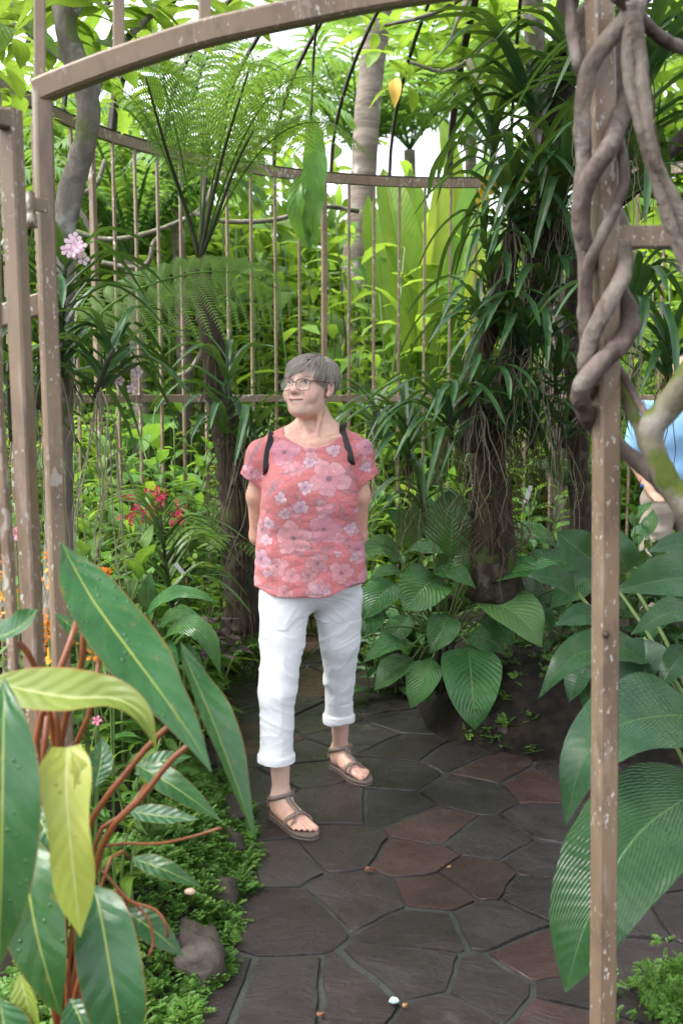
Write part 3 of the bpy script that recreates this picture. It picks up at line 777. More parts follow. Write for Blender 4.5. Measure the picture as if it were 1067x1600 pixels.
# ---------------------------------------------------------------- peace lily (middle right) on the mound
def Yd(a): return a
pl = thing('peace_lily', at(695, 1012, 4.62), 'large glossy peace lily with broad ribbed leaves on the mound beside the walking woman', 'plant')
PLB = (694, 1012, 4.60)
LILY = [  # midrib, width, material, normal, pf
 ([(703, 872, 4.42), (706, 820, 4.40), (704, 762, 4.46)], 66, 'lily', (-.1, -.93, .35), 'broad'),
 ([(630, 864, 4.45), (660, 858, 4.35), (694, 864, 4.28)], 38, 'lily', (0, -.5, .85), 'ovate'),
 ([(686, 900, 4.40), (662, 918, 4.30), (630, 955, 4.26)], 66, 'lily', (-.2, -.85, .5), 'broad'),
 ([(678, 890, 4.36), (712, 896, 4.28), (744, 920, 4.24)], 34, 'lily', (.1, -.6, .8), 'ovate'),
 ([(764, 912, 4.40), (800, 894, 4.28), (850, 890, 4.18), (902, 906, 4.14)], 52, 'lily', (.1, -.62, .78), 'ovate'),
 ([(750, 938, 4.36), (795, 952, 4.22), (825, 978, 4.16), (846, 1012, 4.14)], 74, 'lily_pale', (.35, -.72, .6), 'broad'),
 ([(732, 1008, 4.40), (736, 1060, 4.26), (740, 1105, 4.20), (748, 1148, 4.18)], 78, 'lily', (.02, -.9, .42), 'ovate'),
 ([(732, 992, 4.46), (760, 998, 4.40), (790, 1022, 4.38)], 44, 'lily', (.2, -.7, .65), 'ovate'),
 ([(772, 852, 4.55), (810, 833, 4.45), (845, 838, 4.38), (874, 858, 4.34)], 40, 'lily', (.1, -.6, .8), 'lance'),
 ([(642, 1010, 4.45), (610, 1006, 4.36), (566, 1036, 4.30)], 32, 'lily', (-.2, -.55, .8), 'lance'),
 ([(676, 1028, 4.40), (660, 1062, 4.30), (641, 1108, 4.28)], 44, 'lily', (-.3, -.85, .4), 'lance'),
 ([(645, 1028, 4.45), (615, 1046, 4.35), (584, 1080, 4.30)], 40, 'lily', (-.3, -.7, .6), 'lance'),
 ([(628, 872, 4.60), (596, 856, 4.55), (562, 866, 4.52)], 44, 'lily', (-.1, -.6, .8), 'lance'),
 ([(618, 912, 4.55), (592, 932, 4.48), (566, 970, 4.45)], 52, 'lily', (-.4, -.75, .5), 'ovate'),
 ([(632, 895, 4.45), (605, 892, 4.42), (576, 906, 4.40)], 22, 'lily', (-.1, -.5, .85), 'lance'),
 ([(806, 884, 4.42), (850, 874, 4.34), (932, 892, 4.25)], 38, 'lily', (.1, -.6, .8), 'lance'),
 ([(930, 900, 4.30), (895, 918, 4.24), (858, 952, 4.20)], 40, 'lily', (-.3, -.8, .5), 'lance'),
 ([(820, 940, 4.48), (845, 960, 4.42), (862, 992, 4.40)], 40, 'lily', (.3, -.75, .5), 'ovate'),
 ([(650, 1040, 4.5), (660, 1070, 4.45), (672, 1100, 4.42)], 34, 'lily', (.0, -.85, .4), 'lance'),
 ([(690, 900, 4.55), (720, 860, 4.55), (760, 845, 4.56)], 40, 'lily', (.0, -.8, .6), 'ovate'),
 ([(728, 905, 4.62), (760, 880, 4.6), (792, 872, 4.58)], 44, 'lily', (.0, -.8, .6), 'ovate'),
 ([(640, 960, 4.62), (620, 985, 4.55), (590, 1000, 4.5)], 36, 'lily', (-.2, -.7, .6), 'lance'),
 ([(650, 850, 4.62), (630, 815, 4.6), (604, 800, 4.6)], 44, 'lily', (-.2, -.8, .55), 'ovate'),
 ([(672, 838, 4.66), (664, 800, 4.66), (650, 770, 4.68)], 46, 'lily', (-.2, -.9, .4), 'ovate'),
 ([(735, 850, 4.6), (752, 815, 4.58), (776, 800, 4.58)], 46, 'lily', (.2, -.85, .45), 'ovate'),
 ([(700, 960, 4.3), (690, 985, 4.24), (672, 1022, 4.22)], 42, 'lily', (-.1, -.85, .5), 'ovate'),
 ([(760, 960, 4.42), (780, 975, 4.36), (800, 1010, 4.33)], 44, 'lily', (.2, -.8, .5), 'ovate'),
 ([(790, 930, 4.5), (830, 925, 4.44), (872, 945, 4.4)], 40, 'lily', (.1, -.65, .75), 'ovate'),
 ([(600, 945, 4.5), (580, 965, 4.46), (570, 1000, 4.44)], 40, 'lily', (-.3, -.8, .5), 'lance'),
 ([(720, 935, 4.5), (735, 905, 4.5), (737, 865, 4.52)], 22, 'lily_pale', (.7, -.6, .2), 'lance'),
]
for k, (pts, wd, mm, nn, pf) in enumerate(LILY):
    blade('leaf', pl, pts, wd * 1.25, M[mm], pf, nn, fold=.22, wave=.07, wfreq=1.6, pleat=.018, npl=15, slope=1.5, nu=30, nv=7, seed=40 + k)
    b = pts[0]
    mid = ((b[0] * .55 + PLB[0] * .45) , (b[1] * .5 + PLB[1] * .5) - 18, (b[2] + PLB[2]) / 2)
    stalk('stalk', pl, [b, mid, (PLB[0] + RND.uniform(-12, 12), PLB[1], PLB[2])], .0042, M['stem_green'])
stalk('stalk', pl, [(765, 830, 4.45), (740, 885, 4.50), (712, 945, 4.55), PLB], .004, M['stem_green'])
stalk('stalk', pl, [(560, 1000, 4.4), (610, 980, 4.45), (660, 985, 4.52), PLB], .004, M['stem_green'])
g_ = Geo()
for k in range(7):
    a = k * .9; tube(g_, [at(*PLB) + Vector((.03 * math.cos(a), .03 * math.sin(a), .06)), at(*PLB) + Vector((.05 * math.cos(a), .05 * math.sin(a), -.20))], [.012, .016], 7, n=4)
g_.part('crown_base', M['stem_dark'], pl)

# ---------------------------------------------------------------- pleated leaves (right, near)
pr = thing('pleated_palm_grass', at(1130, 1330, 2.55), 'palm grass with very large pleated blue green leaves behind the right gate post', 'plant')
pr.location.z = .15
PRB = (1135, 1250, 2.55)
PLT = [
 ([(1100, 1120, 2.40), (1040, 1118, 2.25), (965, 1135, 2.12), (910, 1190, 2.06), (881, 1294, 2.04)], 150, (.02, -.62, .75), 'ovate', 24),
 ([(1110, 1222, 2.20), (1010, 1290, 2.02), (950, 1370, 1.93), (912, 1450, 1.89), (882, 1552, 1.87)], 178, (-.30, -.74, .58), 'broad', 24),
 ([(1010, 1018, 2.75), (950, 1012, 2.62), (890, 1030, 2.52), (840, 1092, 2.48)], 82, (-.15, -.68, .72), 'ovate', 20),
 ([(1110, 905, 2.75), (1045, 905, 2.62), (960, 922, 2.54)], 96, (.0, -.75, .66), 'ovate', 22),
 ([(1110, 955, 2.60), (1045, 958, 2.48), (984, 992, 2.42)], 66, (-.1, -.6, .8), 'ovate', 18),
 ([(935, 962, 3.0), (905, 962, 2.94), (866, 978, 2.90)], 44, (-.1, -.75, .6), 'ovate', 14),
 ([(1005, 996, 2.75), (1008, 1030, 2.68), (1000, 1072, 2.66)], 62, (.0, -.9, .35), 'ovate', 16),
 ([(910, 1025, 2.85), (900, 1060, 2.80), (888, 1098, 2.79)], 40, (-.2, -.85, .4), 'lance', 12),
 ([(972, 1012, 2.70), (955, 1055, 2.62), (936, 1105, 2.60)], 70, (-.1, -.88, .4), 'lance', 16),
 ([(960, 1030, 2.85), (930, 1060, 2.8), (915, 1120, 2.8)], 50, (-.2, -.85, .4), 'lance', 14),
 ([(978, 895, 2.95), (968, 860, 2.92), (958, 820, 2.95)], 56, (-.1, -.9, .35), 'ovate', 16),
 ([(940, 885, 3.1), (905, 860, 3.05), (868, 830, 3.06)], 70, (-.2, -.85, .5), 'broad', 16),
 ([(1080, 1010, 2.7), (1050, 1040, 2.62), (1030, 1080, 2.6)], 46, (.0, -.8, .5), 'lance', 14),
 ([(1120, 870, 3.0), (1070, 850, 2.95), (1010, 862, 2.9)], 46, (.0, -.7, .7), 'lance', 14),
 ([(1130, 1150, 2.35), (1180, 1200, 2.2), (1240, 1320, 2.1)], 150, (.2, -.7, .6), 'ovate', 24),
 ([(900, 925, 3.2), (870, 905, 3.15), (822, 900, 3.12)], 52, (-.1, -.7, .7), 'ovate', 14),
]
for k, (pts, wd, nn, pf, npl) in enumerate(PLT):
    big = wd > 110
    blade('leaf', pr, pts, wd, M['pleat'], pf, nn, fold=.20, wave=.05, wfreq=1.4, pleat=.016 if big else .02, npl=npl * 1.25, slope=2.4, nu=110 if big else 60, nv=14 if big else 8, seed=80 + k, nib=.03)
    b = pts[0]
    stalk('stalk', pr, [b, ((b[0] + PRB[0]) / 2 + 10, (b[1] + PRB[1]) / 2 - 10, (b[2] + PRB[2]) / 2), (PRB[0] + RND.uniform(-15, 15), 1340, 2.55)], .006, M['stem_green'])

# ---------------------------------------------------------------- strap-leaved orchids (vandas)
STRAP = []
for k, (up, dr, wd) in enumerate([(.30, .30, .105), (.20, .55, .10), (.38, .12, .105), (.12, .70, .095), (.26, .42, .115)]):
    pts = [(0, 0, 0), (.22, .01 * k, up * .55), (.50, .02 * k, up), (.78, .03 * k, up - dr * .42), (.98, .02 * k, up - dr * 1.1)]
    V, Q, U = leaf_grid([Vector(p) for p in pts], wd, 'strap', (0, 0, 1), fold=.42, nu=12, nv=2, seed=k)
    STRAP.append({m: mesh_np('leaf', V, Q, M[m], uv=U) for m in ('strap', 'strap_pale')})
def vanda(base, tip, n, length, label, roots=0, rootlen=.4, seed=0, two_rank=.55, az=0., mat='strap', name='vanda_orchid', lift=.0):
    base, tip = Vector(base), Vector(tip)
    t = thing(name, base, label, 'orchid')
    rg = random.Random(seed)
    ax = (tip - base)
    g_ = Geo(); tube(g_, [base, base.lerp(tip, .5) + Vector((rg.uniform(-.01, .01), rg.uniform(-.01, .01), 0)), tip], [.009, .008, .005], 7, n=6); g_.part('stem', M['stem_dark'], t)
    for k in range(n):
        f = (k + .3) / n
        p = ax * f
        a = az + (k % 2) * math.pi + rg.uniform(-two_rank, two_rank)
        d = Vector((math.cos(a), math.sin(a), lift + .30 * f + rg.uniform(-.12, .12)))
        L = length * rg.uniform(.8, 1.12) * (1 - .35 * max(0, f - .6))
        link('leaf', rg.choice(STRAP)[mat], t, m4(p, d, (0, 0, 1), L))
    if roots:
        g_ = Geo()
        for k in range(roots):
            p = base + ax * rg.uniform(0, .5)
            d = Vector((rg.uniform(-1, 1), rg.uniform(-1, 1), 0)) * .09
            L = rootlen * rg.uniform(.5, 1.2)
            pts = [p, p + d * .6 + Vector((0, 0, -L * .2)), p + d + Vector((rg.uniform(-.03, .03), 0, -L * .6)), p + d * 1.1 + Vector((rg.uniform(-.06, .06), 0, -L))]
            tube(g_, [Vector(q) + Vector((rg.uniform(-.012, .012), rg.uniform(-.012, .012), 0)) * (i_ > 0) for i_, q in enumerate(spline(pts, 8))], [.0022, .0020, .0016, .0010], 5, n=22)
        o = g_.part('roots', M['root'] if seed % 2 else M['root_dark'], t, kind='stuff')
    return t

# left: clump hung at the gate, with pale dangling roots
vanda(at(96, 590, 2.75), at(104, 395, 2.75), 26, .30, 'dark strap leaved orchid behind the left gate post, below the lilac flowers', 7, .75, 1, .75, .4)
vanda(at(150, 620, 2.7), at(178, 545, 2.62), 16, .27, 'strap leaved orchid right of the left gate post, white roots hanging to the bed', 9, .85, 3, 1.0, .2)
vanda(at(60, 640, 2.75), at(62, 470, 2.75), 18, .32, 'strap leaved orchid seen between the gate leaf and the left gate post', 6, .7, 5, 1.1, 1.)
vanda(at(20, 690, 2.9), at(14, 560, 2.9), 12, .30, 'dark strap leaved orchid at the edge of the gate leaf', 4, .6, 7, 1.1, .6)
# on the tree fern trunk
vanda(at(352, 690, 4.3), at(356, 560, 4.3), 18, .34, 'rosette of arching strap leaves on the middle of the tree fern trunk', 14, .5, 8, 1.5, .3)
vanda(at(385, 700, 4.25), at(392, 655, 4.22), 10, .36, 'lower orchid on the tree fern trunk, left of the shoulder of the woman', 8, .5, 9, 1.5, .3)
# on the dark orchid tree, right
VR = [((845, 200, 4.0), (815, 128, 3.95), 22, .50, .9, 'topmost orchid of the dark tree, long arching straps against the bright palms'),
 ((800, 365, 4.0), (792, 290, 3.95), 20, .40, 1.2, 'strap leaved orchid on the dark tree just under the cage top rail'),
 ((770, 460, 4.1), (752, 350, 4.05), 16, .27, .8, 'small upright orchid on the dark tree beside the yellow green paddle leaves'),
 ((850, 330, 4.1), (840, 250, 4.05), 18, .40, 1.5, 'strap leaved orchid high on the dark tree behind the twisted vine'),
 ((845, 430, 4.2), (842, 360, 4.15), 14, .36, 1.5, 'dark orchid tuft halfway up the orchid tree'),
 ((800, 560, 4.1), (810, 505, 4.05), 14, .42, 1.3, 'orchid with straps hanging below the fork of the dark tree'),
 ((705, 690, 4.0), (698, 628, 3.9), 20, .34, 1.5, 'glossy orchid clump leaning from the dark tree towards the woman'),
 ((750, 640, 3.95), (745, 590, 3.9), 12, .30, 1.5, 'orchid clump at the old leaf stubs on the dark trunk'),
 ((640, 740, 4.35), (632, 650, 4.3), 20, .34, 1.5, 'strap leaved orchid right behind the shoulder of the woman in pink'),
 ((660, 800, 4.5), (655, 740, 4.5), 14, .30, 1.5, 'dark orchid clump low behind the peace lily'),
 ((590, 690, 4.9), (585, 630, 4.9), 14, .36, 1.5, 'orchid clump between the woman and the dark tree at the middle rail'),
 ((985, 250, 3.4), (985, 180, 3.4), 18, .42, 1.5, 'orchid clump behind the right gate post under the cage dome'),
 ((1010, 120, 3.3), (1015, 50, 3.3), 16, .42, 1.5, 'topmost orchid clump behind the hanging vine stems'),
 ((990, 510, 3.6), (988, 440, 3.55), 18, .36, 1.5, 'orchid clump just below the side rail beyond the twisted vine'),
 ((1045, 600, 3.7), (1045, 530, 3.7), 18, .36, 1.5, 'orchid with broad hanging straps above the mossy vine fork'),
 ((905, 150, 3.8), (900, 70, 3.8), 16, .46, 1.5, 'orchid clump behind the top of the twisted vine'),
 ((870, 620, 4.2), (868, 560, 4.15), 12, .34, 1.5, 'orchid clump on the second stem of the dark tree'),
 ((965, 330, 3.7), (962, 270, 3.7), 14, .36, 1.5, 'orchid tuft beyond the right gate post at the cage rail'),
 ((760, 520, 4.0), (748, 470, 3.95), 14, .34, 1.5, 'orchid clump on the lower limb of the dark tree, left side'),
 ((830, 560, 4.0), (828, 500, 3.95), 16, .36, 1.5, 'orchid clump covering the main trunk of the dark tree at mid height'),
 ((800, 680, 4.1), (800, 630, 4.05), 16, .34, 1.5, 'orchid clump low on the main trunk above the hanging brown roots'),
 ((860, 480, 4.1), (862, 420, 4.05), 16, .38, 1.5, 'orchid clump where the dark tree forks towards the vine'),
 ((770, 250, 4.2), (765, 180, 4.15), 14, .38, 1.5, 'loose orchid at the left edge of the dark tree top'),
 ((880, 330, 4.0), (880, 270, 3.95), 16, .40, 1.5, 'orchid tuft at the upper trunk just left of the twisted vine'),
 ((830, 700, 4.2), (836, 660, 4.15), 12, .30, 1.5, 'orchid tuft at the foot of the dark trunk above the mound'),
 ((880, 700, 4.3), (880, 650, 4.3), 12, .26, 1.5, 'thin leaved orchid above the white plant label on the mound')]
for k, (b, t_, n, L, tr_, lab) in enumerate(VR):
    vanda(at(*b), at(*t_), n, L, lab, 10 if b[1] > 300 else 6, .45, 20 + k, tr_, RND.uniform(0, 6))
# ================================================================ TREES
def fern_frond(rachis, plen, npairs, normal=(0, 0, 1), droop=.25, nleaf=11, wleaf=.0, seed=0, cone=1.0, fat=.34, start=.12):
    """bipinnate frond: pinnae along the rachis, each carrying pairs of small leaflets"""
    rg = np.random.RandomState(seed)
    C = spline(rachis, 60)
    T = norm(np.gradient(C, axis=0)); N0 = np.array(normal, float)
    S = norm(np.cross(T, N0)); N = np.cross(S, T)
    geo = Geo()
    # rachis: thin 3-sided tube
    tube(geo, C[::6], [.006, .004, .0015], 5, n=24)
    pos, dr, up, sc = [], [], [], []
    for k in range(npairs):
        f = start + (1 - start) * (k + .5) / npairs
        i = min(59, int(f * 59))
        ln = plen * (np.sin(math.pi * min(1, (f - start) / (1 - start) * .80 + .17)) ** .75 if cone else 1)
        for sgn in (-1, 1):
            L = ln * rg.uniform(.9, 1.08)
            m = nleaf
            t = np.linspace(.04, 1, m)
            d0 = norm(S[i] * sgn + T[i] * (.35 + .3 * f) + N[i] * .12)
            # pinna midrib droops under gravity
            P = C[i] + d0 * (t * L)[:, None] + np.array([0, 0, -1.0]) * (droop * L * t ** 2)[:, None]
            Tp = norm(np.gradient(P, axis=0))
            Np = N[i]
            Sp = norm(np.cross(Tp, Np))
            wl = L * fat * (1 - t * .85) * (.55 + .45 * np.minimum(1, t * 5)) + .002
            step = L / m
            for sg2 in (-1, 1):
                d = norm(Sp * sg2 + Tp * .45 - Np * .15)
                a = P; b = P + d * wl[:, None]
                h = Tp * (step * .42)
                q = np.stack([a - h * .9, a + h * .9, b + h * .45, b - h * .15], 1).reshape(-1, 3)
                qi = np.arange(m * 4).reshape(m, 4)
                geo.add(q, qi, U=np.tile(np.array([[0.1, .45], [0.1, .55], [.9, .6], [.9, .4]]), (m, 1)))
            # pinna midrib strip
            h = Sp * .0012
            q = np.concatenate([P - h, P + h]); ii = np.arange(m - 1)
            geo.add(q, np.stack([ii, ii + 1, ii + 1 + m, ii + m], -1), U=np.full((2 * m, 2), .5))
    return geo

tf = thing('tree_fern', at(378, 960, 4.5), 'tree fern with a dark slender trunk and light green feathery fronds behind the woman', 'tree fern')
g_ = Geo(); tube(g_, [at(380, 985, 4.5), at(374, 880, 4.5), (at(360, 720, 4.48)), at(340, 600, 4.45), at(324, 490, 4.42), at(312, 405, 4.40)], [.085, .075, .066, .058, .05, .045], 18, .22, 3, n=60, rscale=30); g_.part('trunk', M['trunk_dark'], tf)
g_ = Geo()
for k in range(150):
    f = RND.uniform(0, .95); c = spline([at(380, 985, 4.5), at(374, 880, 4.5), at(360, 720, 4.48), at(340, 600, 4.45), at(324, 490, 4.42)], 40)[int(f * 39)]
    a = RND.uniform(0, 6.28); r = .065 + .02 * (1 - f); d = np.array([math.cos(a), math.sin(a), 0])
    L = RND.uniform(.06, .2)
    tube(g_, [c + d * r * .8, c + d * (r + .02) - np.array([0, 0, L * .4]), c + d * (r + .03 * RND.random()) - np.array([0, 0, L])], [.003, .002, .001], 4, n=5, cap=False)
g_.part('trunk_fibres', M['root_dark'], tf, kind='stuff')
FC = (312, 408, 4.40)
FR = [([(226, 112, 3.9), (262, 240, 4.1), FC], 1), ([(386, 112, 4.0), (350, 250, 4.2), FC], 1), ([(392, 200, 3.9), (358, 300, 4.2), FC], 1), ([(268, 250, 5.0), (290, 330, 4.7), FC], 1)]
def arch(a, b, rise, n=6):
    a, b = np.array(a), np.array(b)
    return [a + (b - a) * t + np.array([0, 0, rise * 4 * t * (1 - t)]) for t in np.linspace(0, 1, n)]
fc = np.array(at(*FC))
for k, (tip, rise, L) in enumerate([((150, 130, 4.3), .22, .24), ((215, 70, 4.2), .22, .26), ((420, 90, 4.2), .24, .26), ((520, 130, 4.1), .28, .26), ((575, 235, 4.2), .30, .25),
        ((330, 40, 5.4), .25, .28), ((480, 240, 5.3), .34, .24)]):
    ra = arch(fc, at(*tip), rise)
    fern_frond(ra, L, 19, droop=.36, nleaf=14, seed=k, start=.36, fat=.13).part('frond', M['fern'], tf)
for k, (pts) in enumerate([[FC, (292, 330, 4.35), (262, 240, 4.15), (228, 120, 3.95)], [FC, (330, 320, 4.3), (352, 230, 4.2), (388, 112, 4.05)], [FC, (342, 330, 4.3), (368, 260, 4.2), (395, 205, 4.1)], [FC, (318, 330, 4.4), (325, 240, 4.6)]]):
    stalk('frond_stalk', tf, pts, [.011, .008, .006, .004], M['stem_dark'])

sf = thing('arching_fern', at(120, 640, 3.35), 'fern whose single long feathery frond arches sideways in front of the tree fern trunk', 'fern')
ra = [at(118, 560, 3.42), at(150, 500, 3.42), at(192, 464, 3.43), at(262, 436, 3.45), at(332, 424, 3.48), at(402, 434, 3.5), at(462, 470, 3.52)]
fern_frond(ra, .185, 17, normal=(0, -.85, .5), droop=.55, nleaf=26, seed=50, start=.14, fat=.22).part('frond', M['fern'], sf)
fern_frond([at(118, 560, 3.42), at(120, 500, 3.6), at(150, 450, 3.9), at(200, 440, 4.2)], .15, 18, droop=.5, nleaf=14, seed=51, fat=.15).part('frond', M['fern'], sf)
stalk('frond_stalk', sf, [(118, 560, 3.42), (112, 620, 3.40), (104, 720, 3.38), (100, 900, 3.36)], .005, M['stem_dark'])

def small_fern(px, n, L, label, mat='fern', seed=0, rise=.5, el=.5):
    b = at(*px); t = thing('fern', b, label, 'fern'); rg = random.Random(seed)
    for k in range(n):
        a = 6.283 * k / n + rg.uniform(-.3, .3); l = L * rg.uniform(.75, 1.15)
        tip = np.array(b) + l * np.array([math.cos(a), math.sin(a), el * rg.uniform(.2, 1.0)])
        fern_frond(arch(np.array(b), tip, l * .30), l * .24, 14, droop=.3, nleaf=8, seed=seed * 31 + k, start=.15, fat=.30).part('frond', M[mat], t)
    return t
small_fern((352, 868, 4.65), 13, .36, 'low feathery fern at the tree fern foot, left of the elbow of the woman', 'fern', 1, el=.55)
small_fern((880, 760, 4.6), 8, .26, 'thin fern on the mound behind the right gate post', 'fern_dark', 2)

# slender pale-barked tree at the left, its crown against the sky
st = thing('slender_tree', at(95, 960, 3.1), 'slender grey barked tree curving up behind the left gate post with large pale green leaves', 'tree')
g_ = Geo(); tube(g_, [at(92, 1000, 3.1), at(94, 700, 3.08), at(99, 400, 3.05), (at(108, 310, 3.03)), at(130, 235, 3.02), at(139, 170, 3.02), at(122, 105, 3.03), at(103, 45, 3.05), at(90, -60, 3.1), at(70, -200, 3.1)], [.05, .046, .042, .040, .038, .036, .034, .033, .030, .026], 16, .13, 5, n=90, rscale=20); g_.part('trunk', M['trunk_grey'], st)
for pts in ([(139, 170, 3.02), (150, 140, 3.1), (170, 90, 3.3), (240, 20, 3.6), (300, -40, 3.9)], [(90, -60, 3.1), (40, -20, 3.2), (-30, -60, 3.3)], [(122, 105, 3.03), (60, 60, 3.2), (20, 40, 3.4), (-30, 60, 3.5)], [(103, 45, 3.05), (130, 0, 3.2), (190, -60, 3.4)]):
    stalk('branch', st, pts, [.018, .014, .010, .007], M['trunk_grey'])
def rosette_meshes(mat, pf, wd, fold=.2, n=4, droop=.25):
    r = []
    for k in range(n):
        V, Q, U = leaf_grid([Vector((0, 0, 0)), Vector((.3, .02 * k, .06)), Vector((.65, -.02 * k, .03 - droop * .25)), Vector((1, .01, -droop * (.6 + .25 * k)))], wd, pf, (0, 0, 1), fold=fold, wave=.06, wfreq=1.3, nu=9, nv=2, seed=k)
        r.append(mesh_np('leaf', V, Q, M[mat], uv=U))
    return r
RB = rosette_meshes('bright', 'obovate', .30)
RBR = rosette_meshes('broad', 'ovate', .36)
RBL = rosette_meshes('bright', 'lance', .26)
RDK = rosette_meshes('broad', 'lance', .24)
RLI = rosette_meshes('lily', 'ovate', .40, .22)
def rosette(parent, p, n, L, rg, meshes, up=(0, 0, 1), spread=1.0, name='leaf'):
    off = Vector(parent.location); p = Vector(p)
    up = Vector(up).normalized()
    x = up.orthogonal().normalized(); y = up.cross(x)
    a0 = rg.uniform(0, 6.28)
    for k in range(n):
        a = a0 + 2.4 * k
        el = rg.uniform(-.25, .75) * spread
        d = (x * math.cos(a) + y * math.sin(a)) * math.cos(el) + up * math.sin(el)
        link(name, rg.choice(meshes), parent, m4(p - off + d * .012, d, up + Vector((rg.uniform(-.4, .4), rg.uniform(-.4, .4), .3)), L * rg.uniform(.7, 1.15)))
rg = random.Random(21)
for (a, b, Y_) in [(20, 15, 3.2), (60, 55, 3.3), (5, 105, 3.5), (112, 25, 3.4), (30, 150, 3.9), (155, 75, 3.5), (180, 10, 3.5), (240, 25, 3.6), (285, 5, 3.8), (60, -10, 3.0), (20, 205, 4.2), (215, 110, 4.3), (95, 100, 4.2), (140, -20, 3.2), (340, 20, 4.2), (15, 60, 2.9), (190, 170, 4.6), (70, 130, 4.4), (380, -15, 4.4), (250, 60, 4.4)]:
    rosette(st, at(a, b, Y_), 9, .22, rg, RB)

# broad-leaved tree over the back of the cage, its boughs hang in from the right
bt = thing('frangipani_tree', at(870, 860, 6.9), 'tree behind the cage whose leafy boughs hang bright green across the top of the view', 'tree')
g_ = Geo(); tube(g_, [at(880, 900, 6.95), at(872, 600, 6.9), at(850, 300, 6.8), at(835, 60, 6.6), at(810, -200, 6.3)], [.11, .10, .085, .07, .06], 14, .12, 6, n=40); g_.part('trunk', M['trunk_grey'], bt)
for pts in ([(840, 130, 6.6), (810, 80, 6.2), (770, 60, 5.9), (730, 95, 5.7), (690, 112, 5.6), (640, 96, 5.6)], [(812, -100, 6.4), (740, -20, 6.0), (680, 20, 5.8), (600, 40, 5.8)], [(730, 95, 5.7), (745, 120, 5.6), (760, 140, 5.5)], [(740, -20, 6.0), (715, 30, 5.6), (705, 60, 5.5)]):
    stalk('bough', bt, pts, [.022, .018, .014, .009], M['trunk_grey'])
for (a, b, Y_, L) in [(618, 92, 5.6, .30), (660, 58, 5.7, .30), (690, 18, 5.6, .30), (722, 62, 5.6, .30), (758, 104, 5.5, .30), (590, 52, 5.8, .28), (640, 132, 5.6, .28), (702, 118, 5.6, .26), (775, 32, 5.7, .30), (800, 84, 5.8, .30),
        (650, 5, 5.9, .3), (740, 6, 5.8, .3), (705, 45, 5.3, .30), (780, 150, 5.6, .28), (830, 30, 6.0, .3), (560, 15, 6.0, .3), (755, 55, 5.9, .3), (720, -10, 5.5, .3), (680, 85, 5.9, .28), (770, -5, 5.5, .3), (800, 10, 6.2, .3), (600, -5, 5.8, .3)]:
    rosette(bt, at(a, b, Y_ + .7), 7, L * .92, rg, RB)
blade('dying_leaf', bt, [(616, 122, 5.5), (618, 142, 5.48), (616, 170, 5.5)], 22, plain_mat('yellow_leaf', (.62, .40, .06), .5, .4, 30., .2), 'ovate', (-.3, -.8, .3), nu=10, nv=3)

# dark orchid tree on the mound (right)
ot = thing('orchid_tree', at(775, 850, 4.35), 'dark mossy forked tree hung with strap leaved orchids and brown roots on the mound', 'tree')
def trunk(parent, pts, rr, seed, mat='trunk_dark', n=60, rough=.2, name='trunk'):
    g_ = Geo(); tube(g_, [at(*p) for p in pts], rr, 18, rough, seed, n=n, rscale=16); return g_.part(name, M[mat], parent)
trunk(ot, [(775, 930, 4.4), (768, 800, 4.35), (765, 720, 4.32), (776, 640, 4.30), (802, 560, 4.25), (836, 460, 4.2), (860, 330, 4.15), (872, 180, 4.1), (885, 20, 4.1), (895, -120, 4.1)], [.13, .09, .075, .07, .07, .065, .06, .055, .045, .04], 1)
trunk(ot, [(742, 700, 4.2), (735, 620, 4.15), (745, 570, 4.12), (766, 500, 4.1), (785, 440, 4.1), (800, 375, 4.1), (806, 325, 4.12)], [.07, .06, .052, .045, .042, .04, .03], 2, name='limb')
trunk(ot, [(915, 940, 4.5), (905, 780, 4.45), (900, 650, 4.4), (893, 520, 4.4), (900, 400, 4.4), (930, 250, 4.4), (950, 90, 4.4)], [.06, .05, .042, .038, .035, .035, .03], 3, name='limb')
trunk(ot, [(838, 450, 4.2), (880, 380, 4.15), (930, 330, 4.0), (990, 290, 3.9), (1080, 200, 3.9)], [.05, .045, .04, .035, .03], 4, n=30, name='limb')
g_ = Geo()
rg2 = random.Random(5)
cen_ = spline([at(775, 850, 4.33), at(765, 720, 4.30), at(776, 640, 4.28), at(802, 560, 4.23), at(836, 460, 4.18), at(860, 330, 4.13), at(875, 150, 4.1)], 60)
for k in range(140):
    f = min(1, abs(rg2.gauss(.2, .26))); c = cen_[int(f * 59)]
    a = rg2.uniform(0, 6.28); d = np.array([math.cos(a), math.sin(a), 0]); r = .075
    L = rg2.uniform(.05, .26)
    tube(g_, [c + d * r * .9, c + d * (r + rg2.uniform(.02, .10)) - np.array([0, 0, L * .3]), c + d * (r + rg2.uniform(-.01, .08)) + np.array([rg2.uniform(-.05, .05), 0, -L * .65]), c + d * (r + rg2.uniform(0, .12)) - np.array([rg2.uniform(-.06, .06), 0, L])], [.0032, .0028, .002, .001], 4, n=8, cap=False)
for k in range(36):
    p = np.array(at(rg2.uniform(810, 930), rg2.uniform(520, 640), rg2.uniform(4.1, 4.5))); L = rg2.uniform(.2, .55)
    tube(g_, [p, p + np.array([rg2.uniform(-.03, .03), 0, -L * .5]), p + np.array([rg2.uniform(-.05, .05), 0, -L])], [.003, .0025, .001], 4, n=8, cap=False)
g_.part('hanging_roots', M['root_dark'], ot, kind='stuff')

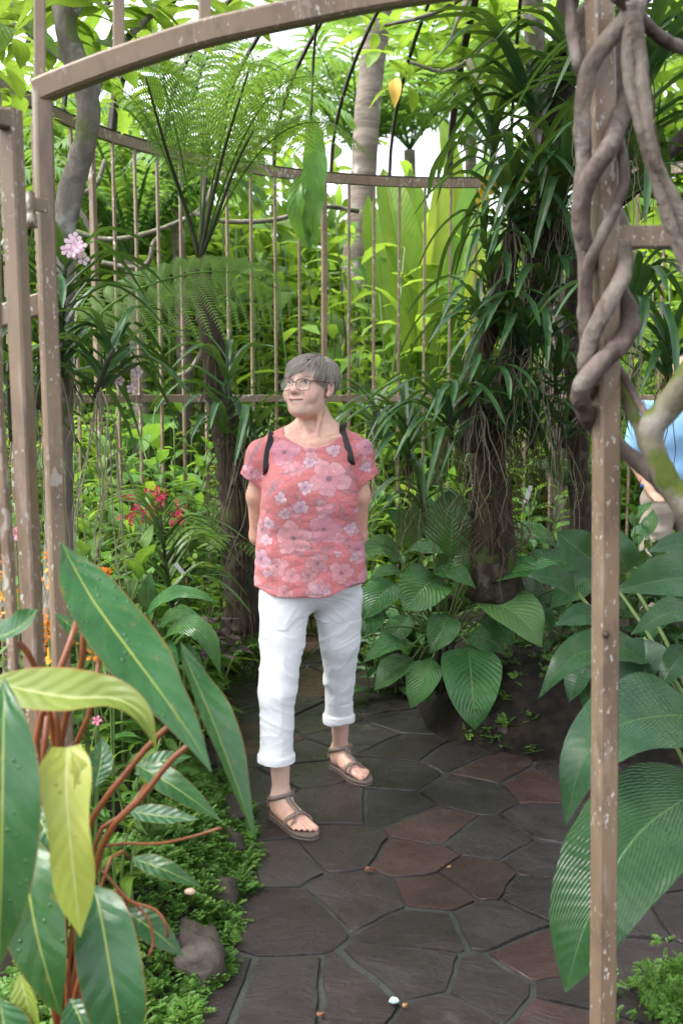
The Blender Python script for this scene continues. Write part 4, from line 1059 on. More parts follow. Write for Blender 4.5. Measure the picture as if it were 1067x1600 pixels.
# palm trunk far behind
def palm_frond(a, b, rise, plen, n=34, droop=.5, seed=0, wl=.028):
    C = spline(arch(a, b, rise), 40); T = norm(np.gradient(C, axis=0)); S = norm(np.cross(T, np.array([0, 0, 1.0])))
    geo = Geo(); tube(geo, C[::5], [.018, .012, .004], 5, n=16)
    rg = np.random.RandomState(seed)
    for k in range(n):
        f = .12 + .88 * k / n; i = int(f * 39); ln = plen * math.sin(math.pi * (f * .75 + .2)) ** .6
        for sg in (-1, 1):
            d = norm(S[i] * sg + T[i] * .7 + np.array([0, 0, .25])); L = ln * rg.uniform(.85, 1.1)
            t = np.linspace(0, 1, 5)[:, None]
            P = C[i] + d * t * L + np.array([0, 0, -1]) * droop * L * t ** 2
            w_ = wl * np.array([.5, 1, .9, .6, .05])[:, None]
            Sp = norm(np.cross(d, np.array([0, 0, 1.]) + .4 * S[i] * sg))
            V = np.stack([P - Sp * w_, P + Sp * w_], 1).reshape(-1, 3); ii = np.arange(4) * 2
            geo.add(V, np.stack([ii, ii + 1, ii + 3, ii + 2], -1), U=np.stack([np.repeat(t[:, 0], 2), np.tile([.3, .7], 5)], -1))
    return geo
pt = thing('palm_tree', at(548, 560, 11), 'tall palm with a pale ringed trunk rising behind the back of the cage', 'palm')
trunk(pt, [(545, 700, 11), (553, 440, 11), (566, 300, 11), (577, 140, 11), (601, -60, 11), (615, -350, 11)], [.16, .145, .14, .135, .13, .12], 8, 'trunk_palm', rough=.05)
top = np.array(at(615, -350, 11))
for k in range(11):
    a = k * .571; palm_frond(top, top + np.array([2.4 * math.cos(a), 2.4 * math.sin(a), -.3 + .6 * (k % 3)]), .7, .6, seed=k).part('frond', M['palm'], pt)
def palm_clump(px, n, L, label, seed, group=None, droop=.5, spread=1.0, plen=.45):
    b = at(*px); t = thing('palm', b, label, 'palm', group); rg = random.Random(seed)
    for k in range(n):
        a = 6.283 * k / n + rg.uniform(-.3, .3); l = L * rg.uniform(.8, 1.15)
        tip = np.array(b) + l * np.array([math.cos(a) * spread, math.sin(a) * spread, rg.uniform(.1, .9)])
        palm_frond(np.array(b), tip, l * .28, plen * l * .55, 26, droop, seed * 7 + k, .016 * L).part('frond', M['palm'], t)
    z0 = Vector((b.x, b.y, 0.0)); g_ = Geo(); tube(g_, [z0, (z0 + b) / 2 + Vector((.05, 0, 0)), b], [.10 * L / 1.6, .08 * L / 1.6, .06 * L / 1.6], 9, .1, seed, n=12); g_.part('trunk', M['trunk_palm'], t)
    return t
palm_clump((640, 235, 17), 16, 2.6, 'pale washed out palm in the far gap left of the paddle leaves', 1)
palm_clump((735, 190, 19), 16, 2.8, 'pale palm in the far gap above the paddle leaves', 2)
palm_clump((560, 250, 15), 14, 2.2, 'far palm left of the ringed palm trunk', 3)
palm_clump((205, 400, 8.0), 14, 1.3, 'dark green feather palm behind the cage bars at the left', 4, droop=.7)
palm_clump((275, 300, 8.8), 14, 1.4, 'feather palm behind the tree fern crown', 5, droop=.6)
palm_clump((1010, 330, 12), 14, 2.2, 'far palm right of the gate post above the side rail', 6)

# tall paddle leaves behind the cage
hl = thing('travellers_palm', at(690, 880, 7.9), 'group of tall upright bright green paddle leaves behind the back of the cage', 'plant')
for k, (pts, wd, yl) in enumerate([([(655, 600, 7.6), (640, 470, 7.6), (618, 360, 7.7), (598, 262, 7.9)], 92, 0), ([(664, 600, 7.5), (670, 450, 7.5), (682, 350, 7.5), (686, 272, 7.6)], 52, 1),
     ([(705, 600, 7.9), (718, 450, 8.0), (742, 330, 8.1), (766, 236, 8.3)], 80, 0), ([(692, 600, 8.2), (700, 420, 8.2), (708, 320, 8.2), (704, 232, 8.3)], 62, 1), ([(640, 610, 7.8), (604, 490, 7.9), (586, 390, 8.0), (574, 305, 8.1)], 66, 0),
     ([(722, 600, 7.7), (748, 480, 7.8), (772, 390, 7.9), (800, 330, 8.0)], 70, 0), ([(676, 610, 8.3), (655, 430, 8.4), (646, 330, 8.4), (640, 262, 8.5)], 70, 0), ([(735, 610, 7.4), (741, 540, 7.4), (738, 470, 7.4), (748, 380, 7.5)], 52, 1),
     ([(690, 560, 8.6), (715, 330, 8.8), (700, 220, 8.9), (684, 180, 9)], 50, 0), ([(640, 620, 8.2), (622, 540, 8.2), (600, 470, 8.3), (560, 400, 8.4)], 60, 0), ([(720, 640, 7.2), (760, 590, 7.1), (790, 520, 7.1), (806, 450, 7.2)], 55, 0)]):
    blade('leaf', hl, pts, wd * .80, M['paddle_yellow' if yl else ('paddle', 'paddle_dark')[k % 2]], 'paddle', (.55 * math.sin(k * 2.1 + .6), -.85, .3), fold=.42, wave=.05, wfreq=2.2, nu=30, nv=5, seed=120 + k, nib=.05)
    b = pts[0]; stalk('stalk', hl, [b, (b[0] * .6 + 690 * .4, 740, b[2]), (690 + RND.uniform(-25, 25), 890, 7.9)], [.018, .024, .03], M['stem_green'])

# dark drooping leaf hanging from the back of the cage
hg = thing('hanging_fern', at(487, 190, 5.9), 'dark green strap fern with two big lobed leaves hanging from the cage roof', 'fern')
blade('leaf', hg, [(486, 182, 5.9), (492, 235, 5.86), (488, 310, 5.84), (483, 394, 5.86)], 38, M['broad'], 'oblong', (.1, -.95, .2), fold=.25, wave=.16, wfreq=2.6, nu=30, nv=5, seed=140, nib=.12)
blade('leaf', hg, [(476, 272, 5.88), (463, 310, 5.84), (470, 350, 5.84), (484, 392, 5.88)], 30, M['broad'], 'oblong', (-.2, -.95, .2), fold=.25, wave=.16, wfreq=2.2, nu=24, nv=5, seed=141, nib=.12)
stalk('stem', hg, [(486, 186, 5.9), (490, 90, 5.9), (500, -20, 5.6)], .008, M['stem_dark'])

# grey lianas beyond the bars
ln = thing('liana', at(120, 380, 6.9), 'thin grey liana snaking sideways behind the cage bars under the tree fern', 'vine')
for pts in ([(70, 350, 6.9), (120, 362, 6.9), (165, 374, 6.9), (225, 366, 6.9), (290, 342, 6.9), (322, 318, 6.95), (340, 280, 7.0), (400, 225, 7.1), (470, 180, 7.2)], [(305, 333, 6.9), (345, 345, 6.9), (400, 346, 6.9), (445, 340, 6.9), (500, 322, 7.0), (560, 330, 7.1)],
            [(150, 372, 6.9), (135, 345, 6.9), (120, 310, 6.9), (150, 290, 6.95), (165, 250, 7)], [(160, 410, 6.9), (205, 418, 6.9), (232, 410, 6.9), (240, 380, 6.9), (252, 368, 6.9)], [(270, 590, 6.9), (300, 575, 6.9), (330, 520, 6.9)]):
    stalk('stem', ln, pts, .017, M['trunk_grey'], 9)

# ================================================================ UNDERGROWTH
def leafy(px, nst, h, L, meshes, label, seed, group=None, lean=.25, gap=.062, name='leafy_plant', ground=True, spread=.10):
    """upright stems carrying leaves one by one; each leaf an object"""
    b = at(*px); 
    if ground: b.z = float(bed_z(b.x, b.y)) - .01
    t = thing(name, b, label, 'plant', group); rg = random.Random(seed)
    g_ = Geo()
    for s in range(nst):
        a = rg.uniform(0, 6.283); d = Vector((math.cos(a), math.sin(a), 0))
        p0 = d * rg.uniform(0, spread); hh = h * rg.uniform(.6, 1.1)
        p1 = p0 + d * lean * hh * rg.uniform(.3, 1) + Vector((0, 0, hh))
        mid = p0.lerp(p1, .5) + Vector((0, 0, .05 * hh)) - d * .05 * hh
        cur = [Vector(c) for c in spline([p0, mid, p1], 24)]
        tube(g_, [b + c for c in cur[::4]] + [b + cur[-1]], [.006, .003], 5, n=8)
        m = max(3, int(hh / gap)); a1 = rg.uniform(0, 6.28)
        for k in range(m):
            f = .15 + .85 * (k + 1) / m
            c = cur[min(23, int(f * 23))]
            aa = a1 + k * 2.4 + rg.uniform(-.4, .4)
            dd = Vector((math.cos(aa), math.sin(aa), .15 + .9 * (f > .9) + rg.uniform(-.2, .4)))
            link('leaf', rg.choice(meshes), t, m4(c, dd, (0, 0, 1), L * rg.uniform(.7, 1.2) * (1.1 - .35 * f)))
    g_.part('stems', M['stem_green'], t)
    return t
GL = 'leafy plants growing among the cage bars'
LEFTBED = [  # px, py(top-ish ignored), Y, stems, height, leaf length, meshes, label
 (150, 3.0, 5, .42, .13, RBL, 'bright green lance leaved plant at the left bed, right of the gate post'),
 (185, 3.3, 6, .46, .15, RBR, 'broad leaved plant with pale green leaves below the red flowers'),
 (225, 3.7, 6, .45, .15, RDK, 'dark leaved bush behind the white tag in the left bed'),
 (130, 3.5, 6, .70, .17, RBR, 'tall broad leaved plant beside the white orchid roots'),
 (290, 3.9, 5, .34, .13, RDK, 'low dark plant at the path side right of the white tag'),
 (310, 4.6, 6, .50, .16, RBR, 'leafy bush left of the tree fern foot'),
 (250, 4.7, 7, .78, .18, RDK, 'lance leaved bush rising behind the red flowers'),
 (180, 4.4, 7, .80, .18, RBL, 'bright lance leaved bush left of the red flowers'),
 (40, 2.9, 5, .50, .16, RBR, 'broad leaved plant seen between the gate uprights'),
 (60, 3.5, 6, .75, .18, RBR, 'broad leaved bush behind the gate leaf'),
 (10, 3.2, 5, .60, .18, RBL, 'bright plant at the far side of the gate leaf'),
 (210, 2.9, 5, .30, .12, RDK, 'small leaved plant over the mossy edge of the left bed'),
 (175, 2.5, 5, .26, .12, RBL, 'light green plant low beside the philodendron stalks'),
 (265, 3.2, 4, .24, .11, RBR, 'little broad leaved plant near the mossy rim of the path'),
 (560, 5.6, 6, .70, .17, RBR, 'broad leaved bush right behind the woman in pink'),
 (610, 5.3, 6, .60, .18, RLI, 'heart leaved plant between the woman and the peace lily'),
 (590, 4.9, 5, .42, .17, RLI, 'glossy leaved plant at waist height right of the woman'),
 (830, 4.9, 6, .55, .18, RLI, 'glossy leaved plant on the mound behind the peace lily'),
 (880, 4.5, 5, .40, .17, RLI, 'glossy plant by the white label on the mound'),
 (940, 4.6, 6, .50, .18, RLI, 'dark glossy plant behind the right gate post'),
 (1040, 4.3, 6, .55, .20, RLI, 'glossy plant in front of the person in blue'),
 (420, 5.6, 6, .65, .17, RDK, 'dark bush behind the tree fern, left of the woman'),
 (340, 5.4, 6, .80, .18, RBL, 'lance leaved bush behind the tree fern trunk at the cage bars'),
 (820, 5.7, 6, .8, .18, RBR, 'broad leaved bush behind the dark orchid tree'),
 (140, 4.7, 8, 1.0, .20, RBR, 'tall broad leaved bush under the pale pink orchid blooms'),
 (200, 5.1, 8, 1.1, .20, RBL, 'tallest lance leaved bush before the bars left of the tree fern'),
 (285, 5.2, 8, 1.05, .19, RBR, 'dense broad leaved bush before the bars just left of the fern trunk'),
 (330, 4.9, 6, .62, .17, RBL, 'light lance leaved bush touching the fern trunk, low'),
 (240, 4.3, 7, .62, .18, RBR, 'broad leaved bush framing the red flower sprays from behind'),
 (300, 4.3, 6, .42, .17, RBR, 'mid green plant just right of the red flower sprays'),
 (165, 3.8, 7, .72, .18, RBR, 'broad leaved bush left of the red flower sprays, at elbow height'),
 (120, 2.9, 5, .40, .14, RBL, 'lance leaved plant close right of the left gate post'),
 (200, 3.4, 6, .36, .15, RBR, 'pale broad leaved plant above the small peace lily'),
 (395, 5.2, 6, .72, .17, RBR, 'bush directly right of the fern trunk, at the left arm of the woman'),
 (600, 6.0, 8, 1.0, .19, RBL, 'lance leaved bush at the bars right of the woman'),
 (665, 5.9, 8, .95, .19, RBR, 'broad leaved bush at the bars under the tall paddle leaves'),
 (560, 6.2, 8, 1.0, .18, RBR, 'broad leaved bush at the bars behind the head of the woman'),
 (480, 6.2, 8, 1.0, .18, RDK, 'dark bush at the bars hidden behind the woman'),
 (640, 5.2, 6, .50, .19, RLI, 'heart leaved plant behind the left leaves of the peace lily'),
 (985, 4.9, 6, .6, .20, RLI, 'glossy plant between right gate post and the person in blue'),
 (720, 5.7, 6, .8, .18, RDK, 'dark bush behind the orchid clump at the cage bars'),
]
for k, (a, Y_, ns, h, L, ms, lab) in enumerate(LEFTBED):
    leafy((a, 900, Y_), ns, h, L * 1.12, ms, lab, 300 + k)

# second, smaller peace lily at the path edge (left bed)
p2 = thing('peace_lily', at(250, 1000, 3.55), 'small peace lily arching over the path edge in the left bed, under the white tag', 'plant')
for k, (pts, wd, nn) in enumerate([([(228, 958, 3.45), (262, 932, 3.38), (300, 928, 3.34), (344, 942, 3.32)], 36, (0, -.6, .8)), ([(255, 1000, 3.4), (290, 978, 3.3), (325, 1000, 3.26), (346, 1056, 3.25)], 48, (.3, -.65, .7)),
      ([(248, 978, 3.5), (285, 962, 3.45), (335, 990, 3.4)], 36, (.2, -.6, .8)), ([(245, 1000, 3.4), (262, 1020, 3.3), (280, 1062, 3.28)], 36, (0, -.8, .6)), ([(235, 985, 3.5), (215, 970, 3.45), (180, 985, 3.4)], 34, (-.2, -.6, .8)),
      ([(265, 1010, 3.4), (300, 1030, 3.32), (318, 1062, 3.3)], 34, (.2, -.7, .6)), ([(240, 960, 3.6), (232, 925, 3.58), (236, 892, 3.6)], 34, (0, -.9, .3))]):
    blade('leaf', p2, pts, wd, M['lily'], 'ovate', nn, fold=.22, wave=.07, pleat=.02, npl=14, slope=1.5, nu=26, nv=6, seed=160 + k)
    stalk('stalk', p2, [pts[0], (248, 1010, 3.55), (250, 1060, 3.6)], .004, M['stem_green'])
# pale strap rosette by the white tag
vanda(at(272, 960, 4.0), at(250, 805, 3.9), 34, .30, 'pale green two ranked strap plant leaning beside the white plant tag', 0, 0, 60, .45, 0.1, 'strap_pale', 'strap_plant', .25)
# purple leaved seedlings at the path edge
cp = thing('purple_leaf_plant', at(335, 1020, 4.0), 'dark purple leaved low plant spilling onto the path edge', 'plant')
rg = random.Random(77)
RCO = rosette_meshes('coleus', 'ovate', .5)
for a, b, Y_ in [(322, 985, 4.0), (340, 975, 4.05), (330, 1005, 3.9), (352, 1000, 4.0), (345, 1025, 3.85), (312, 1000, 3.9), (362, 1015, 4.0)]:
    rosette(cp, at(a, b, Y_), 5, .085, rg, RCO)

# ---------------------------------------------------------------- green mass beyond the cage
def stem_bush(seed, nst, h, L, w_, pf, mat, spread, gap, lean=.3, nu=4, nv=1):
    """foliage of one background bush, merged leaves (V,Q,U)"""
    rg = np.random.RandomState(seed)
    base = leaf_grid([Vector((0, 0, 0)), Vector((.35, 0, .07)), Vector((.7, 0, .02)), Vector((1, 0, -.2))], w_, pf, (0, 0, 1), fold=.22, nu=nu, nv=nv)
    pos, dr = [], []
    stems = []
    for s in range(nst):
        a = rg.rand() * 6.283; d = np.array([math.cos(a), math.sin(a), 0]); p0 = d * rg.rand() ** .5 * spread
        hh = h * rg.uniform(.45, 1.05); p1 = p0 + d * lean * hh * rg.rand() + np.array([0, 0, hh])
        stems.append((p0, p1))
        m = int(hh / gap)
        f = (np.arange(m) + 1) / m
        aa = rg.rand() * 6.28 + np.arange(m) * 2.4 + rg.uniform(-.5, .5, m)
        pos.append(p0 + (p1 - p0) * f[:, None]); dr.append(np.stack([np.cos(aa), np.sin(aa), rg.uniform(-.15, .75, m)], 1))
    pos = np.concatenate(pos); dr = np.concatenate(dr)
    Ms = mats_from(pos, dr, np.array([0, 0, 1.0]) + rg.uniform(-.3, .3, (len(pos), 3)), L * rg.uniform(.65, 1.2, len(pos)))
    V, Q, U = scatter(base, Ms)
    g_ = Geo()
    for p0, p1 in stems: tube(g_, [p0, (p0 + p1) / 2, p1], [.010, .005], 5, n=4)
    return mesh_np('foliage', V, Q, M[mat], uv=U), g_.mesh('stems', M['stem_green'])
BUSH = [stem_bush(1, 24, 2.3, .30, .24, 'lance', 'bright', .5, .10), stem_bush(2, 30, 1.7, .20, .42, 'ovate', 'broad', .6, .075), stem_bush(3, 24, 2.0, .24, .30, 'lance', 'bright', .5, .085),
        stem_bush(4, 26, 1.3, .17, .40, 'ovate', 'bright', .6, .08), stem_bush(5, 14, 2.7, .42, .30, 'paddle', 'bright', .4, .22), stem_bush(6, 12, 1.7, .48, .50, 'ovate', 'broad', .45, .28)]
BL = [('tall bright ginger clump', 'ginger clumps beyond the cage'), ('dense dark green bush', 'dark bushes beyond the cage'), ('lance leaved light green shrub', 'lance leaved shrubs beyond the cage'),
      ('low bright green bush', 'bright bushes beyond the cage'), ('tall shrub with big light green blades', 'tall bladed shrubs beyond the cage'), ('large leaved aroid clump', 'aroid clumps beyond the cage')]
MARKS = [(70, 'behind the gate leaf'), (190, 'behind the left orchids'), (300, 'left of the tree fern'), (400, 'behind the tree fern'), (470, 'left of the woman'), (545, 'behind the woman'),
         (640, 'left of the paddle leaves'), (740, 'at the paddle leaves'), (860, 'behind the orchid tree'), (960, 'behind the twisted vine'), (9999, 'at the right edge')]
USED = {}
def where(x, y):
    px = 533.5 + x / (y * math.cos(PITCH)) * FPX
    return px, [t for m, t in MARKS if px < m][0]
def unique(lab):
    k = USED.get(lab, 0); USED[lab] = k + 1
    return lab if k == 0 else ['', 'smaller ', 'sparser ', 'fuller ', 'leaning '][min(k, 4)] + lab
def bush(kind, x, y, s, rot, row):
    px, wh = where(x, y)
    if not -260 < px < 1330: return
    t = thing('bush', (x, y, .0), unique(BL[kind][0] + ' ' + row + ', ' + wh), 'bush', BL[kind][1])
    f = link('foliage', BUSH[kind][0], t); f['kind'] = 'stuff'; link('stems', BUSH[kind][1], t)['kind'] = 'stuff'
    t.rotation_euler.z = rot; t.scale = (s, s, s)
rg = random.Random(12)
for ringr, n, smin, smax, row in ((2.75, 17, .55, .85, 'close outside the bars'), (3.6, 21, .85, 1.15, 'in the second row'), (4.8, 20, 1.05, 1.4, 'farther back'), (6.6, 18, 1.3, 1.75, 'farthest back')):
    for k in range(n):
        a = math.radians(-105 + 205 * (k + rg.uniform(-.3, .3)) / (n - 1))
        x, y = CC[0] + ringr * math.sin(a), CC[1] + ringr * math.cos(a)
        kind = rg.choice([0, 2, 2, 3, 4, 5, 1, 0, 3])
        s = rg.uniform(smin, smax)
        bush(kind, x, y, s, rg.uniform(0, 6.28), row)

# far trees: trunk and crown
def crown_mesh(seed, n, R, L, mat, name='crown'):
    rg = np.random.RandomState(seed)
    cl = norm(rg.normal(size=(26, 3))) * (rg.rand(26, 1) ** .4) * np.array([R, R, R * .75])
    pos = cl[rg.randint(0, 26, n)] + rg.normal(size=(n, 3)) * R * .20
    dr = norm(rg.normal(size=(n, 3)) + np.array([0, 0, -.1]))
    base = leaf_grid([Vector((0, 0, 0)), Vector((.5, 0, .06)), Vector((1, 0, -.12))], .36, 'ovate', (0, 0, 1), fold=.2, nu=4, nv=1)
    V, Q, U = scatter(base, mats_from(pos, dr, rg.normal(size=(n, 3)) + np.array([0, 0, 1.5]), L * rg.uniform(.6, 1.3, n)))
    return mesh_np(name, V, Q, M[mat], uv=U), cl
CROWN = [crown_mesh(1, 1500, 2.0, .34, 'bright'), crown_mesh(2, 1700, 2.2, .32, 'bright'), crown_mesh(3, 1300, 1.6, .40, 'bright')]
TREES = [(-.75, 11.5, 2.5, 0, .85), (.2, 13, 2.4, 2, 1.0), (-1.7, 12.5, 3.1, 0, 1.0), (-7.5, 11, 4.6, 1, 1.1), (-5.2, 10, 3.6, 0, 1.0), (-2.9, 11.5, 3.4, 2, 1.0), (-6.5, 16, 5.0, 0, 1.3), (4.2, 10.5, 3.4, 1, 1.0), (5.0, 13.5, 4.8, 0, 1.2), (6.5, 11, 4.4, 1, 1.1), (7.5, 15, 6.5, 0, 1.5),
         (3.6, 15, 2.0, 2, 1.0), (-.5, 20, 1.6, 1, 1.0), (-10, 15, 5, 1, 1.6), (10, 14, 5, 1, 1.6), (-3.6, 8.8, 3.9, 0, .7)]
TL = ['light green leafy tree', 'broad crowned leafy tree', 'small light green tree']
for k, (x, y, z, kind, s) in enumerate(TREES):
    px, wh = where(x, y)
    if not -500 < px < 1570: continue
    t = thing('tree', (x, y, 0), unique(TL[kind] + (' far off, ' if y > 12 else ' outside the cage, ') + wh), 'tree', ['light trees beyond the cage', 'broad crowned trees beyond the cage', 'small trees beyond the cage'][kind])
    me_, cl = CROWN[kind]
    o = link('crown', me_, t); o.location = (0, 0, z); o.scale = (s, s, s); o.rotation_euler.z = k * 1.3; o['kind'] = 'stuff'
    g_ = Geo(); tube(g_, [(x, y, -.05), (x + .1, y, z * .5), (x, y, z + .3)], [.16 * s, .12 * s, .06 * s], 9, .1, k, n=14)
    for c in cl[:7]:
        c = Matrix.Rotation(k * 1.3, 3, 'Z') @ Vector(c * s); tube(g_, [(x, y, z * .75), (x + c.x * .5, y + c.y * .5, z * .8 + c.z * .4 + .2), (x + c.x, y + c.y, z + c.z)], [.05 * s, .03 * s, .012 * s], 6, n=6)
    g_.part('trunk', M['trunk_grey'], t)
# unseen tree added above the view; its crown blocks overhead sky from the cage
sh = thing('shade_tree', (4.6, 1.2, 0), 'unseen shade tree added so its crown shades the cage and gateway', 'tree')
g_ = Geo(); tube(g_, [(4.6, 1.2, -.05), (4.5, 1.3, 2.5), (3.6, 2.0, 5.2), (2.0, 2.8, 6.4)], [.22, .18, .14, .08], 12, .1, 3, n=24)
for c in ((-.6, 3.4, 6.9), (1.4, 4.6, 7.0), (.2, 1.6, 6.9), (3.2, 3.6, 6.8)): tube(g_, [(3.6, 2.0, 5.2), ((3.6 + c[0]) / 2, (2 + c[1]) / 2, 6.5), c], [.10, .06, .02], 8, n=10)
g_.part('trunk', M['trunk_grey'], sh)
cm, _ = crown_mesh(7, 900, 2.0, .36, 'broad')
for k, c in enumerate(((-1.3, 3.2, 6.9), (1.4, 3.9, 7.1), (.2, 1.3, 7.0), (3.2, 3.0, 6.9), (-2.6, 1.2, 7.0), (2.2, .4, 7.2))):
    o = link('crown', cm, sh); o.location = Vector(c) - Vector(sh.location); o.rotation_euler.z = k * 1.1; o.scale = (1, 1, .6); o['kind'] = 'stuff'
# the garden wood that closes the view all round, one mass
rgn = np.random.RandomState(9)
n = 34000
aa = np.radians(rgn.uniform(-78, 78, n)); rr = rgn.uniform(17, 30, n)
zz = rgn.rand(n) * (1.3 + (.13 + .07 * np.clip(np.abs(np.sin(aa) * rr - 1.6) / 7, 0, 1)) * rr)
base = leaf_grid([Vector((0, 0, 0)), Vector((.5, 0, .06)), Vector((1, 0, -.12))], .45, 'ovate', (0, 0, 1), fold=.2, nu=3, nv=1)
V, Q, U = scatter(base, mats_from(np.stack([np.sin(aa) * rr, np.cos(aa) * rr, zz], 1), norm(rgn.normal(size=(n, 3))), rgn.normal(size=(n, 3)) + np.array([0, -.5, 1]), rgn.uniform(.3, .75, n)))
o = link('far_wood', mesh_np('far_wood', V, Q, M['broad'], uv=U)); tag(o, 'dense green wood closing the far side of the garden', 'wood', kind='stuff')
# ================================================================ PEOPLE: distance-field modelling
class Field:
    def __init__(s, xs, ys, zs):
        s.ax = [np.asarray(a, np.float32) for a in (xs, ys, zs)]
        s.d = np.full([len(a) for a in s.ax], .5, np.float32)
    def sl(s, lo, hi):
        r = []
        for a, l, h in zip(s.ax, lo, hi):
            r.append(slice(max(0, np.searchsorted(a, l) - 1), min(len(a), np.searchsorted(a, h) + 1)))
        return tuple(r)
    def put(s, prim, k=.02, op='u', pad=.03):
        fn, lo, hi = prim
        m = k + pad
        q = s.sl(np.array(lo) - m, np.array(hi) + m)
        if any(x.stop <= x.start for x in q): return s
        X, Y, Z = s.ax[0][q[0]][:, None, None], s.ax[1][q[1]][None, :, None], s.ax[2][q[2]][None, None, :]
        e = fn(X, Y, Z).astype(np.float32); d = s.d[q]
        if op == 'u':
            h = np.maximum(k - np.abs(d - e), 0) / k if k else 0
            s.d[q] = np.minimum(d, e) - h * h * k * .25
        else:      # subtract
            e = -e
            h = np.maximum(k - np.abs(d - e), 0) / k if k else 0
            s.d[q] = np.maximum(d, e) + h * h * k * .25
        return s
    def mesh(s):
        d = s.d; ins = d < 0
        nx, ny, nz = d.shape
        c = np.zeros((nx - 1, ny - 1, nz - 1), np.int8)
        for a in (0, 1):
            for b in (0, 1):
                for e in (0, 1): c += ins[a:nx - 1 + a, b:ny - 1 + b, e:nz - 1 + e]
        act = (c > 0) & (c < 8)
        I = np.argwhere(act); vid = np.full(act.shape, -1, np.int64); vid[act] = np.arange(len(I))
        acc = np.zeros((len(I), 3)); cnt = np.zeros(len(I))
        for ax in range(3):
            o1, o2 = [k for k in range(3) if k != ax]
            for p in (0, 1):
                for q in (0, 1):
                    A = np.zeros(3, int); A[o1] = p; A[o2] = q
                    B = A.copy(); B[ax] = 1
                    da = d[tuple((I + A).T)]; db = d[tuple((I + B).T)]
                    x = (da < 0) != (db < 0)
                    t = np.where(x, da / np.where(x, da - db, 1), 0)
                    P = np.repeat(A[None].astype(float), len(I), 0); P[:, ax] += t
                    acc += P * x[:, None]; cnt += x
        P = I + acc / cnt[:, None]
        V = np.stack([np.interp(P[:, k], np.arange(len(s.ax[k])), s.ax[k]) for k in range(3)], 1)
        Qs = []
        for ax in range(3):
            o1, o2 = [k for k in range(3) if k != ax]
            sa = [slice(None)] * 3; sb = [slice(None)] * 3
            sa[ax] = slice(0, -1); sb[ax] = slice(1, None)
            E = np.argwhere(ins[tuple(sa)] != ins[tuple(sb)])
            E = E[(E[:, o1] > 0) & (E[:, o2] > 0) & (E[:, o1] < d.shape[o1] - 1) & (E[:, o2] < d.shape[o2] - 1)]
            first = ins[tuple(E.T)]
            def cell(u, v):
                K = E.copy(); K[:, o1] -= u; K[:, o2] -= v; return vid[tuple(K.T)]
            q = np.stack([cell(1, 1), cell(0, 1), cell(0, 0), cell(1, 0)], 1)
            flip = first if ax != 1 else ~first
            q = np.where(flip[:, None], q, q[:, ::-1])
            Qs.append(q)
        Q = np.concatenate(Qs); Q = Q[(Q >= 0).all(1)]
        return V, Q
def vnormals(V, Q):
    n = np.cross(V[Q[:, 2]] - V[Q[:, 0]], V[Q[:, 3]] - V[Q[:, 1]])
    N = np.zeros_like(V)
    for k in range(4): np.add.at(N, Q[:, k], n)
    return norm(N)
def smooth_mesh(V, Q, it=2, lam=.5):
    E = np.concatenate([Q[:, [k, (k + 1) % 4]] for k in range(4)])
    deg = np.bincount(E.ravel(), minlength=len(V)).astype(float)[:, None]
    for _ in range(it):
        S = np.zeros_like(V); np.add.at(S, E[:, 0], V[E[:, 1]]); np.add.at(S, E[:, 1], V[E[:, 0]])
        V = V + lam * (S / np.maximum(deg, 1) - V)
    return V
def ell(c, r, R=None):
    c = np.array(c, float); r = np.array(r, float); m = float(max(r))
    R_ = np.eye(3) if R is None else np.asarray(R)
    def fn(X, Y, Z):
        x, y, z = X - c[0], Y - c[1], Z - c[2]
        l = [R_[0, k] * x + R_[1, k] * y + R_[2, k] * z for k in range(3)]
        k0 = np.sqrt(sum((a / b) ** 2 for a, b in zip(l, r))); k1 = np.sqrt(sum((a / b ** 2) ** 2 for a, b in zip(l, r)))
        return k0 * (k0 - 1) / np.maximum(k1, 1e-6)
    ext = r if R is None else np.full(3, m)
    return fn, c - ext, c + ext
def cone(a, b, ra, rb):
    a = np.array(a, float); b = np.array(b, float); ba = b - a; L2 = ba @ ba
    def fn(X, Y, Z):
        x, y, z = X - a[0], Y - a[1], Z - a[2]
        t = np.clip((x * ba[0] + y * ba[1] + z * ba[2]) / L2, 0, 1)
        return np.sqrt((x - t * ba[0]) ** 2 + (y - t * ba[1]) ** 2 + (z - t * ba[2]) ** 2) - (ra + (rb - ra) * t)
    m = max(ra, rb)
    return fn, np.minimum(a, b) - m, np.maximum(a, b) + m
def graded(lo, hi, coarse, zones):
    """axis coordinates from lo to hi, finer inside zones (a, b, step)"""
    out = [lo]
    while out[-1] < hi:
        x = out[-1]; st_ = coarse
        for a, b, s_ in zones:
            if a <= x < b: st_ = min(st_, s_)
        out.append(x + st_)
    return np.array(out)
A3 = lambda px, py, Y: np.array(at(px, py, Y))

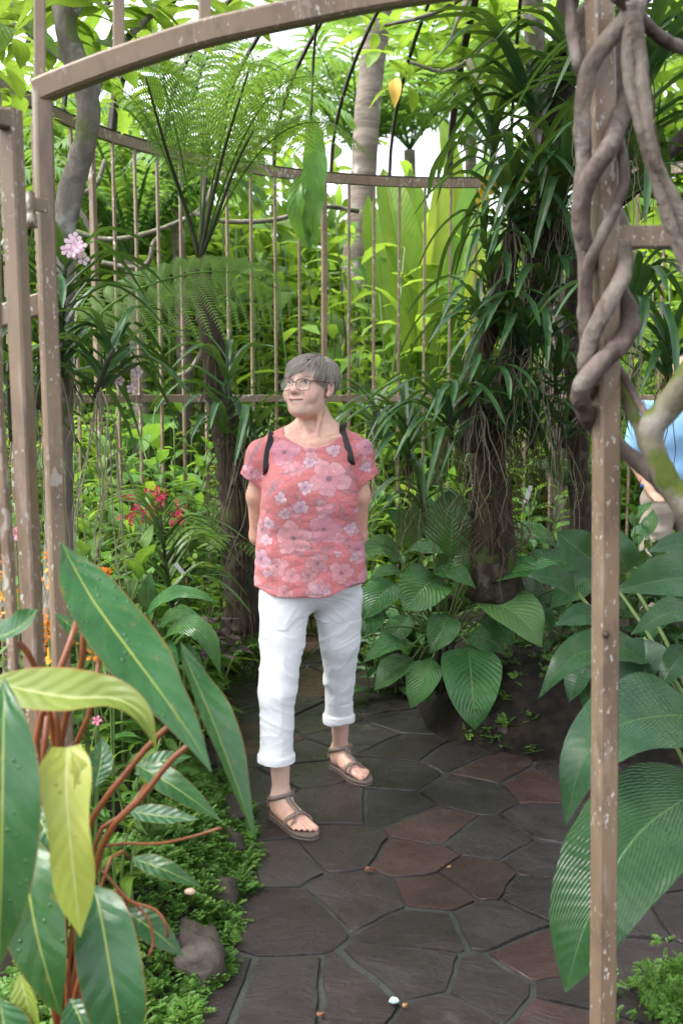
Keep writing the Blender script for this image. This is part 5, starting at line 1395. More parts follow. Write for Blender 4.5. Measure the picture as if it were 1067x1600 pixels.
# ---------------------------------------------------------------- materials
def skin_mat(name):
    g = G(name)
    at_ = g.n('ShaderNodeVertexColor'); at_.layer_name = 'Col'
    nz = g.noise(g.pos(), 60., 4.)
    col = g.mix(g.map(nz, .35, .7), at_.outputs[0], g.hsv(at_.outputs[0], .495, 1.08, .93))
    return g.done(g.bsdf(col, .46, .42, g.bump(g.noise(g.pos(), 420., 3.), .10, .002), Subsurface_Weight=.12, Subsurface_Scale=.01))
M['skin'] = skin_mat('skin')
def print_mat(name):
    g = G(name)
    at_ = g.n('ShaderNodeVertexColor'); at_.layer_name = 'Col'
    wv = g.math('MULTIPLY', g.noise(g.pos((1, 1, 9)), 95., 2.), 1.0)
    wv2 = g.noise(g.pos((9, 9, 1)), 70., 2.)
    lin = g.math('ADD', g.math('MULTIPLY', wv, .5), g.math('MULTIPLY', wv2, .5))
    col = g.mix(g.math('MULTIPLY', g.map(lin, .50, .68), .35), at_.outputs[0], (.82, .62, .62))
    col = g.mix(g.math('MULTIPLY', g.map(lin, .5, .34), .25), col, (.42, .08, .10))
    return g.done(g.bsdf(col, .85, .2, g.bump(lin, .35, .004), Sheen_Weight=.15))
M['blouse'] = print_mat('printed_linen')
M['white_cotton'] = plain_mat('white_cotton', (.74, .755, .80), .8, .25, 160., .03, .12)
M['black_strap'] = plain_mat('black_webbing', (.012, .012, .014), .55, .4, 120., .2, .25)
M['taupe'] = plain_mat('taupe_leather', (.215, .165, .14), .5, .4, 60., .15, .2)
M['sole'] = plain_mat('sandal_sole', (.13, .10, .085), .7, .3, 60., .2, .2)
M['frame'] = plain_mat('spectacle_frame', (.085, .030, .035), .3, .5, 60., .1, .0)
def lens():
    g = G('spectacle_lens')
    t = g.n('ShaderNodeBsdfTransparent'); gl = g.n('ShaderNodeBsdfGlossy'); gl.inputs['Roughness'].default_value = .02
    mx = g.n('ShaderNodeMixShader'); mx.inputs[0].default_value = .07
    g.t.links.new(t.outputs[0], mx.inputs[1]); g.t.links.new(gl.outputs[0], mx.inputs[2])
    return g.done(mx.outputs[0])
M['lens'] = lens()
def vcol_mat(name, rough, spec, **kw):
    g = G(name); a = g.n('ShaderNodeVertexColor'); a.layer_name = 'Col'
    return g.done(g.bsdf(a.outputs[0], rough, spec, **kw))
M['eye'] = vcol_mat('eye', .08, .6)
M['hair'] = vcol_mat('hair', .42, .45)
M['teeth'] = plain_mat('teeth', (.74, .68, .60), .3, .5, 50., .05, 0.)

# ---------------------------------------------------------------- the woman
YW = 3.50
wo_ = thing('person', A3(487, 1260, 3.50) * np.array([1, 1, 0]), 'smiling woman in coral flowered top, white cropped trousers and taupe sandals standing on the path', 'person')
yaw, pit = math.radians(29), math.radians(5)
f0 = np.array([-math.sin(yaw), -math.cos(yaw), 0.]); ex = np.array([math.cos(yaw), -math.sin(yaw), 0.])
fw = f0 * math.cos(pit) + np.array([0, 0, math.sin(pit)])
ey = -fw; ez = np.cross(ex, ey)
HR = np.stack([ex, ey, ez], 1)
HO = A3(484.5, 600, YW)
hl_ = lambda x, y, z: HO + HR @ np.array([x, y, z])
def hell(c, r): return ell(hl_(*c), r, HR)
def hcone(a, b, ra, rb): return cone(hl_(*a), hl_(*b), ra, rb)

tz = np.array([at(487, p, YW).z for p in (935, 900, 850, 800, 765, 735, 705, 685)])          # ascending z
txl = np.array([397, 398, 401, 407, 411, 411, 418, 432.]); txr = np.array([573, 572, 568, 562, 557, 557, 550, 540.])
kx = px_m(YW, 1.15)
tcx = ((txl + txr) / 2 - 533.5) * kx; thw = (txr - txl) / 2 * kx
tdp = np.array([.150, .147, .142, .138, .135, .122, .100, .080]); tcy = YW + np.array([-.01, -.012, -.012, -.014, -.016, -.008, .004, .012])
def torso(off):
    def fn(X, Y, Z):
        cx = np.interp(Z, tz, tcx); a = np.interp(Z, tz, thw) - off; b = np.interp(Z, tz, tdp) - off; cy = np.interp(Z, tz, tcy)
        u, v = np.abs((X - cx) / a), np.abs((Y - cy) / b)
        r = (u ** 2.35 + v ** 2.35) ** (1 / 2.35)
        return np.maximum(np.maximum((r - 1) * np.minimum(a, b) * (.55 + .45 / np.maximum(r, .5)), Z - tz[-1]), tz[0] + 6 * off - .03 - Z)
    return fn, (tcx.min() - .26, YW - .2, tz[0] - .06), (tcx.max() + .26, YW + .2, tz[-1] + .02)
SHL = [(A3(456, 684, 3.52), A3(412, 712, 3.515), .048, .052), (A3(520, 681, 3.52), A3(558, 708, 3.515), .048, .052)]
def shoulders(F, off, k=.05):
    for a, b, ra, rb in SHL: F.put(cone(a, b, ra - off, rb - off), k)

# legs
HT = [gnd(489, 1314), gnd(575, 1229)]; HB = [gnd(441, 1284), gnd(517, 1196)]
FEET = []
for T_, B_ in zip(HT, HB):
    f = np.array(T_ - B_); f /= np.linalg.norm(f); FEET.append((np.array(T_) - f * .243, f))
p_side = [np.array([-f[1], f[0], 0]) for _, f in FEET]       # towards the viewer's right of each foot
med = [1, -1]
def footp(k, f, l, z):                                        # forward, medial(+)/lateral(-), up
    H_, d = FEET[k]; return H_ + d * f + p_side[k] * med[k] * l + np.array([0, 0, z])
SOLE = .024
ANK = [footp(k, .045, 0, .095) for k in (0, 1)]
KNEE = [A3(434, 1085, 3.36), A3(531, 1058, 3.64)]
def foot_prims(k):
    z = SOLE
    P = [(cone(footp(k, .030, 0, z + .030), footp(k, .045, 0, z + .030), .030, .031), .02),
         (cone(ANK[k], footp(k, .040, 0, z + .034), .030, .031), .03),
         (cone(footp(k, .055, .002, z + .048), footp(k, .125, .006, z + .030), .031, .022), .025),
         (cone(footp(k, .10, .016, z + .022), footp(k, .166, .022, z + .014), .022, .016), .02),
         (cone(footp(k, .08, -.016, z + .018), footp(k, .150, -.027, z + .010), .021, .013), .02),
         (cone(footp(k, .12, -.002, z + .022), footp(k, .166, -.004, z + .012), .018, .012), .02)]
    for f0_, f1_, l0, l1, r in ((.172, .226, .024, .022, .0118), (.174, .224, .0035, .003, .0078), (.170, .213, -.0115, -.0125, .0072), (.162, .200, -.025, -.0265, .0070), (.152, .186, -.037, -.0385, .0068)):
        P.append((cone(footp(k, f0_, l0, z + .014), footp(k, f1_, l1, z + .009), r * 1.0, r), .003))
    return P

hz0, hz1 = HO[2] - .17, HO[2] + .14
xs = graded(tcx.min() - .34, tcx.max() + .34, .006, [(HO[0] - .11, HO[0] + .11, .0022), (-.26, .12, .0036)])
ys = graded(3.12, 4.06, .005, [(HO[1] - .15, HO[1] + .02, .0022)])
zs = graded(0.0, 1.70, .007, [(hz0, hz1, .0022), (0, .12, .0030)])
B = Field(xs, ys, zs)
B.put(torso(.015), .03); shoulders(B, .016)
B.put(cone(A3(491, 645, 3.535), A3(489, 690, 3.525), .047, .055), .03)
B.put(cone(A3(474, 664, 3.53), A3(442, 692, 3.525), .024, .028), .05); B.put(cone(A3(506, 660, 3.53), A3(532, 688, 3.525), .024, .028), .05)
# collar bones and the tendons of the neck
B.put(cone(A3(484, 693, 3.435), A3(448, 684, 3.462), .007, .006), .02); B.put(cone(A3(493, 693, 3.435), A3(530, 682, 3.462), .007, .006), .02)
B.put(cone(hl_(.042, .01, -.08), A3(492, 692, 3.452), .008, .006), .022); B.put(cone(hl_(-.04, .0, -.085), A3(485, 692, 3.452), .008, .006), .022)
# arms, hands clasped behind the back
AR = [[A3(412, 712, 3.52), A3(401, 775, 3.53), A3(404, 838, 3.585), A3(446, 878, 3.68), A3(470, 892, 3.70)], [A3(558, 710, 3.52), A3(563, 775, 3.53), A3(560, 838, 3.585), A3(522, 878, 3.68), A3(500, 892, 3.70)]]
for P_ in AR:
    for (a, b), (ra, rb) in zip(zip(P_[:-1], P_[1:]), ((.037, .033), (.033, .030), (.030, .026), (.026, .022))): B.put(cone(a, b, ra, rb), .025)
for s_, P_ in ((1, AR[0]), (-1, AR[1])):
    w0 = P_[-1]; B.put(ell(w0 + np.array([.035 * s_, .006 + .012 * s_, -.012]), (.042, .016, .034)), .02)
    for q, (L, dz) in enumerate(((.030, .022), (.036, .006), (.034, -.010), (.026, -.026))):
        k0 = w0 + np.array([.070 * s_, .010 + .014 * s_, dz - .014]); k1 = k0 + np.array([L * s_, .006, -.006]); k2 = k1 + np.array([.012 * s_, -.014, -.014])
        B.put(cone(k0, k1, .0088, .0082), .004); B.put(cone(k1, k2, .0082, .0072), .004)
    t0 = w0 + np.array([.02 * s_, .010 + .012 * s_, .018]); B.put(cone(t0, t0 + np.array([.03 * s_, .008, .022]), .010, .009), .008); B.put(cone(t0 + np.array([.03 * s_, .008, .022]), t0 + np.array([.05 * s_, .004, .016]), .009, .0075), .004)
# hips, legs, feet
B.put(ell(A3(487, 890, 3.50), (.160, .110, .09)), .02)
LEG = [[A3(446, 935, 3.46), KNEE[0], KNEE[0] * .62 + ANK[0] * .38 + np.array([0, .012, 0]), ANK[0]], [A3(527, 932, 3.54), KNEE[1], KNEE[1] * .62 + ANK[1] * .38 + np.array([0, .012, 0]), ANK[1]]]
for k in (0, 1):
    L_ = LEG[k]
    for (a, b), (ra, rb) in zip(zip(L_[:-1], L_[1:]), ((.064, .040), (.038, .041), (.041, .0285))): B.put(cone(a, b, ra, rb), .03)
    for c, r in ((.028, .013), (-.028, .012)): B.put(ell(footp(k, .045, c * .95, .092), (r, r, r * 1.1)), .012)
    for pr_, kk in foot_prims(k): B.put(pr_, kk)
# head
for pr_, kk in [(hell((0, .02, .018), (.0735, .089, .072)), .02), (hell((0, -.028, -.028), (.0610, .058, .080)), .03), (hell((0, -.016, -.064), (.0540, .052, .040)), .03), (hell((0, -.071, -.097), (.020, .018, .015)), .035),
                (hell((0, -.052, -.090), (.042, .034, .024)), .03), (hell((.038, -.062, -.036), (.024, .021, .020)), .025), (hell((-.038, -.062, -.036), (.024, .021, .020)), .025), (hell((0, -.070, .022), (.050, .017, .011)), .02),
                (hell((0, -.056, .036), (.050, .022, .026)), .03)]: B.put(pr_, kk)
for s_ in (1, -1):
    B.put(hell((s_ * .033, -.097, -.001), (.019, .016, .0115)), .014, 'd')
B.put(hcone((0, -.082, .010), (0, -.103, -.030), .0070, .0105), .014)
B.put(hell((0, -.105, -.033), (.0115, .0105, .0095)), .010)
EC = (.0325, -.0675, -.0005)
for s_ in (1, -1):
    B.put(hell((s_ * .0135, -.094, -.036), (.0080, .0095, .0070)), .008)
    B.put(hell((s_ * .0060, -.102, -.0435), (.0030, .0045, .0030)), .003, 'd')
    B.put(hell((s_ * EC[0], EC[1], EC[2]), (.0155, .0145, .0145)), .006)
    B.put(hcone((s_ * .018, -.080, .0105), (s_ * .047, -.070, .0085), .0040, .0040), .010)
    B.put(hell((s_ * (EC[0] + .0005), EC[1] - .016, EC[2] - .0006), (.0134, .012, .0054)), .0028, 'd')
    B.put(hcone((s_ * .021, -.094, -.036), (s_ * .038, -.080, -.060), .0014, .0014), .011, 'd')       # smile fold
    B.put(hell((s_ * .042, -.068, -.050), (.016, .014, .016)), .02)
B.put(hell((0, -.080, -.066), (.028, .014, .018)), .02)
def mouth(x): return -.0945 + 13 * x * x, -.0672 + 8.5 * x * x, .0056 * max(0, 1 - (x / .029) ** 2)    # surface y, height of the gap, half opening
MX = np.linspace(-.031, .031, 13)
for a_, b_ in zip(MX[:-1], MX[1:]):
    m_ = (a_ + b_) / 2; y_, z_, h_ = mouth(m_)
    if h_ > .0008: B.put(hell((m_, y_ - .001, z_), (.0040, .010, h_)), .0015, 'd')
for a_, b_ in zip(MX[:-1], MX[1:]):
    (ya, za, ha), (yb, zb, hb) = mouth(a_), mouth(b_)
    e_ = lambda x: 1 - .55 * (x / .031) ** 2
    B.put(hcone((a_, ya - .0005, za + ha + .0018), (b_, yb - .0005, zb + hb + .0018), .0030 * e_(a_), .0030 * e_(b_)), .003)
    B.put(hcone((a_, ya + .0005, za - ha - .0030), (b_, yb + .0005, zb - hb - .0030), .0042 * e_(a_), .0042 * e_(b_)), .003)
for s_ in (1, -1):
    B.put(hell((s_ * .078, .010, -.010), (.008, .020, .032)), .010)
    B.put(hell((s_ * .087, .006, -.008), (.006, .011, .019)), .006, 'd')
    B.put(hell((s_ * .076, -.002, -.038), (.007, .009, .010)), .008)
V, Q = B.mesh()
V = smooth_mesh(V, Q, 1, .35)
# skin colour
L = (V - HO) @ HR
base = np.tile(np.array([.680, .465, .385]), (len(V), 1))
base *= (1 + .06 * fbm(V, 18, 3, 3))[:, None]
head = (L[:, 2] > -.13) & (np.abs(L[:, 0]) < .11) & (np.abs(L[:, 1]) < .15)
def gauss(c, s): return np.exp(-(((L - np.array(c)) / np.array(s)) ** 2).sum(1)) * head
def tint(w_, col, a):
    global base
    k = np.clip(w_ * a, 0, 1)[:, None]; base = base * (1 - k) + np.array(col) * k
for s_ in (1, -1):
    tint(gauss((s_ * .042, -.075, -.036), (.022, .04, .020)), (.60, .28, .22), .55)
    tint(gauss((s_ * .079, .010, -.012), (.02, .03, .03)), (.60, .28, .23), .5)
    tint(gauss((s_ * .033, -.084, -.013), (.017, .03, .006)), (.50, .30, .25), .4)
    tint(gauss((s_ * .035, -.088, .0170), (.016, .03, .0026)), (.26, .18, .14), .75)
    tint(np.exp(-((L[:, 0] - s_ * .0335) / .0135) ** 4 - ((L[:, 2] - EC[2] - .0046 + 18 * (L[:, 0] - s_ * .0335) ** 2) / .0017) ** 2) * head * (L[:, 1] < -.05), (.06, .035, .03), .9)
    tint(np.exp(-((L[:, 0] - s_ * .0335) / .0135) ** 4 - ((L[:, 2] - EC[2] + .0054 - 18 * (L[:, 0] - s_ * .0335) ** 2) / .0014) ** 2) * head * (L[:, 1] < -.05), (.20, .10, .085), .6)
    tint(gauss((s_ * .028, -.088, -.050), (.004, .03, .014)), (.40, .20, .155), .5)
for s_ in (1, -1):  # wrinkles: groove shade put into the colour as dark lines
    for (x0, z0), (x1, z1), a_ in (((.026, -.040), (.043, -.066), .5), ((.048, -.030), (.053, -.056), .35), ((.054, -.018), (.060, -.050), .3), ((.054, .002), (.066, .006), .35), ((.054, -.004), (.066, -.006), .35), ((.032, -.074), (.036, -.092), .35), ((.020, -.019), (.044, -.017), .3)):
        t_ = np.clip(((L[:, 0] * s_ - x0) * (x1 - x0) + (L[:, 2] - z0) * (z1 - z0)) / ((x1 - x0) ** 2 + (z1 - z0) ** 2), 0, 1)
        dl = np.hypot(L[:, 0] * s_ - x0 - t_ * (x1 - x0) - .002 * np.sin(t_ * 5), L[:, 2] - z0 - t_ * (z1 - z0))
        tint(np.exp(-(dl / .0016) ** 2) * head * (L[:, 1] < -.01), (.40, .22, .17), a_)
for z_ in (.022, .029): tint(np.exp(-((L[:, 2] - z_ - 3 * L[:, 0] ** 2) / .0010) ** 2 - (L[:, 0] / .035) ** 4) * head * (L[:, 1] < -.04), (.45, .27, .21), .3)  # forehead wrinkles, their shade painted as thin dark lines
tint(gauss((0, -.108, -.034), (.014, .02, .012)), (.60, .26, .21), .5)
zz_ = L[:, 2] - 8.5 * L[:, 0] ** 2
hh_ = .0056 * np.clip(1 - (L[:, 0] / .029) ** 2, 0, 1)
lipm = (np.exp(-((zz_ + .0672 - hh_ - .0022) / .0026) ** 2) + np.exp(-((zz_ + .0672 + hh_ + .0034) / .0040) ** 2)) * (np.abs(L[:, 0]) < .031) * head * (L[:, 1] < -.05)
tint(lipm, (.54, .215, .20), .75)
tint(np.exp(-((zz_ + .0672) / (hh_ * .8 + .0006)) ** 2) * (np.abs(L[:, 0]) < .030) * head * (L[:, 1] < -.05), (.10, .035, .03), .8)
arm_red = ((V[:, 2] > .75) & (V[:, 2] < 1.25))
base[arm_red] *= np.array([.92, .80, .74])
fz = V[:, 2] < .09
base[fz] = base[fz] * np.array([1.0, .90, .86])
neck = (V[:, 2] < HO[2] - .10) & (V[:, 2] > HO[2] - .35)
base[neck] *= np.array([1.0, .93, .90])
# toe nails
for k in (0, 1):
    for f1_, l1, r in ((.228, .022, .010), (.224, .004, .006), (.213, -.010, .006), (.202, -.022, .005), (.189, -.033, .005)):
        c = footp(k, f1_, l1, SOLE + .018); w_ = np.exp(-((V - c) ** 2).sum(1) / (r * .8) ** 2)
        base = base * (1 - .5 * w_[:, None]) + np.array([.62, .30, .26]) * .5 * w_[:, None]
part('body', V, Q, M['skin'], wo_, col=np.clip(base, 0.01, 1))

# eyes, teeth
def sphere(c, r, nu=20, nv=14, R=None):
    th = np.linspace(0, math.pi, nv + 1); ph_ = np.linspace(0, 2 * math.pi, nu, endpoint=False)
    D = np.stack([np.sin(th)[:, None] * np.cos(ph_)[None], np.sin(th)[:, None] * np.sin(ph_)[None], np.repeat(np.cos(th)[:, None], nu, 1)], -1)
    r = np.array(r) if hasattr(r, '__len__') else np.array([r] * 3)
    P = (D * r).reshape(-1, 3)
    if R is not None: P = P @ np.asarray(R).T
    i = np.arange(nv)[:, None] * nu; j = np.arange(nu)[None]; k = (j + 1) % nu
    return P + np.array(c), np.stack([i + j, i + nu + j, i + nu + k, i + k], -1).reshape(-1, 4), D.reshape(-1, 3)
gaze = norm(HR @ np.array([-.16, -1, .06]))
for s_ in (1, -1):
    V, Q, D = sphere(hl_(s_ * EC[0], EC[1], EC[2]), .0128, 28, 24)
    c = D @ gaze
    col = np.where((c > .985)[:, None], [.01, .01, .012], np.where((c > .885)[:, None], [.085, .10, .095], [.56, .53, .51]))
    part('eye', V, Q, M['eye'], wo_, col=col)
tx = np.linspace(-.0235, .0235, 15)
V = []
for x_ in tx:
    y_, z_, h_ = mouth(x_)
    for f_, dy in ((1.4, .0032), (.5, .0028), (-.55, .0034)): V.append(hl_(x_, y_ + dy + .0012 * abs(math.sin(x_ * 560)), z_ + h_ * f_ + .0004 * abs(math.sin(x_ * 560)) * (f_ < 0)))
i_ = np.arange(14)[:, None] * 3; j_ = np.arange(2)[None]
Q = np.stack([i_ + j_, i_ + j_ + 1, i_ + j_ + 4, i_ + j_ + 3], -1).reshape(-1, 4)
part('teeth', V, Q, M['teeth'], wo_)

# hair: a cap with many combed strands
HC = np.array([0, .020, .026]); HE = np.array([.0840, .107, .074])
def hairline(P):
    """>0 where hair may grow or hang (head coordinates)"""
    x, y, z = P[..., 0], P[..., 1], P[..., 2]
    fl_ = np.interp(x, [-.09, -.062, -.045, -.02, .005, .022, .040, .056, .066, .09], [-.014, -.002, .010, .023, .033, .030, .019, .003, -.036, -.040])
    front = z - fl_
    side = z - np.interp(y, [-.03, -.012, .002, .012, .030, .042, .06], [-.036, -.036, -.006, .012, .012, -.045, -.062])
    return np.where(y < -.030, front, np.where(y < -.005, front * (-.005 - y) / .025 + side * (y + .030) / .025, side))
Fh = Field(*[np.arange(-.16, .17, .0032)] * 3)
Fh.put((lambda X, Y, Z: ell(HC, HE - .004)[0](X, Y, Z), HC - HE, HC + HE), 0.001)
def _nape(X, Y, Z): return ell((0, .045, -.045), (.058, .050, .062))[0](X, Y, Z)
Xg, Yg, Zg = np.meshgrid(*Fh.ax, indexing='ij')
hlm = hairline(np.stack([Xg, Yg, Zg], -1))
Fh.d = np.maximum(Fh.d, -hlm.astype(np.float32) * .8)
V, Q = Fh.mesh(); V = smooth_mesh(V, Q, 2)
V = V * (1 + .0)
hc = np.tile([.10, .085, .072], (len(V), 1)) * (1 + .3 * fbm(V * np.array([1, 1, .3]), 160, 2, 2))[:, None]
hairo = part('hair', V @ HR.T + HO, Q, M['hair'], wo_, col=np.clip(hc, .01, 1))
rgh = np.random.RandomState(4)
geo = Geo(); hcol = []
crown = np.array([.022, .060, .108])
ns = 0
while ns < 3800:
    d = norm(rgh.normal(size=3) + (np.array([0, .1, .5]) if ns % 3 else np.array([.1, -.9, .9])))
    p = HC + HE * d
    if p[1] > .02 and p[2] < -.02 and False: continue
    if hairline(p) < .004: continue
    ln = rgh.uniform(.035, .080); n_ = 8
    lift = rgh.uniform(-.003, .007) + (.006 * rgh.rand() if rgh.rand() < .12 else 0)
    pts = []
    q = p.copy()
    for i_ in range(n_):
        nn = norm((q - HC) / HE ** 2)
        away = q - crown
        fl = norm(away) + np.array([-.95 if q[1] < .03 else -.1, -.15, -.45 - 1.2 * max(0., -(q[2] - .03)) * 10 * .3])
        if q[0] > .03: fl = fl + np.array([.7, .35, -.5])
        if q[0] < -.04: fl = fl + np.array([-.1, .25, -.5])
        fl = fl - nn * (fl @ nn)
        fl = norm(fl + rgh.normal(size=3) * .11)
        kk = HC + (q - HC) / np.sqrt((((q - HC) / HE) ** 2).sum()) * (1 + (lift + .004 * i_ / n_) / .09)
        pts.append(kk)
        q = kk + fl * ln / n_
        if hairline(q) < (-.008 if q[1] < -.03 else -.010): break
    if len(pts) < 3: continue
    ns += 1
    pts = np.array(pts) @ HR.T + HO
    r = rgh.uniform(.00045, .00085)
    n0 = geo.n
    tube(geo, pts, [r, r * 1.1, r * .8, .0002], 4, n=7, cap=False)
    g1 = rgh.rand()
    c = np.array([.36, .32, .285]) if g1 < .58 else (np.array([.19, .155, .13]) if g1 < .80 else np.array([.50, .47, .44]))
    hcol.append(np.tile(c * rgh.uniform(.75, 1.2), (geo.n - n0, 1)))
V, F_, U = geo.get()
part('strands', V, F_, M['hair'], hairo, col=np.concatenate(hcol), kind='stuff')

# spectacles
gl_ = link('glasses', None, wo_); gl_.location = Vector(hl_(0, -.098, 0)) - Vector(wo_.location)
for s_ in (1, -1):
    t = np.linspace(0, 2 * math.pi, 33)
    e = 2 / 2.7
    cx, cz = s_ * .0325, -.012
    rim = [hl_(cx + .0265 * np.sign(math.cos(a)) * abs(math.cos(a)) ** e, -.1045 + .0075 * ((abs(cx + .0265 * math.cos(a)) / .06) ** 2), cz + .0195 * np.sign(math.sin(a)) * abs(math.sin(a)) ** e - .0025 * math.cos(a) * s_ * (math.sin(a) < 0)) for a in t]
    g_ = Geo(); tube(g_, rim, .0012, 6, n=44, cap=False)
    tube(g_, rim[1:16], .0017, 6, n=24)
    g_.part('rim', M['frame'], gl_)
    V = np.array(rim[:-1] + [np.mean(rim, 0)]); T_ = np.array([(i_, (i_ + 1) % 32, 32) for i_ in range(32)])
    part('lens', V, T_, M['lens'], gl_)
    g_ = Geo(); tube(g_, [hl_(s_ * .0585, -.0980, .000), hl_(s_ * .070, -.085, .002), hl_(s_ * .0790, -.045, .003), hl_(s_ * .083, .0, .002), hl_(s_ * .080, .022, -.012)], .0016, 6); g_.part('temple', M['frame'], gl_)
g_ = Geo(); tube(g_, [hl_(-.0075, -.1035, -.0045), hl_(0, -.1065, -.0025), hl_(.0075, -.1035, -.0045)], .0014, 6); g_.part('bridge', M['frame'], gl_)

# ---------------------------------------------------------------- her blouse
xs = np.arange(tcx.min() - .30, tcx.max() + .30, .0030); ys = np.arange(YW - .22, YW + .20, .0034); zs = np.arange(at(487, 950, YW).z, at(487, 660, YW).z, .0030)
Fb = Field(xs, ys, zs)
Fb.put(torso(0.), .02); shoulders(Fb, 0., .05)
for a_ in (457, 519): Fb.put(ell(A3(a_, 776, 3.405), (.068, .048, .062)), .07)
for s_, (sh, el_, hem) in ((-1, (A3(411, 712, 3.515), A3(387, 795, 3.53), A3(395, 753, 3.52))), (1, (A3(558, 709, 3.515), A3(577, 795, 3.53), A3(569, 757, 3.52)))):
    cn = cone(sh, el_, .056, .052); n_ = np.array([s_ * .60, -.05, -.80]); n_ /= np.linalg.norm(n_)
    def slv(X, Y, Z, cn=cn, n_=n_, hem=hem):
        pl_ = (X - hem[0]) * n_[0] + (Y - hem[1]) * n_[1] + (Z - hem[2]) * n_[2]
        band = np.clip((pl_ + .030) / .006, 0, 1) * .0035
        return np.maximum(cn[0](X, Y, Z) - band, pl_)
    Fb.put((slv, cn[1], cn[2]), .022)
# hem line, neck opening, hollow inside
hx = np.array([A3(397, 917, 3.45)[0], A3(440, 929, 3.38)[0], A3(490, 934, 3.37)[0], A3(540, 921, 3.38)[0], A3(573, 902, 3.45)[0]])
hz = np.array([A3(397, 917, 3.45)[2], A3(440, 929, 3.38)[2], A3(490, 934, 3.37)[2], A3(540, 921, 3.38)[2], A3(573, 902, 3.45)[2]])
X, Y, Z = xs[:, None, None].astype(np.float32), ys[None, :, None].astype(np.float32), zs[None, None, :].astype(np.float32)
hemz = np.interp(X, hx, hz) + .006 * np.sin(X * 38 + Y * 15)
Fb.d = np.maximum(Fb.d, hemz.astype(np.float32) - Z)
nc = A3(488, 658, 3.455)
Fb.d = np.maximum(Fb.d, -ell(nc, (.112, .160, .094))[0](X, Y, Z).astype(np.float32))
Fb.d = np.maximum(Fb.d, -(Fb.d + .0085))
V, Q = Fb.mesh(); V = smooth_mesh(V, Q, 2)
N = vnormals(V, Q)
zr = np.clip((tz[5] - V[:, 2]) / (tz[5] - tz[0]), 0, 1)
fold = .0042 * fbm(V * np.array([1, 1, 1.6]), 11, 3, 8) + .0055 * zr * vnoise(V * np.array([1, 1, .16]), 26, 4) + .0035 * np.abs(vnoise(V * np.array([.6, .6, 1.9]) + .5 * V[:, [2, 0, 1]], 19, 6))
V = V + N * fold[:, None]
cpx = (533.5 + V[:, 0] / kx - 360) * 3.808; cpy = (np.interp(-V[:, 2], -np.array([at(487, p, YW).z for p in range(640, 961, 20)]), np.arange(640, 961, 20)) - 530) * 3.81
side_ = (N[:, 1] > .2)
cpx = np.where(side_, 1000 - cpx + 60, cpx); cpy = np.where(side_, cpy + 40, cpy)
col = np.tile([.520, .158, .168], (len(V), 1)) * (1 + .10 * fbm(np.c_[cpx, cpy, 0 * cpx], .008, 3, 1))[:, None]
wob = 6 * vnoise(np.c_[cpx, cpy, 0 * cpx], .05, 3)
def paint(mask, c):
    global col
    m_ = np.clip(mask, 0, 1)[:, None]; col = col * (1 - m_) + np.asarray(c) * m_
def flower(cx, cy, R, c1, c2, npet=5, rot=0., dark=(.14, .09, .12), al=.52):
    dx, dy = cpx - cx, (cpy - cy) * 1.15
    r = np.hypot(dx, dy); th = np.arctan2(dy, dx) + rot
    pet = np.abs(np.cos(th * npet / 2))
    lim = R * (.62 + .38 * pet ** .5) * (1 + .12 * np.sin(th * 3 + rot * 5)) + wob
    ins = np.clip((lim - r) / 5, 0, 1)
    f = np.clip(r / R, 0, 1)[:, None]
    vein = .5 + .5 * np.sin(th * npet * 7 + 3 * np.sin(r * .09))
    c = np.asarray(c1) * (1 - f) + np.asarray(c2) * f
    c = c * (1 - .22 * vein[:, None] * (1 - f * .4)) * (1 - .18 * vnoise(np.c_[cpx, cpy, 0 * cpx], .04, int(R)))[:, None]
    global col
    m_ = (ins * al)[:, None]; col = col * (1 - m_) + c * m_
    paint(np.clip(1 - np.abs(lim - r) / 4, 0, 1) * .65, dark)
    paint(np.clip(1 - pet * 9, 0, 1) * (r < lim) * (r > R * .18) * .5, dark)
    paint(np.clip((R * .16 - r) / 4, 0, 1) * .85, dark)
def leafp(cx, cy, L_, W_, rot, c=(.24, .17, .20), al=.75):
    u = (cpx - cx) * math.cos(rot) + (cpy - cy) * math.sin(rot); v = -(cpx - cx) * math.sin(rot) + (cpy - cy) * math.cos(rot)
    e = (1 - (u / L_) ** 2) * W_ - np.abs(v) + wob * .5
    paint(np.clip(e / 4, 0, 1) * al * (.65 + .35 * np.sin(u * .5 + np.abs(v) * .6)), c)
    paint(np.clip(1 - np.abs(v) / 3, 0, 1) * (np.abs(u) < L_ * 1.3) * .6, (.15, .10, .13))
for a, b, l_, w2, ro in [(280, 850, 55, 24, -.9), (250, 890, 60, 16, -.8), (530, 940, 42, 26, .1), (570, 1215, 52, 26, -.4), (480, 1212, 34, 18, .5), (690, 1180, 40, 24, .9), (600, 985, 70, 12, -1.0), (700, 780, 55, 16, -1.1), (410, 1235, 50, 20, .3), (280, 1090, 60, 18, .6),
        (670, 1010, 70, 18, 1.2), (130, 710, 60, 18, -1.1), (165, 640, 60, 16, -1.0), (820, 620, 60, 20, .9), (350, 780, 60, 12, -.2), (240, 1440, 60, 14, .1), (640, 1480, 60, 14, -.2), (760, 1130, 40, 16, 1.3), (320, 900, 40, 16, -1.2), (410, 920, 36, 14, .9), (700, 880, 50, 16, .3), (470, 1130, 50, 12, .8)]:
    leafp(a, b, l_, w2, ro)
rgp = random.Random(8)
for q_ in range(46): leafp(rgp.uniform(90, 860), rgp.uniform(560, 1540), rgp.uniform(20, 46), rgp.uniform(5, 13), rgp.uniform(0, 3.1), (.22, .14, .17), .5)
PW, MV, GR = ((.46, .24, .30), (.68, .44, .47)), ((.42, .21, .32), (.56, .32, .42)), ((.32, .21, .26), (.50, .34, .39))
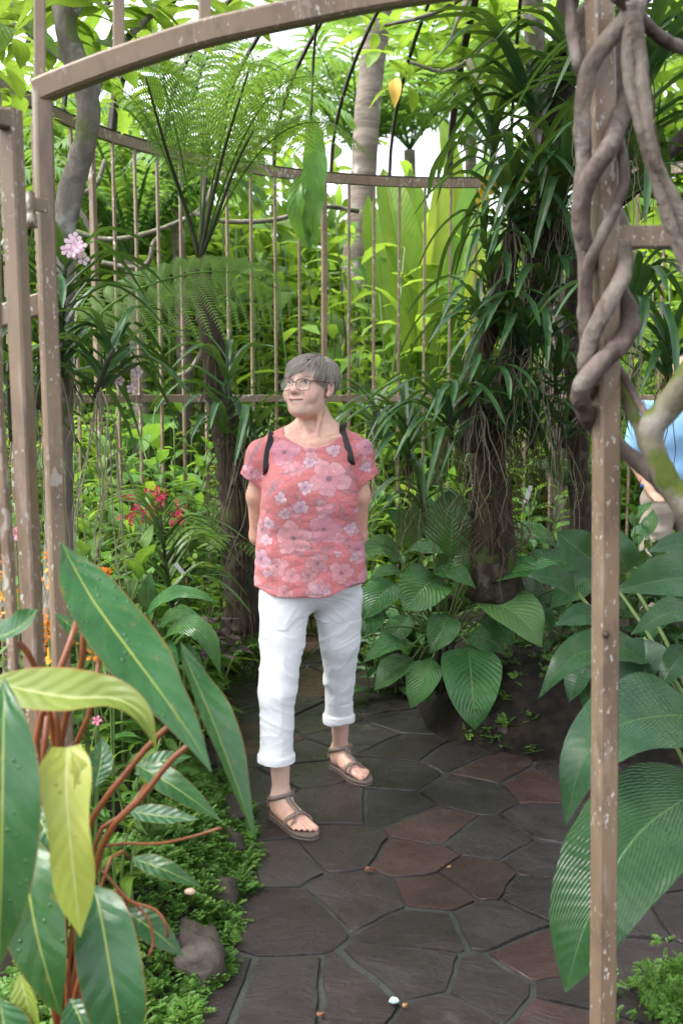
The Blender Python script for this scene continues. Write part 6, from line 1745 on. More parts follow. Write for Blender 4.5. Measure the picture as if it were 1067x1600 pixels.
for a, b, R, cc, ro in [(330, 665, 92, MV, .3), (590, 810, 122, PW, .9), (560, 1100, 104, MV, .1), (385, 1150, 112, PW, 1.7), (525, 1290, 72, GR, .6), (660, 1350, 74, PW, 1.1), (290, 1315, 68, PW, .4), (195, 1285, 66, ((.34, .27, .40), (.50, .40, .54)), 0.), (200, 1110, 58, MV, .8),
        (470, 1360, 46, GR, .2), (800, 640, 60, MV, .5), (130, 790, 54, MV, .2), (480, 650, 40, PW, .4), (760, 1230, 56, MV, 1.4), (500, 1445, 52, GR, .9), (330, 1460, 50, PW, .1), (720, 1430, 46, MV, .3)]:
    flower(a, b, R, cc[0], cc[1], 5, ro)
for q_ in range(20): flower(rgp.uniform(90, 860), rgp.uniform(600, 1520), rgp.uniform(28, 60), (.55, .30, .38), (.76, .50, .54), 5, q_ * .8, (.3, .16, .2), .40)
WH = ((.40, .28, .40), (.70, .56, .60))
for k, (a, b, R) in enumerate([(430, 970, 46), (315, 918, 36), (335, 1010, 38), (710, 1100, 38), (615, 655, 44), (455, 860, 46), (478, 722, 38), (240, 1070, 40), (225, 1170, 36), (577, 1455, 26), (735, 1268, 30), (802, 760, 38), (760, 1000, 24), (90, 760, 20), (640, 1240, 24), (230, 1360, 30)]):
    flower(a, b, R, WH[0], WH[1], 6, k * .7, (.18, .13, .22), .72)
inner = 0
BLV = V
part('blouse', V, Q, M['blouse'], wo_, col=np.clip(col, .02, 1))

# ---------------------------------------------------------------- her trousers
TR = [[(A3(446, 930, 3.46), .093), (A3(441, 1000, 3.43), .078), (A3(433.5, 1085, 3.37), .061), (A3(431.5, 1185, 3.34), .0565), (A3(431, 1260, 3.34), .0565)],
      [(A3(527, 930, 3.54), .092), (A3(531, 1000, 3.58), .072), (A3(530, 1060, 3.64), .0545), (A3(529, 1122, 3.70), .0520), (A3(529, 1200, 3.74), .0520)]]
CUF = [at(431, 1192, 3.34).z, at(529, 1128, 3.70).z]
xs = np.arange(-.36, .17, .0040); ys = np.arange(3.22, 3.86, .0042); zs = np.arange(.24, 1.0, .0038)
Ft = Field(xs, ys, zs)
X, Y, Z = xs[:, None, None].astype(np.float32), ys[None, :, None].astype(np.float32), zs[None, None, :].astype(np.float32)
Ft.put(ell(A3(487, 895, 3.50), (.180, .128, .135)), .03)
legs_d = []
for k, ch in enumerate(TR):
    E = Field(xs, ys, zs)
    for (a, ra), (b, rb) in zip(ch[:-1], ch[1:]): E.put(cone(a, b, ra, rb), .02)
    band = np.clip((CUF[k] + .036 - Z) / .004, 0, 1) * .0045
    e = np.maximum(E.d - band, CUF[k] + .006 * np.sin(X * 40 + k) - Z)
    inn = E.d + .007
    e = np.maximum(e, np.where(Z < CUF[k] + .05, -inn, -1))
    legs_d.append(e)
dd = legs_d[0]
for e, kk in ((legs_d[1], .010),):
    h = np.maximum(kk - np.abs(dd - e), 0) / kk; dd = np.minimum(dd, e) - h * h * kk * .25
kk = .03; h = np.maximum(kk - np.abs(dd - Ft.d), 0) / kk; Ft.d = np.minimum(dd, Ft.d) - h * h * kk * .25
Ft.d = np.maximum(Ft.d, Z - A3(487, 880, 3.5)[2])
V, Q = Ft.mesh(); V = smooth_mesh(V, Q, 2)
N = vnormals(V, Q)
cuffy = np.minimum(1, np.minimum(np.abs(V[:, 2] - np.where(V[:, 0] < (487 - 533.5) * kx, CUF[0] + .036, CUF[1] + .036)) / .012, 1))
warp = V[:, 2] * .8 + .75 * np.abs(V[:, 0] + .10) * np.sign(np.sin(V[:, 2] * 9)) * .8 + .05 * vnoise(V, 7, 2)
ridge = lambda s_, sd: 1 - np.abs(vnoise(np.c_[V[:, 0] * .55, V[:, 1] * .4, warp * 1.5], s_, sd)) * 2
rz = np.clip(ridge(13, 3), 0, 1) ** 2.5; rz2 = np.clip(ridge(27, 5), 0, 1) ** 3
fold = .0036 * rz + .0020 * rz2 + .0024 * fbm(V, 8, 3, 9) - .0006
kn = np.exp(-((V[:, 2] - .50) / .16) ** 2) + .7 * np.exp(-((V[:, 2] - .74) / .06) ** 2)
fold = fold * (.45 + .75 * kn) * (.25 + .75 * cuffy)
V = V + N * fold[:, None]
tr_ = part('trousers', V, Q, M['white_cotton'], wo_)

# ---------------------------------------------------------------- her sandals
for k in (0, 1):
    sn = link('sandal', None, wo_); sn.location = Vector(FEET[k][0]) - Vector(wo_.location)
    out = [(-.006, 0), (.002, .024), (.03, .036), (.09, .034), (.15, .046), (.19, .048), (.225, .040), (.250, .020), (.254, .0), (.246, -.018), (.218, -.040), (.18, -.048), (.12, -.044), (.06, -.036), (.02, -.032), (.0, -.018)]
    oc = spline([(a, b, 0) for a, b in out] + [(out[0][0], out[0][1], 0)], 60)[:-1]
    rings = []
    for dz, s_ in ((.002, .96), (.004, 1.0), (.012, 1.0), (.0125, .985), (.0135, .985), (.014, 1.0), (SOLE, .995), (SOLE + .002, .95), (SOLE - .001, .6)):
        rings.append([footp(k, .12 + (a - .12) * s_, b * s_, dz) for a, b, _z in oc])
    V = np.array(rings).reshape(-1, 3); m = 59; i = np.arange(8)[:, None] * m; j = np.arange(m)[None]; kk = (j + 1) % m
    Q = np.stack([i + j, i + kk, i + m + kk, i + m + j], -1).reshape(-1, 4)
    V = np.vstack([V, footp(k, .12, 0, SOLE - .001)]); T_ = np.stack([8 * m + np.arange(m), 8 * m + (np.arange(m) + 1) % m, np.full(m, 9 * m)], -1)
    part('sole', V, [Q, T_], M['sole'], sn)
    def fd(P):
        """the body's own distance field at points P (trilinear)"""
        f = [np.clip(np.interp(P[..., k_], B.ax[k_], np.arange(len(B.ax[k_]))), 0, len(B.ax[k_]) - 1.001) for k_ in range(3)]
        i0 = [np.floor(a).astype(int) for a in f]; fr = [a - b for a, b in zip(f, i0)]
        r = 0
        for dx in (0, 1):
            for dy in (0, 1):
                for dz in (0, 1):
                    r = r + (fr[0] if dx else 1 - fr[0]) * (fr[1] if dy else 1 - fr[1]) * (fr[2] if dz else 1 - fr[2]) * B.d[i0[0] + dx, i0[1] + dy, i0[2] + dz]
        return r - .0025
    def on_foot(o, dirv, n_=60, L_=.13):
        t = np.linspace(0, L_, n_)[:, None]; P = o + dirv * t; d = fd(P)
        idx = np.where(d > 0)[0]
        return P[idx[0] if len(idx) else n_ - 1]
    def strap(name, pts, wd, up=None, th=.0026):
        C = spline(pts, 26); T_ = norm(np.gradient(C, axis=0))
        cen = np.array([footp(k, float(np.clip((c - FEET[k][0]) @ FEET[k][1], .03, .20)), 0, SOLE + .028) for c in C])
        if up is not None: cen = np.array([np.array([up[0], up[1], c[2]]) for c in C])
        Nn = norm(C - cen); S = norm(np.cross(T_, Nn)); Nn = np.cross(S, T_)
        V = np.stack([C - S * wd / 2, C + S * wd / 2, C + S * wd / 2 + Nn * th, C - S * wd / 2 + Nn * th], 1).reshape(-1, 3)
        i = np.arange(25)[:, None] * 4; j = np.arange(4)[None]; k2 = (j + 1) % 4
        part(name, V, np.stack([i + j, i + k2, i + 4 + k2, i + 4 + j], -1).reshape(-1, 4), M['taupe'], sn)
    fd0, pm = FEET[k][1], p_side[k] * med[k]; up_ = np.array([0, 0, 1.])
    def band(f_a, f_top, f_b, n_=9, z0=SOLE + .016, lo=-.15):
        pts = []
        for a in np.linspace(lo, math.pi - lo, n_):
            s_ = math.sin(a); f_ = f_top * max(0, s_) + (f_a if a < math.pi / 2 else f_b) * (1 - max(0, s_))
            pts.append(on_foot(footp(k, f_, 0, z0), pm * math.cos(a) + up_ * s_))
        return pts
    strap('cross_strap', band(.175, .150, .135), .014)
    strap('cross_strap', band(.140, .152, .170), .014)
    strap('instep_strap', [on_foot(footp(k, f_, 0, SOLE + .02), up_ + fd0 * .25) for f_ in (.152, .13, .108, .088, .074)], .018)
    az_ = footp(k, .050, 0, .096)
    ring = [on_foot(az_ + up_ * (.010 * math.cos(a)), norm(fd0 * math.cos(a) + pm * math.sin(a)), 90, .09) + up_ * .004 * math.cos(a) for a in np.linspace(-2.6, 2.6, 18)]
    strap('ankle_strap', ring, .017, up=az_)
    strap('heel_strap', [on_foot(footp(k, .035, 0, .060), norm(fd0 * math.cos(a) + pm * math.sin(a)), 90, .09) - up_ * (.012 + .02 * math.cos(a)) for a in np.linspace(1.75, 4.53, 12)], .024, up=footp(k, .04, 0, 0))
    b0 = ring[5 if k else 12]
    g_ = Geo(); bar(g_, [b0 + up_ * .010 + norm(b0 - az_) * .004, b0 - up_ * .010 + norm(b0 - az_) * .004], .012, .004, tuple(norm(b0 - az_))); g_.part('buckle', M['taupe'], sn)

# ---------------------------------------------------------------- her backpack (only the straps show)
bp = thing('backpack', A3(487, 800, 3.70) , 'black backpack worn by the woman, its two straps over her shoulders', 'backpack')
def on_blouse(px, py):
    """front point of the blouse mesh on the line of sight"""
    o = np.array([0, 0, EYE]); d = norm(np.array(ray(px, py)))
    w_ = BLV - o; t = w_ @ d; off = np.linalg.norm(w_ - t[:, None] * d, axis=1)
    i = np.where(off < .007)[0]
    return BLV[i[np.argmin(t[i])]] if len(i) else A3(px, py, 3.5)
for s_, pts in ((-1, [(422, 684), (417, 697), (414, 712), (413, 724), (413, 738)]), (1, [(533, 672), (540, 684), (545.5, 698), (550, 712), (552, 724)])):
    C = [on_blouse(*p) + np.array([0, -.006, .003]) for p in pts]
    C = np.array(C); C[1:-1] = .25 * C[:-2] + .5 * C[1:-1] + .25 * C[2:]; C[1:-1] = .25 * C[:-2] + .5 * C[1:-1] + .25 * C[2:]; C = list(C)
    top = C[0] + np.array([0, .05, .022]); back = C[0] + np.array([.01 * -s_, .15, -.01])
    und = C[-1] + np.array([.004 * s_, .06, -.03]); low = A3(487 + 62 * s_, 840, 3.66)
    g_ = Geo(); bar(g_, [back, top] + C + [und, low], .022, .006, (0, -1, .6), n=40); g_.part('strap', M['black_strap'], bp)
Fp = Field(np.arange(-.32, .14, .008), np.arange(3.6, 3.98, .008), np.arange(.95, 1.42, .008))
Fp.put(ell(A3(487, 770, 3.75), (.13, .085, .20)), .01)
V, Q = Fp.mesh(); part('bag', V, Q, M['black_strap'], bp)

# ---------------------------------------------------------------- person in blue beyond the vine (back turned, mostly hidden)
YP = 5.7
ps = thing('person', A3(1044, 1000, YP) * np.array([1, 1, 0]), 'person in a light blue shirt and beige trousers behind the right gate post, mostly hidden', 'person')
C0 = ps.location.x, ps.location.y
def pw(x, y, z): return np.array([C0[0] + x, C0[1] + y, z])
Fq = Field(np.arange(C0[0] - .40, C0[0] + .40, .009), np.arange(C0[1] - .36, C0[1] + .36, .009), np.arange(0, 1.84, .009))
for a in [cone(pw(-.10, 0, .95), pw(-.11, -.02, .5), .075, .055), cone(pw(-.11, -.02, .5), pw(-.11, 0, .07), .052, .035), cone(pw(.10, 0, .95), pw(.12, .04, .5), .075, .055), cone(pw(.12, .04, .5), pw(.12, .06, .07), .052, .035),
          cone(pw(-.11, .02, .035), pw(-.13, -.15, .03), .035, .028), cone(pw(.12, .08, .035), pw(.13, -.10, .03), .035, .028), ell(pw(0, 0, 1.02), (.15, .10, .12)), ell(pw(0, 0, 1.26), (.165, .105, .22)), cone(pw(0, 0, 1.42), pw(0, -.01, 1.54), .05, .05),
          ell(pw(0, -.02, 1.63), (.074, .094, .105)), cone(pw(0, -.115, 1.625), pw(0, -.118, 1.60), .008, .012), cone(pw(-.20, 0, 1.42), pw(-.25, -.02, 1.15), .048, .040), cone(pw(-.25, -.02, 1.15), pw(-.19, -.16, .98), .038, .027),
          cone(pw(.20, 0, 1.42), pw(.25, 0, 1.15), .048, .040), cone(pw(.25, 0, 1.15), pw(.22, -.10, .92), .038, .027), ell(pw(-.17, -.20, .95), (.035, .045, .02)), ell(pw(.215, -.125, .87), (.022, .04, .045))]: Fq.put(a, .03)
for q in range(4):
    Fq.put(cone(pw(-.195 + q * .017, -.235, .945), pw(-.19 + q * .015, -.275 + .004 * abs(q - 1.5), .93), .009, .008), .006)
    Fq.put(cone(pw(.205 + .004 * q, -.155 + q * .019, .835), pw(.205 + .004 * q, -.16 + q * .019, .79 + .005 * abs(q - 1.5)), .009, .008), .006)
Fq.put(cone(pw(-.14, -.19, .955), pw(-.125, -.23, .95), .010, .009), .006); Fq.put(cone(pw(.20, -.165, .87), pw(.195, -.185, .84), .010, .009), .006)
V, Q = Fq.mesh(); part('body', V, Q, M['skin'], ps, col=np.tile([.50, .30, .22], (len(V), 1)))
M['shirt'] = plain_mat('light_blue_cotton', (.25, .45, .72), .85, .2, 120., .06, .15)
M['beige'] = plain_mat('beige_cotton', (.36, .31, .26), .85, .2, 120., .06, .15)
M['dark_hair'] = plain_mat('dark_hair', (.06, .045, .035), .5, .4, 200., .3, .3)
Fs = Field(np.arange(C0[0] - .36, C0[0] + .36, .007), np.arange(C0[1] - .24, C0[1] + .24, .007), np.arange(.90, 1.54, .007))
for a in [ell(pw(0, 0, 1.08), (.178, .130, .16)), ell(pw(0, 0, 1.27), (.19, .130, .21)), cone(pw(-.10, 0, 1.44), pw(-.20, 0, 1.41), .045, .062), cone(pw(.10, 0, 1.44), pw(.20, 0, 1.41), .045, .062), cone(pw(-.20, 0, 1.41), pw(-.245, -.015, 1.20), .064, .060), cone(pw(.20, 0, 1.41), pw(.245, 0, 1.20), .064, .060)]: Fs.put(a, .04)
Fs.put(ell(pw(0, -.02, 1.52), (.07, .08, .06)), .01, 'd')
V, Q = Fs.mesh(); N = vnormals(V, Q); V = V + N * (.006 * fbm(V * np.array([1, 1, .5]), 14, 3, 2))[:, None]; part('shirt', V, Q, M['shirt'], ps)
Ft2 = Field(np.arange(C0[0] - .28, C0[0] + .28, .008), np.arange(C0[1] - .20, C0[1] + .24, .008), np.arange(.06, 1.08, .008))
for a in [ell(pw(0, 0, 1.0), (.165, .118, .13)), cone(pw(-.09, 0, .92), pw(-.11, -.02, .5), .100, .080), cone(pw(-.11, -.02, .5), pw(-.11, 0, .12), .080, .070), cone(pw(.09, 0, .92), pw(.12, .04, .5), .100, .080), cone(pw(.12, .04, .5), pw(.12, .06, .12), .080, .070)]: Ft2.put(a, .02)
V, Q = Ft2.mesh(); N = vnormals(V, Q); V = V + N * (.010 * fbm(V * np.array([.7, .7, 1.6]), 11, 3, 5))[:, None]; part('trousers', V, Q, M['beige'], ps)
g_ = Geo(); bar(g_, [pw(.172 * math.cos(a), .125 * math.sin(a), 1.03) for a in np.linspace(0, 6.283, 30)], .03, .006, (0, 0, 1)); g_.part('belt', M['black_strap'], ps)
V, Q, D = sphere(pw(0, .022, 1.672), (.083, .100, .095), 20, 14); part('hair', V + .004 * D * vnoise(V, 60, 1)[:, None], Q, M['dark_hair'], ps)
for s_ in (1, -1):
    V, Q, D = sphere(pw(.030 * s_, -.100, 1.640), .0125, 16, 12); part('eye', V, Q, M['eye'], ps, col=np.where((D[:, 1] < -.9)[:, None], [.05, .04, .03], [.6, .57, .54]))
    V, Q, D = sphere(pw(.078 * s_, -.005, 1.625), (.010, .020, .032), 12, 8); part('ear', V, Q, M['skin'], ps, col=np.tile([.52, .29, .22], (len(V), 1)))
V, Q, D = sphere(pw(0, -.100, 1.565), (.024, .010, .006), 14, 8); part('lips', V, Q, M['skin'], ps, col=np.tile([.45, .19, .16], (len(V), 1)))
V, Q, D = sphere(pw(-.205, -.13, 1.005), (.033, .030, .022), 14, 8); part('wristwatch', V, Q, plain_mat('blue_band', (.03, .10, .25), .4, .4), ps)
# ================================================================ SMALL THINGS
# mossy ground cover along the rim of the left bed, at the far bend and in the near right corner
def sprig_geo(seed):
    rg = np.random.RandomState(seed); g_ = Geo()
    for k in range(7):
        a = rg.rand() * 6.28; el = rg.uniform(.2, 1.1); d = np.array([math.cos(a) * math.cos(el), math.sin(a) * math.cos(el), math.sin(el)])
        L = rg.uniform(.5, 1.0); s = norm(np.cross(d, [0, 0, 1.]))
        for f in (.35, .6, .8, 1.0):
            c = d * L * f + np.array([0, 0, -.25 * f * f * L])
            for sg in (-1, 1):
                t = norm(s * sg + d * .6); w_ = norm(np.cross(t, [0.2, .1, 1])) * .085; ln = .26 * (1.15 - .5 * f)
                g_.add([c - w_ * .3, c + t * ln * .5 - w_, c + t * ln, c + t * ln * .5 + w_], [[0, 1, 2, 3]], U=[[0, .5], [.5, .2], [1, .5], [.5, .8]])
    return g_.get()
SPR = [sprig_geo(k) for k in range(3)]
def ground_cover(name, label, boxes, n, dmin, dmax, size, seed, cond=None):
    rg = np.random.RandomState(seed); Vs, Qs, Us, off = [], [], [], 0
    pts = []
    for (x0, x1, y0, y1), w_ in boxes:
        m = int(n * w_); P = np.stack([rg.uniform(x0, x1, m * 3), rg.uniform(y0, y1, m * 3)], 1)
        d = sdpoly(P, PATHP) + .035 * vnoise(np.c_[P * 9, 0 * P[:, 0]], 1, 3)
        P = P[(d > dmin) & (d < dmax)][:m]; pts.append(P)
    P = np.concatenate(pts); z = bed_z(P[:, 0], P[:, 1])
    ins = sdpoly(P, PATHP) < 0; z = np.where(ins, .012, np.maximum(z, .0))
    for k in range(3):
        q = np.arange(len(P)) % 3 == k
        V, F_, U = SPR[k]; a = rg.rand(q.sum()) * 6.28
        Mx = mats_from(np.c_[P[q], z[q] - .004], np.stack([np.cos(a), np.sin(a), rg.uniform(-.2, .2, q.sum())], 1), np.array([[0, 0, 1.]]) + rg.uniform(-.3, .3, (q.sum(), 3)), size * rg.uniform(.4, 1.45, q.sum()) * (1 + .5 * vnoise(np.c_[P[q] * 6, 0 * P[q][:, 0]], 1, 8)))
        V2, Q2, U2 = scatter((V, F_[0], U), Mx)
        Vs.append(V2); Qs.append(Q2 + off); Us.append(U2); off += len(V2)
    o = link(name, mesh_np(name, np.concatenate(Vs), np.concatenate(Qs), M['moss'], uv=np.concatenate(Us)))
    return tag(o, label, 'ground cover', kind='stuff')
ground_cover('ground_cover', 'bright green feathery ground cover along the rim of the left bed', [((-1.25, -.25, 1.95, 4.1), 1.)], 4600, -.035, .36, .042, 1)
ground_cover('ground_cover', 'bright green ground cover at the far bend of the path behind the woman', [((-1.0, .1, 4.2, 6.6), 1.)], 3000, -.02, .6, .05, 2)
ground_cover('ground_cover', 'sparse green seedlings on the dark soil of the mound', [((.5, 2.2, 3.7, 6.3), 1.)], 420, .03, .9, .05, 4)
ct = thing('ground_fern', gnd(1062, 1575), 'little tuft of green ground fern in the near right corner of the path', 'fern')
rgn = np.random.RandomState(5); c = np.array(gnd(1068, 1578))
Mx = mats_from(c + np.c_[rgn.normal(size=(260, 2)) * .055, np.abs(rgn.normal(size=260)) * .03 + .012], norm(rgn.normal(size=(260, 3)) + np.array([0, 0, .6])), np.tile([[0., 0, 1]], (260, 1)) + rgn.normal(size=(260, 3)) * .3, rgn.uniform(.02, .05, 260))
V, Q, U = scatter((SPR[0][0], SPR[0][1][0], SPR[0][2]), Mx); part('foliage', V, Q, M['moss'], ct, uv=U, kind='stuff')

# dark rocks set along the left rim and at the foot of the mound
def rock(px, py, r, label, seed, squash=.7):
    c = np.array(gnd(px, py)); V, Q, D = sphere((0, 0, 0), 1., 24, 16)
    V = V * (1 + .38 * fbm(V + seed * 3.1, 1.5, 4, seed))[:, None] * np.array([r, r * .8, r * squash])
    a = seed * 1.7; R_ = np.array([[math.cos(a), -math.sin(a), 0], [math.sin(a), math.cos(a), 0], [0, 0, 1]])
    o = link('rock', mesh_np('rock', V @ R_.T, Q, M['rock'])); o.location = Vector(c + np.array([0, 0, r * squash * .42]))
    tag(o, label, 'rock', 'dark rocks edging the beds')
for k, (a, b, r, lab) in enumerate([(362, 1280, .085, 'dark rock of the bed rim beside the nearer foot of the woman'), (348, 1338, .075, 'dark rock under the bright ground cover, level with the big red brown slab'), (300, 1515, .10, 'brown rounded rock low in the mossy rim, nearest the viewer'), (335, 1415, .08, 'dark rock in the mossy rim below the thin hanging roots'),
        (336, 1190, .085, 'dark rock of the bed rim under the long narrow leaf tip'), (800, 1160, .10, 'dark rock at the foot of the mound, left of the big pleated leaf'), (745, 1150, .08, 'dark rock at the mound foot just right of the hanging peace lily leaf')]):
    rock(a, b, r, lab, k + 1)

# ---------------------------------------------------------------- flowers
def flower_mesh(name, npet, L, wd, mat, cup=.4, seed=0):
    g_ = Geo()
    for k in range(npet):
        a = 6.283 * k / npet; d = Vector((math.cos(a), math.sin(a), 0))
        V, Q, U = leaf_grid([d * .08 * L, d * .5 * L + Vector((0, 0, cup * .3 * L)), d * L + Vector((0, 0, cup * .35 * L))], wd * L, 'obovate' if npet < 6 else 'ovate', (0, 0, 1), fold=-.1, nu=6, nv=2, seed=seed + k)
        g_.add(V, Q, U=U)
    return g_.mesh(name, mat)
def petal_mat(name, col, col2, trans=.3):
    g = G(name)
    r = g.math('FRACT', g.math('ADD', g.n('ShaderNodeObjectInfo').outputs['Random'], g.noise(g.coord('Object'), 60., 3.)))
    c = g.mix(r, col, col2)
    sh = g.bsdf(c, .5, .3); t = g.n('ShaderNodeBsdfTranslucent'); g.set(t.inputs[0], c)
    m_ = g.n('ShaderNodeMixShader'); m_.inputs[0].default_value = trans; g.t.links.new(sh, m_.inputs[1]); g.t.links.new(t.outputs[0], m_.inputs[2])
    return g.done(m_.outputs[0])
M['red_petal'] = petal_mat('crimson_petal', (.42, .012, .055), (.62, .05, .13))
M['orange_petal'] = petal_mat('orange_petal', (.80, .22, .012), (.86, .36, .03))
M['lilac_petal'] = petal_mat('lilac_petal', (.66, .38, .52), (.78, .62, .70))
M['white_petal'] = petal_mat('white_petal', (.80, .80, .78), (.86, .86, .84))
M['pink_petal'] = petal_mat('pink_petal', (.72, .10, .25), (.80, .30, .42))
RFL = [flower_mesh('flower', 5, 1., .42, M['red_petal'], .5, k) for k in (1, 2)]
rg = random.Random(31)
rs = thing('red_flower_spray', at(240, 900, 4.35), 'crimson flower sprays on thin stems above the pale strap plant in the left bed', 'flowers')
for k, (a, b, n, rx, ry) in enumerate([(203, 776, 9, 9, 8), (204, 802, 12, 10, 12), (228, 800, 18, 14, 12), (250, 775, 20, 13, 12), (280, 806, 20, 11, 18)]):
    base = at(a, b, 4.25 + .03 * k)
    stalk('stalk', rs, [(a, b - ry, 4.25), (a, b + ry, 4.25), (a + 4, b + 60, 4.28), (245, 930, 4.35)], .003, M['stem_green'], 5)
    for m in range(n):
        p = at(a + rg.gauss(0, rx * .6), b + rg.gauss(0, ry * .6), 4.25 + rg.uniform(-.04, .04))
        d = Vector((rg.uniform(-1, 1), rg.uniform(-1.3, .2), rg.uniform(-.3, .6)))
        link('flower', rg.choice(RFL), rs, m4(p - rs.location, d.orthogonal(), d, rg.uniform(.012, .019)))
OFL = [flower_mesh('flower', 4, 1., .55, M['orange_petal'], .9, k) for k in (1, 2)]
def orange_plant(px, Y_, heads, label, seed):
    t = thing('orange_flower', at(px, 1100, Y_), label, 'flowers'); rg = random.Random(seed)
    b = Vector((t.location.x, t.location.y, .08))
    for a, c, n in heads:
        p0 = at(a, c, Y_); g_ = Geo(); tube(g_, [b, b.lerp(p0, .6) + Vector((.01, 0, .02)), p0], [.004, .003], 5, n=7); g_.part('stalk', M['stem_green'], t)
        for m in range(n):
            d = Vector((rg.uniform(-1, 1), rg.uniform(-1.2, .3), rg.uniform(-.1, .9)))
            link('flower', rg.choice(OFL), t, m4(p0 + Vector((rg.gauss(0, .011), rg.gauss(0, .01), rg.gauss(0, .014))) - t.location, d.orthogonal(), d, rg.uniform(.014, .024)))
        for m in range(5):
            f = .3 + .13 * m; aa = m * 2.4 + seed
            link('leaf', rg.choice(RBR), t, m4(b.lerp(p0, f) - t.location, Vector((math.cos(aa), math.sin(aa), .3)), (0, 0, 1), .10))
    return t
orange_plant(20, 2.5, [(4, 900, 5), (8, 935, 4), (14, 870, 3)], 'orange flowering plant at the far side of the gate leaf', 1)
orange_plant(95, 2.45, [(76, 900, 6), (74, 972, 7), (80, 990, 5), (84, 1030, 3), (78, 868, 3)], 'orange flowering plant in the gap between gate leaf and left gate post', 2)
orange_plant(135, 2.5, [(126, 985, 6), (120, 1005, 4), (145, 1000, 3), (150, 1020, 3)], 'orange flowering plant right of the left gate post behind the philodendron', 3)
orange_plant(172, 2.9, [(168, 893, 5), (160, 900, 2)], 'single orange bloom above the big philodendron leaf', 4)
def orchid_flower(p, s, label, seed, parent_px, n=5, spread=.035):
    t = thing('orchid_flower', p, label, 'flowers'); rg = random.Random(seed)
    fl = [flower_mesh('flower', 5, 1., .70, M['lilac_petal'], .15, seed + k) for k in (0, 1)]
    for k in range(n):
        d = Vector((rg.uniform(-.7, .7), -1, rg.uniform(-.2, .6)))
        q = Vector((rg.uniform(-1, 1), rg.uniform(-.5, .5), rg.uniform(-1, 1))) * spread
        link('flower', rg.choice(fl), t, m4(q, d.orthogonal(), d, s * rg.uniform(.85, 1.1)))
    e = at(*parent_px); g_ = Geo(); tube(g_, [p, (Vector(p) + e) / 2 + Vector((.01, 0, .02)), e], [.003, .003], 5, n=6); g_.part('stalk', M['stem_green'], t)
orchid_flower(at(112, 388, 2.66), .021, 'lilac spotted orchid blooms beside the slender tree and left gate post', 1, (104, 420, 2.75), 9, .032)
orchid_flower(at(203, 590, 2.75), .017, 'small pale pink orchid blooms under the arching straps at the middle rail', 5, (170, 580, 2.7), 4, .03)
pk = thing('pink_flower', at(25, 834, 2.3), 'small pink flower between the two gate leaf uprights', 'flowers')
PFL = flower_mesh('flower', 5, 1., .6, M['pink_petal'], .5, 3)
link('flower', PFL, pk, m4((0, 0, 0), (1, 0, 0), (0, -1, .4), .018)); g_ = Geo(); tube(g_, [at(25, 834, 2.3), at(30, 900, 2.35), at(34, 1000, 2.4)], [.002, .003], 5, n=6); g_.part('stalk', M['stem_green'], pk)
pk = thing('pink_flower', at(152, 1126, 2.1), 'small pink flower low behind the philodendron stalks', 'flowers')
link('flower', PFL, pk, m4((0, 0, 0), (1, 0, 0), (0, -1, .6), .012)); g_ = Geo(); tube(g_, [at(152, 1126, 2.1), at(150, 1180, 2.12), at(146, 1260, 2.15)], [.002, .003], 5, n=6); g_.part('stalk', M['stem_green'], pk)
yf = thing('yellow_orchid_flower', at(758, 300, 4.0), 'yellow bloom on the small upright orchid at the cage top rail', 'flowers')
YP_ = flower_mesh('flower', 4, 1., .7, petal_mat('yellow_petal', (.75, .50, .03), (.8, .6, .1)), .5, 9)
for q in ((0, 0, 0), (.01, 0, .03), (-.012, 0, -.035)): link('flower', YP_, yf, m4(q, (0, 0, 1), (.3, -1, .2), .034))
g_ = Geo(); tube(g_, [at(758, 300, 4.0), at(756, 330, 4.03), at(752, 352, 4.05)], [.0025, .003], 5, n=6); g_.part('stalk', M['stem_green'], yf)

# ---------------------------------------------------------------- plant labels, litter
M['tag'] = plain_mat('white_plastic', (.78, .78, .76), .35, .5, 60., .03, .02)
def plant_tag(a, b, Y_, L, wd, label):
    p, q = Vector(at(*a, Y_)), Vector(at(*b, Y_ + .02)); t = thing('plant_tag', q, label, 'plant tag')
    g_ = Geo(); bar(g_, [p, q], wd, .0022, (.25, -1, .3)); g_.part('tag', M['tag'], t)
    e = q + (q - p) * .6; e.z -= .05
    g_ = Geo(); tube(g_, [q, e, Vector((e.x, e.y, float(bed_z(e.x, e.y)) - .02))], [.0016, .0016], 5, n=6); g_.part('wire', M['stem_dark'], t)
plant_tag((274, 880), (287, 896), 3.95, .05, .016, 'blank white plant tag stuck by the pale strap plant')
plant_tag((829, 759), (820, 786), 4.25, .07, .02, 'blank white plant tag leaning on the mound near the right gate post')
def litter(name, px, pts, mat, label, cat, h=.008, s=.001, rot=0):
    c = np.array(gnd(*px, .016)); n = len(pts)
    V = [[a * s, b * s, h * (.3 + .7 * ((k * 7) % 3) / 2)] for k, (a, b) in enumerate(pts)] + [[0, 0, h * .8]] + [[a * s, b * s, 0] for a, b in pts]
    T_ = [[k, (k + 1) % n, n] for k in range(n)] + [[k, n + 1 + k, n + 1 + (k + 1) % n] for k in range(n)] + [[k, n + 1 + (k + 1) % n, (k + 1) % n] for k in range(n)]
    o = link(name, mesh_np(name, V, np.array(T_), mat, smooth=False)); o.location = Vector(c); o.rotation_euler.z = rot
    tag(o, label, cat)
g = G('wrapper_foil'); mk = g.map(g.voro(g.coord('Object'), 130.), .35, .45)
M['wrap'] = g.done(g.bsdf(g.mix(mk, (.12, .42, .48), (.72, .78, .78)), .3, .5))
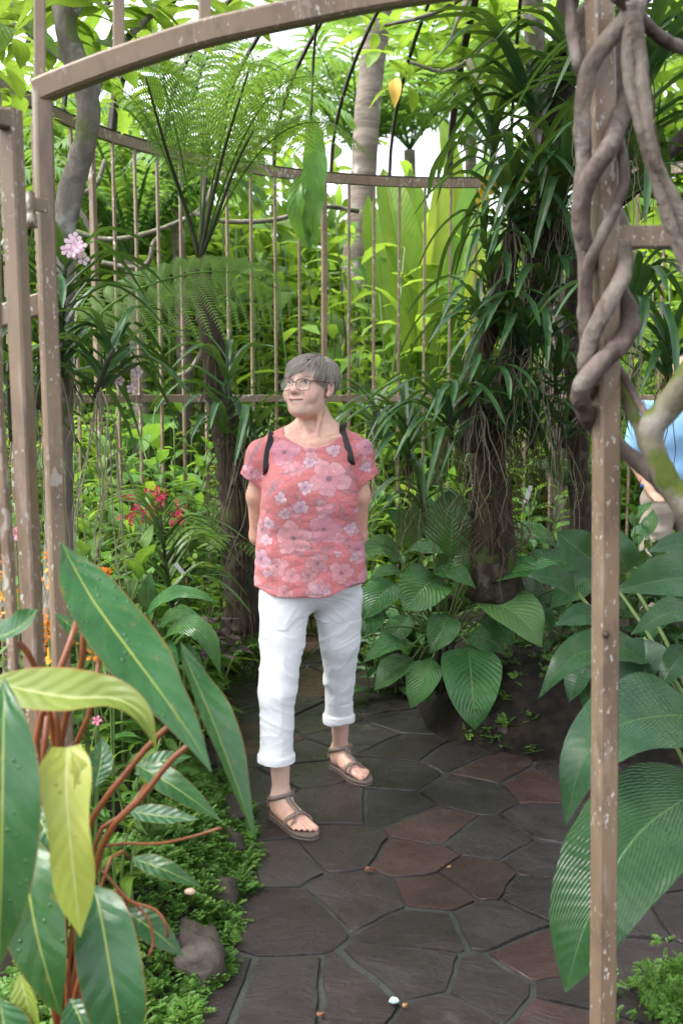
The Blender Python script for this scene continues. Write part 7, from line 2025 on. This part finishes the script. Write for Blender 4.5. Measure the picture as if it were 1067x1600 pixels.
litter('sweet_wrapper', (615, 1564), [(-12, -4), (-4, -11), (7, -9), (13, -2), (9, 7), (0, 11), (-9, 8)], M['wrap'], 'crumpled white and turquoise sweet wrapper on the near slate slabs', 'wrapper', .005)
M['dry'] = plain_mat('dry_leaf', (.16, .065, .035), .6, .4, 60., .4, .3)
M['dry_y'] = plain_mat('dry_yellow_leaf', (.34, .19, .06), .6, .4, 60., .4, .3)
litter('fallen_leaf', (576, 1360), [(-14, -3), (-6, -8), (6, -6), (15, 0), (6, 6), (-6, 6)], M['dry'], 'brown curled fallen leaf on a slab joint beside the red slabs', 'fallen leaf', .012)
litter('fallen_leaf', (632, 1572), [(-6, -3), (0, -6), (7, 0), (3, 5), (-4, 4)], M['dry_y'], 'tiny tan leaf scrap beside the sweet wrapper', 'fallen leaf', .008)
litter('fallen_leaf', (700, 1355), [(-6, -3), (2, -4), (9, 1), (0, 4)], M['dry_y'], 'tiny yellow leaf scrap on the middle slabs right of the woman', 'fallen leaf', .006)
litter('fallen_leaf', (500, 1586), [(-9, -4), (2, -7), (11, 0), (3, 8), (-7, 6)], M['dry'], 'reddish leaf scrap in the joint at the near edge of the path', 'fallen leaf', .008)
litter('fallen_leaf', (300, 1302), [(-45, -8), (-10, -20), (30, -12), (48, 0), (20, 14), (-20, 12)], M['dry_y'], 'yellow orange fallen leaf lying on the bright ground cover', 'fallen leaf', .02)
bpy.data.objects[[o.name for o in bpy.data.objects if o.name.startswith('fallen_leaf')][-1]].location.z = .14
FW = flower_mesh('flower', 5, 1., .62, M['white_petal'], .35, 7)
for px, py, lab, s_ in ((383, 1043, 'white fallen frangipani flower on the path edge left of the woman', .030), (346, 1000, 'small white blossom fallen among the purple leaved seedlings', .018), (311, 1212, 'white fallen petals on the mossy rim under the philodendron leaf tip', .022)):
    o = link('fallen_flower', FW); p = gnd(px, py, .03 if px > 370 else .13); o.location = p; o.scale = (s_, s_, s_); o.rotation_euler = (.3, .2, px); tag(o, lab, 'flower')
for px, py, lab in ((297, 1393, 'small orange and white snail shell on the bright ground cover'),):
    V, Q, D = sphere((0, 0, 0), (.016, .011, .009), 14, 8); o = link('snail_shell', mesh_np('snail_shell', V * (1 + .06 * np.sin(D[:, :1] * 14)), Q, plain_mat('shell', (.55, .38, .28), .35, .5, 90., .4))); o.location = gnd(px, py, .15); tag(o, lab, 'snail shell')
